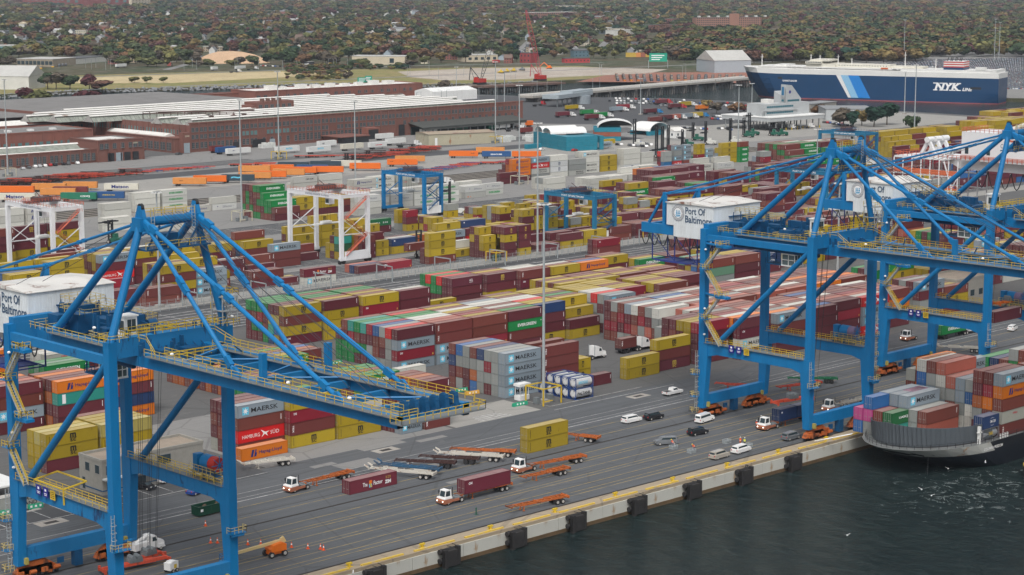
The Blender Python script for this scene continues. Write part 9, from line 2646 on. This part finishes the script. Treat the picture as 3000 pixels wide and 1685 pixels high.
# special near trees
for px, py, h, w, sp, lab in ((250,413,9,11,2,'rust-orange tree between the brick workshop and the factory'),(238,397,11,14,1,'green tree behind the brick workshop roof'),(1303,272,11,13,8,'bare brownish tree beside the causeway behind the factory'),
  (75,300,12,18,4,'wine-red tree at the left behind the factory roofs'),(115,310,12,22,0,'wide olive tree behind the factory roofs at the left'),(240,304,10,16,4,'dark wine-red tree row behind the factory, left'),(275,303,10,16,4,'dark wine-red tree row behind the factory, right'),
  (2470,371,13,17,8,'bare brown tree in front of the grey shed'),(2500,373,11,10,9,'dark evergreen tree beside the office lawn, left'),(2525,368,10,12,3,'golden tree between the evergreens'),(2560,372,13,15,9,'dark evergreen tree beside the office lawn, middle'),(2598,366,14,17,9,'largest dark evergreen tree beside the lawn'),
  (2672,392,11,11,1,'green tree between the far container stacks'),(2070,322,7,10,3,'golden tree in the gate car park, left'),(2100,333,8,11,8,'brown tree in the gate car park'),(2160,332,8,13,2,'orange tree near the office, left'),(2200,330,7,10,3,'yellow tree near the office'),(2395,340,8,12,2,'orange-brown tree right of the office'),
  (1880,252,4,14,8,'low brown bushes by the bridge end'),(165,262,14,22,8,'broad grey-brown tree on the far bank at the left'),(205,262,13,16,1,'dark tree on the far bank beside the wine-red one'),(262,262,14,16,4,'wine-red tree on the far bank'),(300,265,9,22,6,'reddish scrub tree on the far bank'),(140,262,14,15,1,'dark green tree on the far bank, leftmost'),
  (478,243,6,8,0,'small green tree on the far bank slope'),(395,243,6,12,7,'yellow-green bush on the far bank slope'),(430,244,6,10,0,'second bush on the far bank slope')):
 x, y=at(px, py,0 if py > 285 else -.8); tree(x, y, h, w, sp, '', 0 if py > 285 else -.8, lab, 'single trees named apart')
# individuals: the nearest trees of the town, then the rest as one mass
def blocked(px, py):
 for a, b, c, d in ((1025,1195,172,196),(1365,1462,166,186),(400,458,166,186),(588,760,160,192),(1515,1560,168,190),(1650,1732,160,190),(2088,2205,190,240),(1260,1600,186,240),(40,320,172,200),(-50,150,232,270),(1505,1560,120,172),(1745,1785,125,165),(2035,2235,84,100),(1765,1865,102,120),(2700,3010,168,300)):
  if a < px < b and c < py < d: return True
 return False
cand=[]
for _ in range(40000):
 if len(cand) > 2600: break
 px=rt.uniform(-30,3030); py=rt.uniform(90,198)
 if px > 2000: lim=186 if px < 2760 else 172
 elif px > 1600: lim=176
 else: lim=198
 if py > lim or blocked(px, py): continue
 dens=.9 if px > 1980 else (.55 if py < 150 else .40)
 if px < 700 and 196 < py: dens=.8
 if rt.random() > dens: continue
 cand.append((px, py))
cand.sort(key=lambda q: -q[1])
def sector(px): return 'left' if px < 900 else ('middle' if px < 1900 else 'right')
cnt=0; used=[]
for px, py in cand:
 if cnt >= 300-ntree[0]: break
 sp_=22 if py > 150 else 17
 if any(abs(px-a) < sp_ and abs(py-b) < 4.5 for a, b in used[-140:]): continue
 used.append((px, py)); x, y=at(px, py,-.8); h=rt.uniform(10,17); w=h*rt.uniform(1.1,1.5)
 sp=rt.choice(10, p=WTS) if not (px < 700 and py > 193) else rt.choice([0,5,8,7])
 if py > 196: h *= .6
 tree(x, y, h, w, int(sp), 'near the far bank, '+sector(px)+' part of the view'); cnt+=1
ylim=min(b for a, b in used)
print('trees', ntree[0], 'down to', ylim)
far=[(a, b) for a, b in cand if b < ylim]
P=[]
def scatter(x0, x1, y0, y1, n, dens_fn):
 m=0
 while m < n:
  px=rt.uniform(x0, x1); py=rt.uniform(y0, y1); m+=1
  if blocked(px, py) or rt.random() > dens_fn(px, py): continue
  P.append((px, py))
scatter(-40,3040,100, max(105, ylim+2),2500, lambda a, b: .95 if a > 1980 else .40)
scatter(-40,3040,40,100,3600, lambda a, b: .97 if a > 2000 else .62)
scatter(-40,3040,-14,40,4600, lambda a, b: .97)
scatter(1990,2760,120,182,1300, lambda a, b: 1.0 if b < (182 if a > 2210 else 176) else 0.0)
scatter(840,1200,196,205,90, lambda a, b: .8); scatter(840,1030,200,236,120, lambda a, b: .8)
P=np.array(P)
G=np.array([at(a, b,-.8) for a, b in P])
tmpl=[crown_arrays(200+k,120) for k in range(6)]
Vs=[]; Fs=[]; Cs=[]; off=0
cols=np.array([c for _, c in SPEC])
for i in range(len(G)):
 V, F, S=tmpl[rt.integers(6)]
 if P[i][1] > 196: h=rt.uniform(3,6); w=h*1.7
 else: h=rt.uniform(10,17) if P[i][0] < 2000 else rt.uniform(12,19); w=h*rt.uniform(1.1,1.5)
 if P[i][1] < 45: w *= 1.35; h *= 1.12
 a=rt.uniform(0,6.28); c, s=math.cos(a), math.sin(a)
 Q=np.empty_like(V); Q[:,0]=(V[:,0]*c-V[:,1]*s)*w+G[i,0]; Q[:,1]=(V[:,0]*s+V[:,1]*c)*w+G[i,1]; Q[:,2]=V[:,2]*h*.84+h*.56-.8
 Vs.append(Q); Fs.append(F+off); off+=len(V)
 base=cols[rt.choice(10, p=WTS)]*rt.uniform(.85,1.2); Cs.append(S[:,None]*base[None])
V=np.concatenate(Vs); F=np.concatenate(Fs); C=np.concatenate(Cs)
tri=F[:,2] == F[:,3]
lt=np.where(tri,3,4); ls=np.concatenate([[0], np.cumsum(lt)[:-1]])
mask=np.ones(F.shape, bool); mask[tri,3]=False
vi=F[mask]
me=bpy.data.meshes.new('wooded_town'); me.vertices.add(len(V)); me.vertices.foreach_set('co', V.ravel()); me.loops.add(len(vi)); me.loops.foreach_set('vertex_index', vi.astype(np.int32))
me.polygons.add(len(F)); me.polygons.foreach_set('loop_start', ls.astype(np.int32)); me.polygons.foreach_set('loop_total', lt.astype(np.int32))
a_=me.color_attributes.new('col', 'FLOAT_COLOR', 'POINT'); cc=np.ones((len(V),4)); cc[:,:3]=C; a_.data.foreach_set('color', cc.ravel())
me.materials.append(LEAF_A); me.update(); me.validate(); me.shade_flat()
o=bpy.data.objects.new('far_woods', me); COL.objects.link(o); tag(o, kind='stuff'); print('far wood faces', len(F), 'trees', len(G))
# ---- houses
_hm=bpy.data.materials.new('house_paint'); _hm.use_nodes=True; _n=_hm.node_tree; _b=_n.nodes['Principled BSDF']; _oi=_n.nodes.new('ShaderNodeObjectInfo'); _n.links.new(_oi.outputs['Color'], _b.inputs['Base Color']); _b.inputs['Roughness'].default_value=.8
def house_kit(L, W, H, rise, flat=False):
 w=MB(); w.box(-L/2,-W/2,0,L/2,W/2,H)
 if not flat: w.extr([(-W/2,H),(W/2,H),(0,H+rise)], 'x', -L/2, L/2)
 r=MB()
 if flat: r.box(-L/2-.2,-W/2-.2,H,L/2+.2,W/2+.2,H+.5)
 else:
  k=W/2+.5
  for s in (-1,1): r.add([(-L/2-.5,s*k,H-.35*rise/W),(L/2+.5,s*k,H-.35*rise/W),(L/2+.5,0,H+rise+.15),(-L/2-.5,0,H+rise+.15)],[(0,1,2,3)])
 c=MB(); c.box(-L*.2-.4,-.4,H+.3,-L*.2+.4,.4,H+(rise if not flat else 0)+1.4)
 d=MB()
 n=max(2, int(L/3))
 for i in range(n):
  for z in ((1.0,3.8) if H > 5 else (1.0,)):
   for s in (-1,1): d.box(-L/2+(i+.3)*L/n,s*(W/2+.03)-.02,z,-L/2+(i+.7)*L/n,s*(W/2+.03)+.02,z+1.4)
 return w.mesh('wall',[_hm]), r.mesh('roof',[_hm]), c.mesh('chimney',[_hm]), d.mesh('windows',[GLASS])
kits=[house_kit(11,8,5.6,3.2), house_kit(9,8,6.0,3.8), house_kit(14,9,3.6,2.8), house_kit(22,9,6.5,3.0), house_kit(26,10,6.2,0,True), house_kit(12,9,5.8,4.2)]
WC_=[('white',(.62,.62,.60)),('white',(.55,.55,.53)),('cream',(.50,.46,.36)),('pale grey',(.40,.41,.42)),('brick-red',(.24,.09,.07)),('tan',(.36,.29,.21)),('pale blue',(.32,.38,.43)),('grey',(.24,.25,.26))]
RC_=[('grey roof',(.15,.155,.16)),('dark roof',(.07,.075,.08)),('brown roof',(.14,.095,.075)),('pale roof',(.36,.36,.36)),('slate roof',(.10,.11,.13))]
rh=random.Random(44); nh=0; tries=0; hs_=[]
while nh < 300 and tries < 6000:
 tries+=1
 px=rh.uniform(-10,2010); py=rh.choice((rh.uniform(95,188), rh.uniform(70,130)))
 if px > 1500 and py > 160: continue
 if px < 330 and py > 150: continue
 if px > 1880 and py > 110: continue
 if blocked(px, py): continue
 if any(abs(px-a) < 15 and abs(py-b) < 3.0 for a, b in hs_): continue
 hs_.append((px, py)); x, y=at(px, py,-.8); k=rh.choice((0,0,1,1,2,3,4,5)); wn, wc=rh.choice(WC_); rn, rcol=rh.choice(RC_)
 if k == 4: rn, rcol=rh.choice((('pale flat roof',(.42,.42,.40)),('grey flat roof',(.2,.2,.2))))
 kind={0:'gabled house',1:'narrow gabled house',2:'low bungalow',3:'long row house',4:'flat-roofed row house',5:'steep gabled house'}[k]
 lab=f'{wn} {kind} with {rn} in the {sector(px)} part of the town'
 r=empty('row_house' if k in (3,4) else 'house', (x, y,-.8), rh.choice((.6,.6,.62,2.17,2.15))+rh.uniform(-.05,.05), lab, 'house', lab.replace(' with', 's with'))
 for q,(nm, me_) in enumerate(zip(('wall','roof','chimney','windows'), kits[k])):
  o=bpy.data.objects.new(nm, me_); COL.objects.link(o); o.color=(*(wc if q == 0 else rcol if q == 1 else (.2,.1,.08)),1)
  o.parent=r
  if nm == 'windows': o['kind']='stuff'
 nh+=1
print('houses', nh)
box_field_far=[]
rr=np.random.default_rng(3); V=[]; C=[]; FF=[]
k=0
for _ in range(900):
 px=rr.uniform(-20,2900); py=rr.uniform(4,92)
 if px > 2000 and rr.random() < .8: continue
 x, y=at(px, py,-.8); L, W, H=rr.uniform(9,24), rr.uniform(8,12), rr.uniform(4,8); a=rr.choice([.6,2.17]); c, s=math.cos(a), math.sin(a)
 def pt(u, v, z): return (x+u*c-v*s, y+u*s+v*c, z-.8)
 b=len(V); V+=[pt(-L/2,-W/2,0),pt(L/2,-W/2,0),pt(L/2,W/2,0),pt(-L/2,W/2,0),pt(-L/2,-W/2,H),pt(L/2,-W/2,H),pt(L/2,W/2,H),pt(-L/2,W/2,H),pt(-L/2,0,H+3),pt(L/2,0,H+3)]
 wc=WC_[rr.integers(8)][1]; rcl=RC_[rr.integers(5)][1]
 for f, cl in (((0,1,5,4),wc),((1,2,6,5),wc),((2,3,7,6),wc),((3,0,4,7),wc),((5,6,9),wc),((7,4,8),wc),((4,5,9,8),rcl),((6,7,8,9),rcl)): FF.append(tuple(i+b for i in f)); C.append(cl)
me=bpy.data.meshes.new('distant_houses'); me.from_pydata(V,[], FF); a_=me.color_attributes.new('col', 'FLOAT_COLOR', 'CORNER')
cc=[]
for f, cl in zip(FF, C): cc+=[(*cl,1)]*len(f)
a_.data.foreach_set('color', np.array(cc, dtype=np.float32).ravel()); me.materials.append(ATTRM)
o=bpy.data.objects.new('distant_houses', me); COL.objects.link(o); tag(o, kind='stuff')
# ============================================================ air
hz=MB(); hz.box(-900,-900,-20,15500,15500,109)
o=hz.build('haze', [bpy.data.materials.new('haze')]); tag(o, kind='stuff')
hm=bpy.data.materials['haze']; hm.use_nodes=True; nt=hm.node_tree; nt.nodes.clear()
out=nt.nodes.new('ShaderNodeOutputMaterial'); pv=nt.nodes.new('ShaderNodeVolumePrincipled')
pv.inputs['Color'].default_value=(.78,.87,1.0,1); pv.inputs['Density'].default_value=HAZE; pv.inputs['Anisotropy'].default_value=.2
nt.links.new(pv.outputs[0], out.inputs['Volume'])
# ============================================================ put the containers in place
for a, k in _fields: _field(*a, **k)
def in_view(r):
 x, y=px_of(r['x'], r['y'], r['z']+1.3)
 d=depth_of(r['x'], r['y'])
 return d > 20 and -60 < x < 3060 and -60 < y < 1760
vis=[r for r in RECS if in_view(r)]
def weight(r):
 d=depth_of(r['x'], r['y'], r['z'])
 ex=r['ex']
 return (r['L']*.72*(1.0 if ex[0] else 0)*2.7 + 2.4*.7*2.7*(1 if ex[1] else 0) + r['L']*2.4*.22*(1 if ex[2] else 0))/d**2
vis.sort(key=weight, reverse=True)
single, rest=vis[:300], vis[300:]
print('containers in view', len(vis), 'of', len(RECS))
def tierword(r):
 if r['nt'] == 1: return 'alone'
 if r['tier'] == r['nt']-1: return 'top tier'
 return ['bottom', 'second', 'third', 'fourth', 'fifth'][r['tier']]+' tier'
seen_lab={}
for r in single:
 L=r['L']; ms, _=cont_meshes(L)
 colr=shade(PAINT[r['c']], CR)
 rowd='front row' if r['row'] == 0 else f"{ordinal(r['row'])} row back"
 bayd='' if r.get('nb', 1) == 1 and r['bay'] == 0 else f", {ordinal(r['bay'])} bay"
 bits=[NAME[r['c']]+' container', tierword(r), rowd]
 lab=', '.join(bits)+(f", {ordinal(r['bay'])} bay")+', '+r['block']
 if len(lab.replace(',', '').split()) > 16: lab=lab.replace(' row back', ' row')
 while len(lab.replace(',', '').split()) > 16 and ' tier' in lab: lab=lab.replace(' tier', '', 1)
 while len(lab.replace(',', '').split()) > 16: lab=lab.rsplit(' ', 1)[0]
 if lab in seen_lab:
  seen_lab[lab]+=1
 seen_lab.setdefault(lab,1)
 e=empty('shipping_container', (r['x'], r['y'], r['z']), label=lab, cat='container', group='shipping containers')
 for nm, me in zip(('body', 'frame', 'door', 'door'), ms):
  o=bpy.data.objects.new(nm, me); COL.objects.link(o); o.parent=e
  k=.8 if nm == 'frame' else (.93 if nm == 'door' else 1.0)
  o.color=(colr[0]*k, colr[1]*k, colr[2]*k,1)
 mm=mark_mesh(r['c'], L)
 if mm is not None and r['ex'][0]:
  o=bpy.data.objects.new('lettering', mm); COL.objects.link(o); o.parent=e
print('duplicate labels', [k for k, v in seen_lab.items() if v > 1][:5], sum(v > 1 for v in seen_lab.values()))
# all the others as one mesh with the paint stored on its corners
def soup(name, recs):
 V=[]; F=[]; M=[]; C=[]; nv=0
 cache={}
 for L in set(r['L'] for r in recs):
  _,(body, fr, ds)=cont_meshes(L)
  t=[]
  vs=[]; fs=[]; mi=[]; mul=[]
  def put(mb, k, rod=None):
   b=len(vs); vs.extend(mb.v)
   for f, m in zip(mb.f, mb.m):
    fs.append([i+b for i in f]); mi.append((1 if m == 1 else 0) if mb is body else 0)
    mul.append((k, m == 1 and mb is not body))
  put(body,1.0); put(fr,.8)
  for d in ds: put(d,.93)
  cache[L]=(np.array(vs, float), np.array(fs, int), np.array(mi, int), mul)
 texts=[]
 for r in recs:
  vs, fs, mi, mul=cache[r['L']]
  col=shade(PAINT[r['c']], CR)
  V.append(vs+np.array([r['x'], r['y'], r['z']])); F.append(fs+nv); nv+=len(vs); M.append(mi)
  cc=np.array([(.3,.29,.27) if rod else (col[0]*k, col[1]*k, col[2]*k) for k, rod in mul])
  C.append(cc)
 V=np.concatenate(V); F=np.concatenate(F); M=np.concatenate(M); C=np.concatenate(C)
 me=bpy.data.meshes.new(name)
 me.vertices.add(len(V)); me.vertices.foreach_set('co', V.ravel())
 me.loops.add(F.size); me.loops.foreach_set('vertex_index', F.ravel())
 me.polygons.add(len(F)); me.polygons.foreach_set('loop_start', np.arange(0, F.size,4)); me.polygons.foreach_set('loop_total', np.full(len(F),4))
 me.materials.append(CM_A); me.materials.append(CM_AR)
 me.polygons.foreach_set('material_index', M)
 at_=me.color_attributes.new('col', 'FLOAT_COLOR', 'CORNER')
 cc=np.ones((F.size,4)); cc[:, :3]=np.repeat(C,4, axis=0)
 at_.data.foreach_set('color', cc.ravel())
 me.update(); me.validate(); me.shade_flat()
 o=bpy.data.objects.new(name, me); COL.objects.link(o)
 print(name, len(F))
 return tag(o, kind='stuff')
soup('stacked_containers', rest)
mb=MB()
for r in rest:
 if r['ex'][0] and r['c'] in MARKS and depth_of(r['x'], r['y']) < 1100:
  q=mark_mb(r['c'], r['L'])
  b=len(mb.v); mb.v.extend([(a+r['x'], c+r['y'], d+r['z']) for a, c, d in q.v])
  for f, m in zip(q.f, q.m): mb.f.append(tuple(i+b for i in f)); mb.m.append(m)
print('lettering faces', len(mb.f))
tag(mb.build('container_lettering', [LC[k] for k in LCK]), kind='stuff')
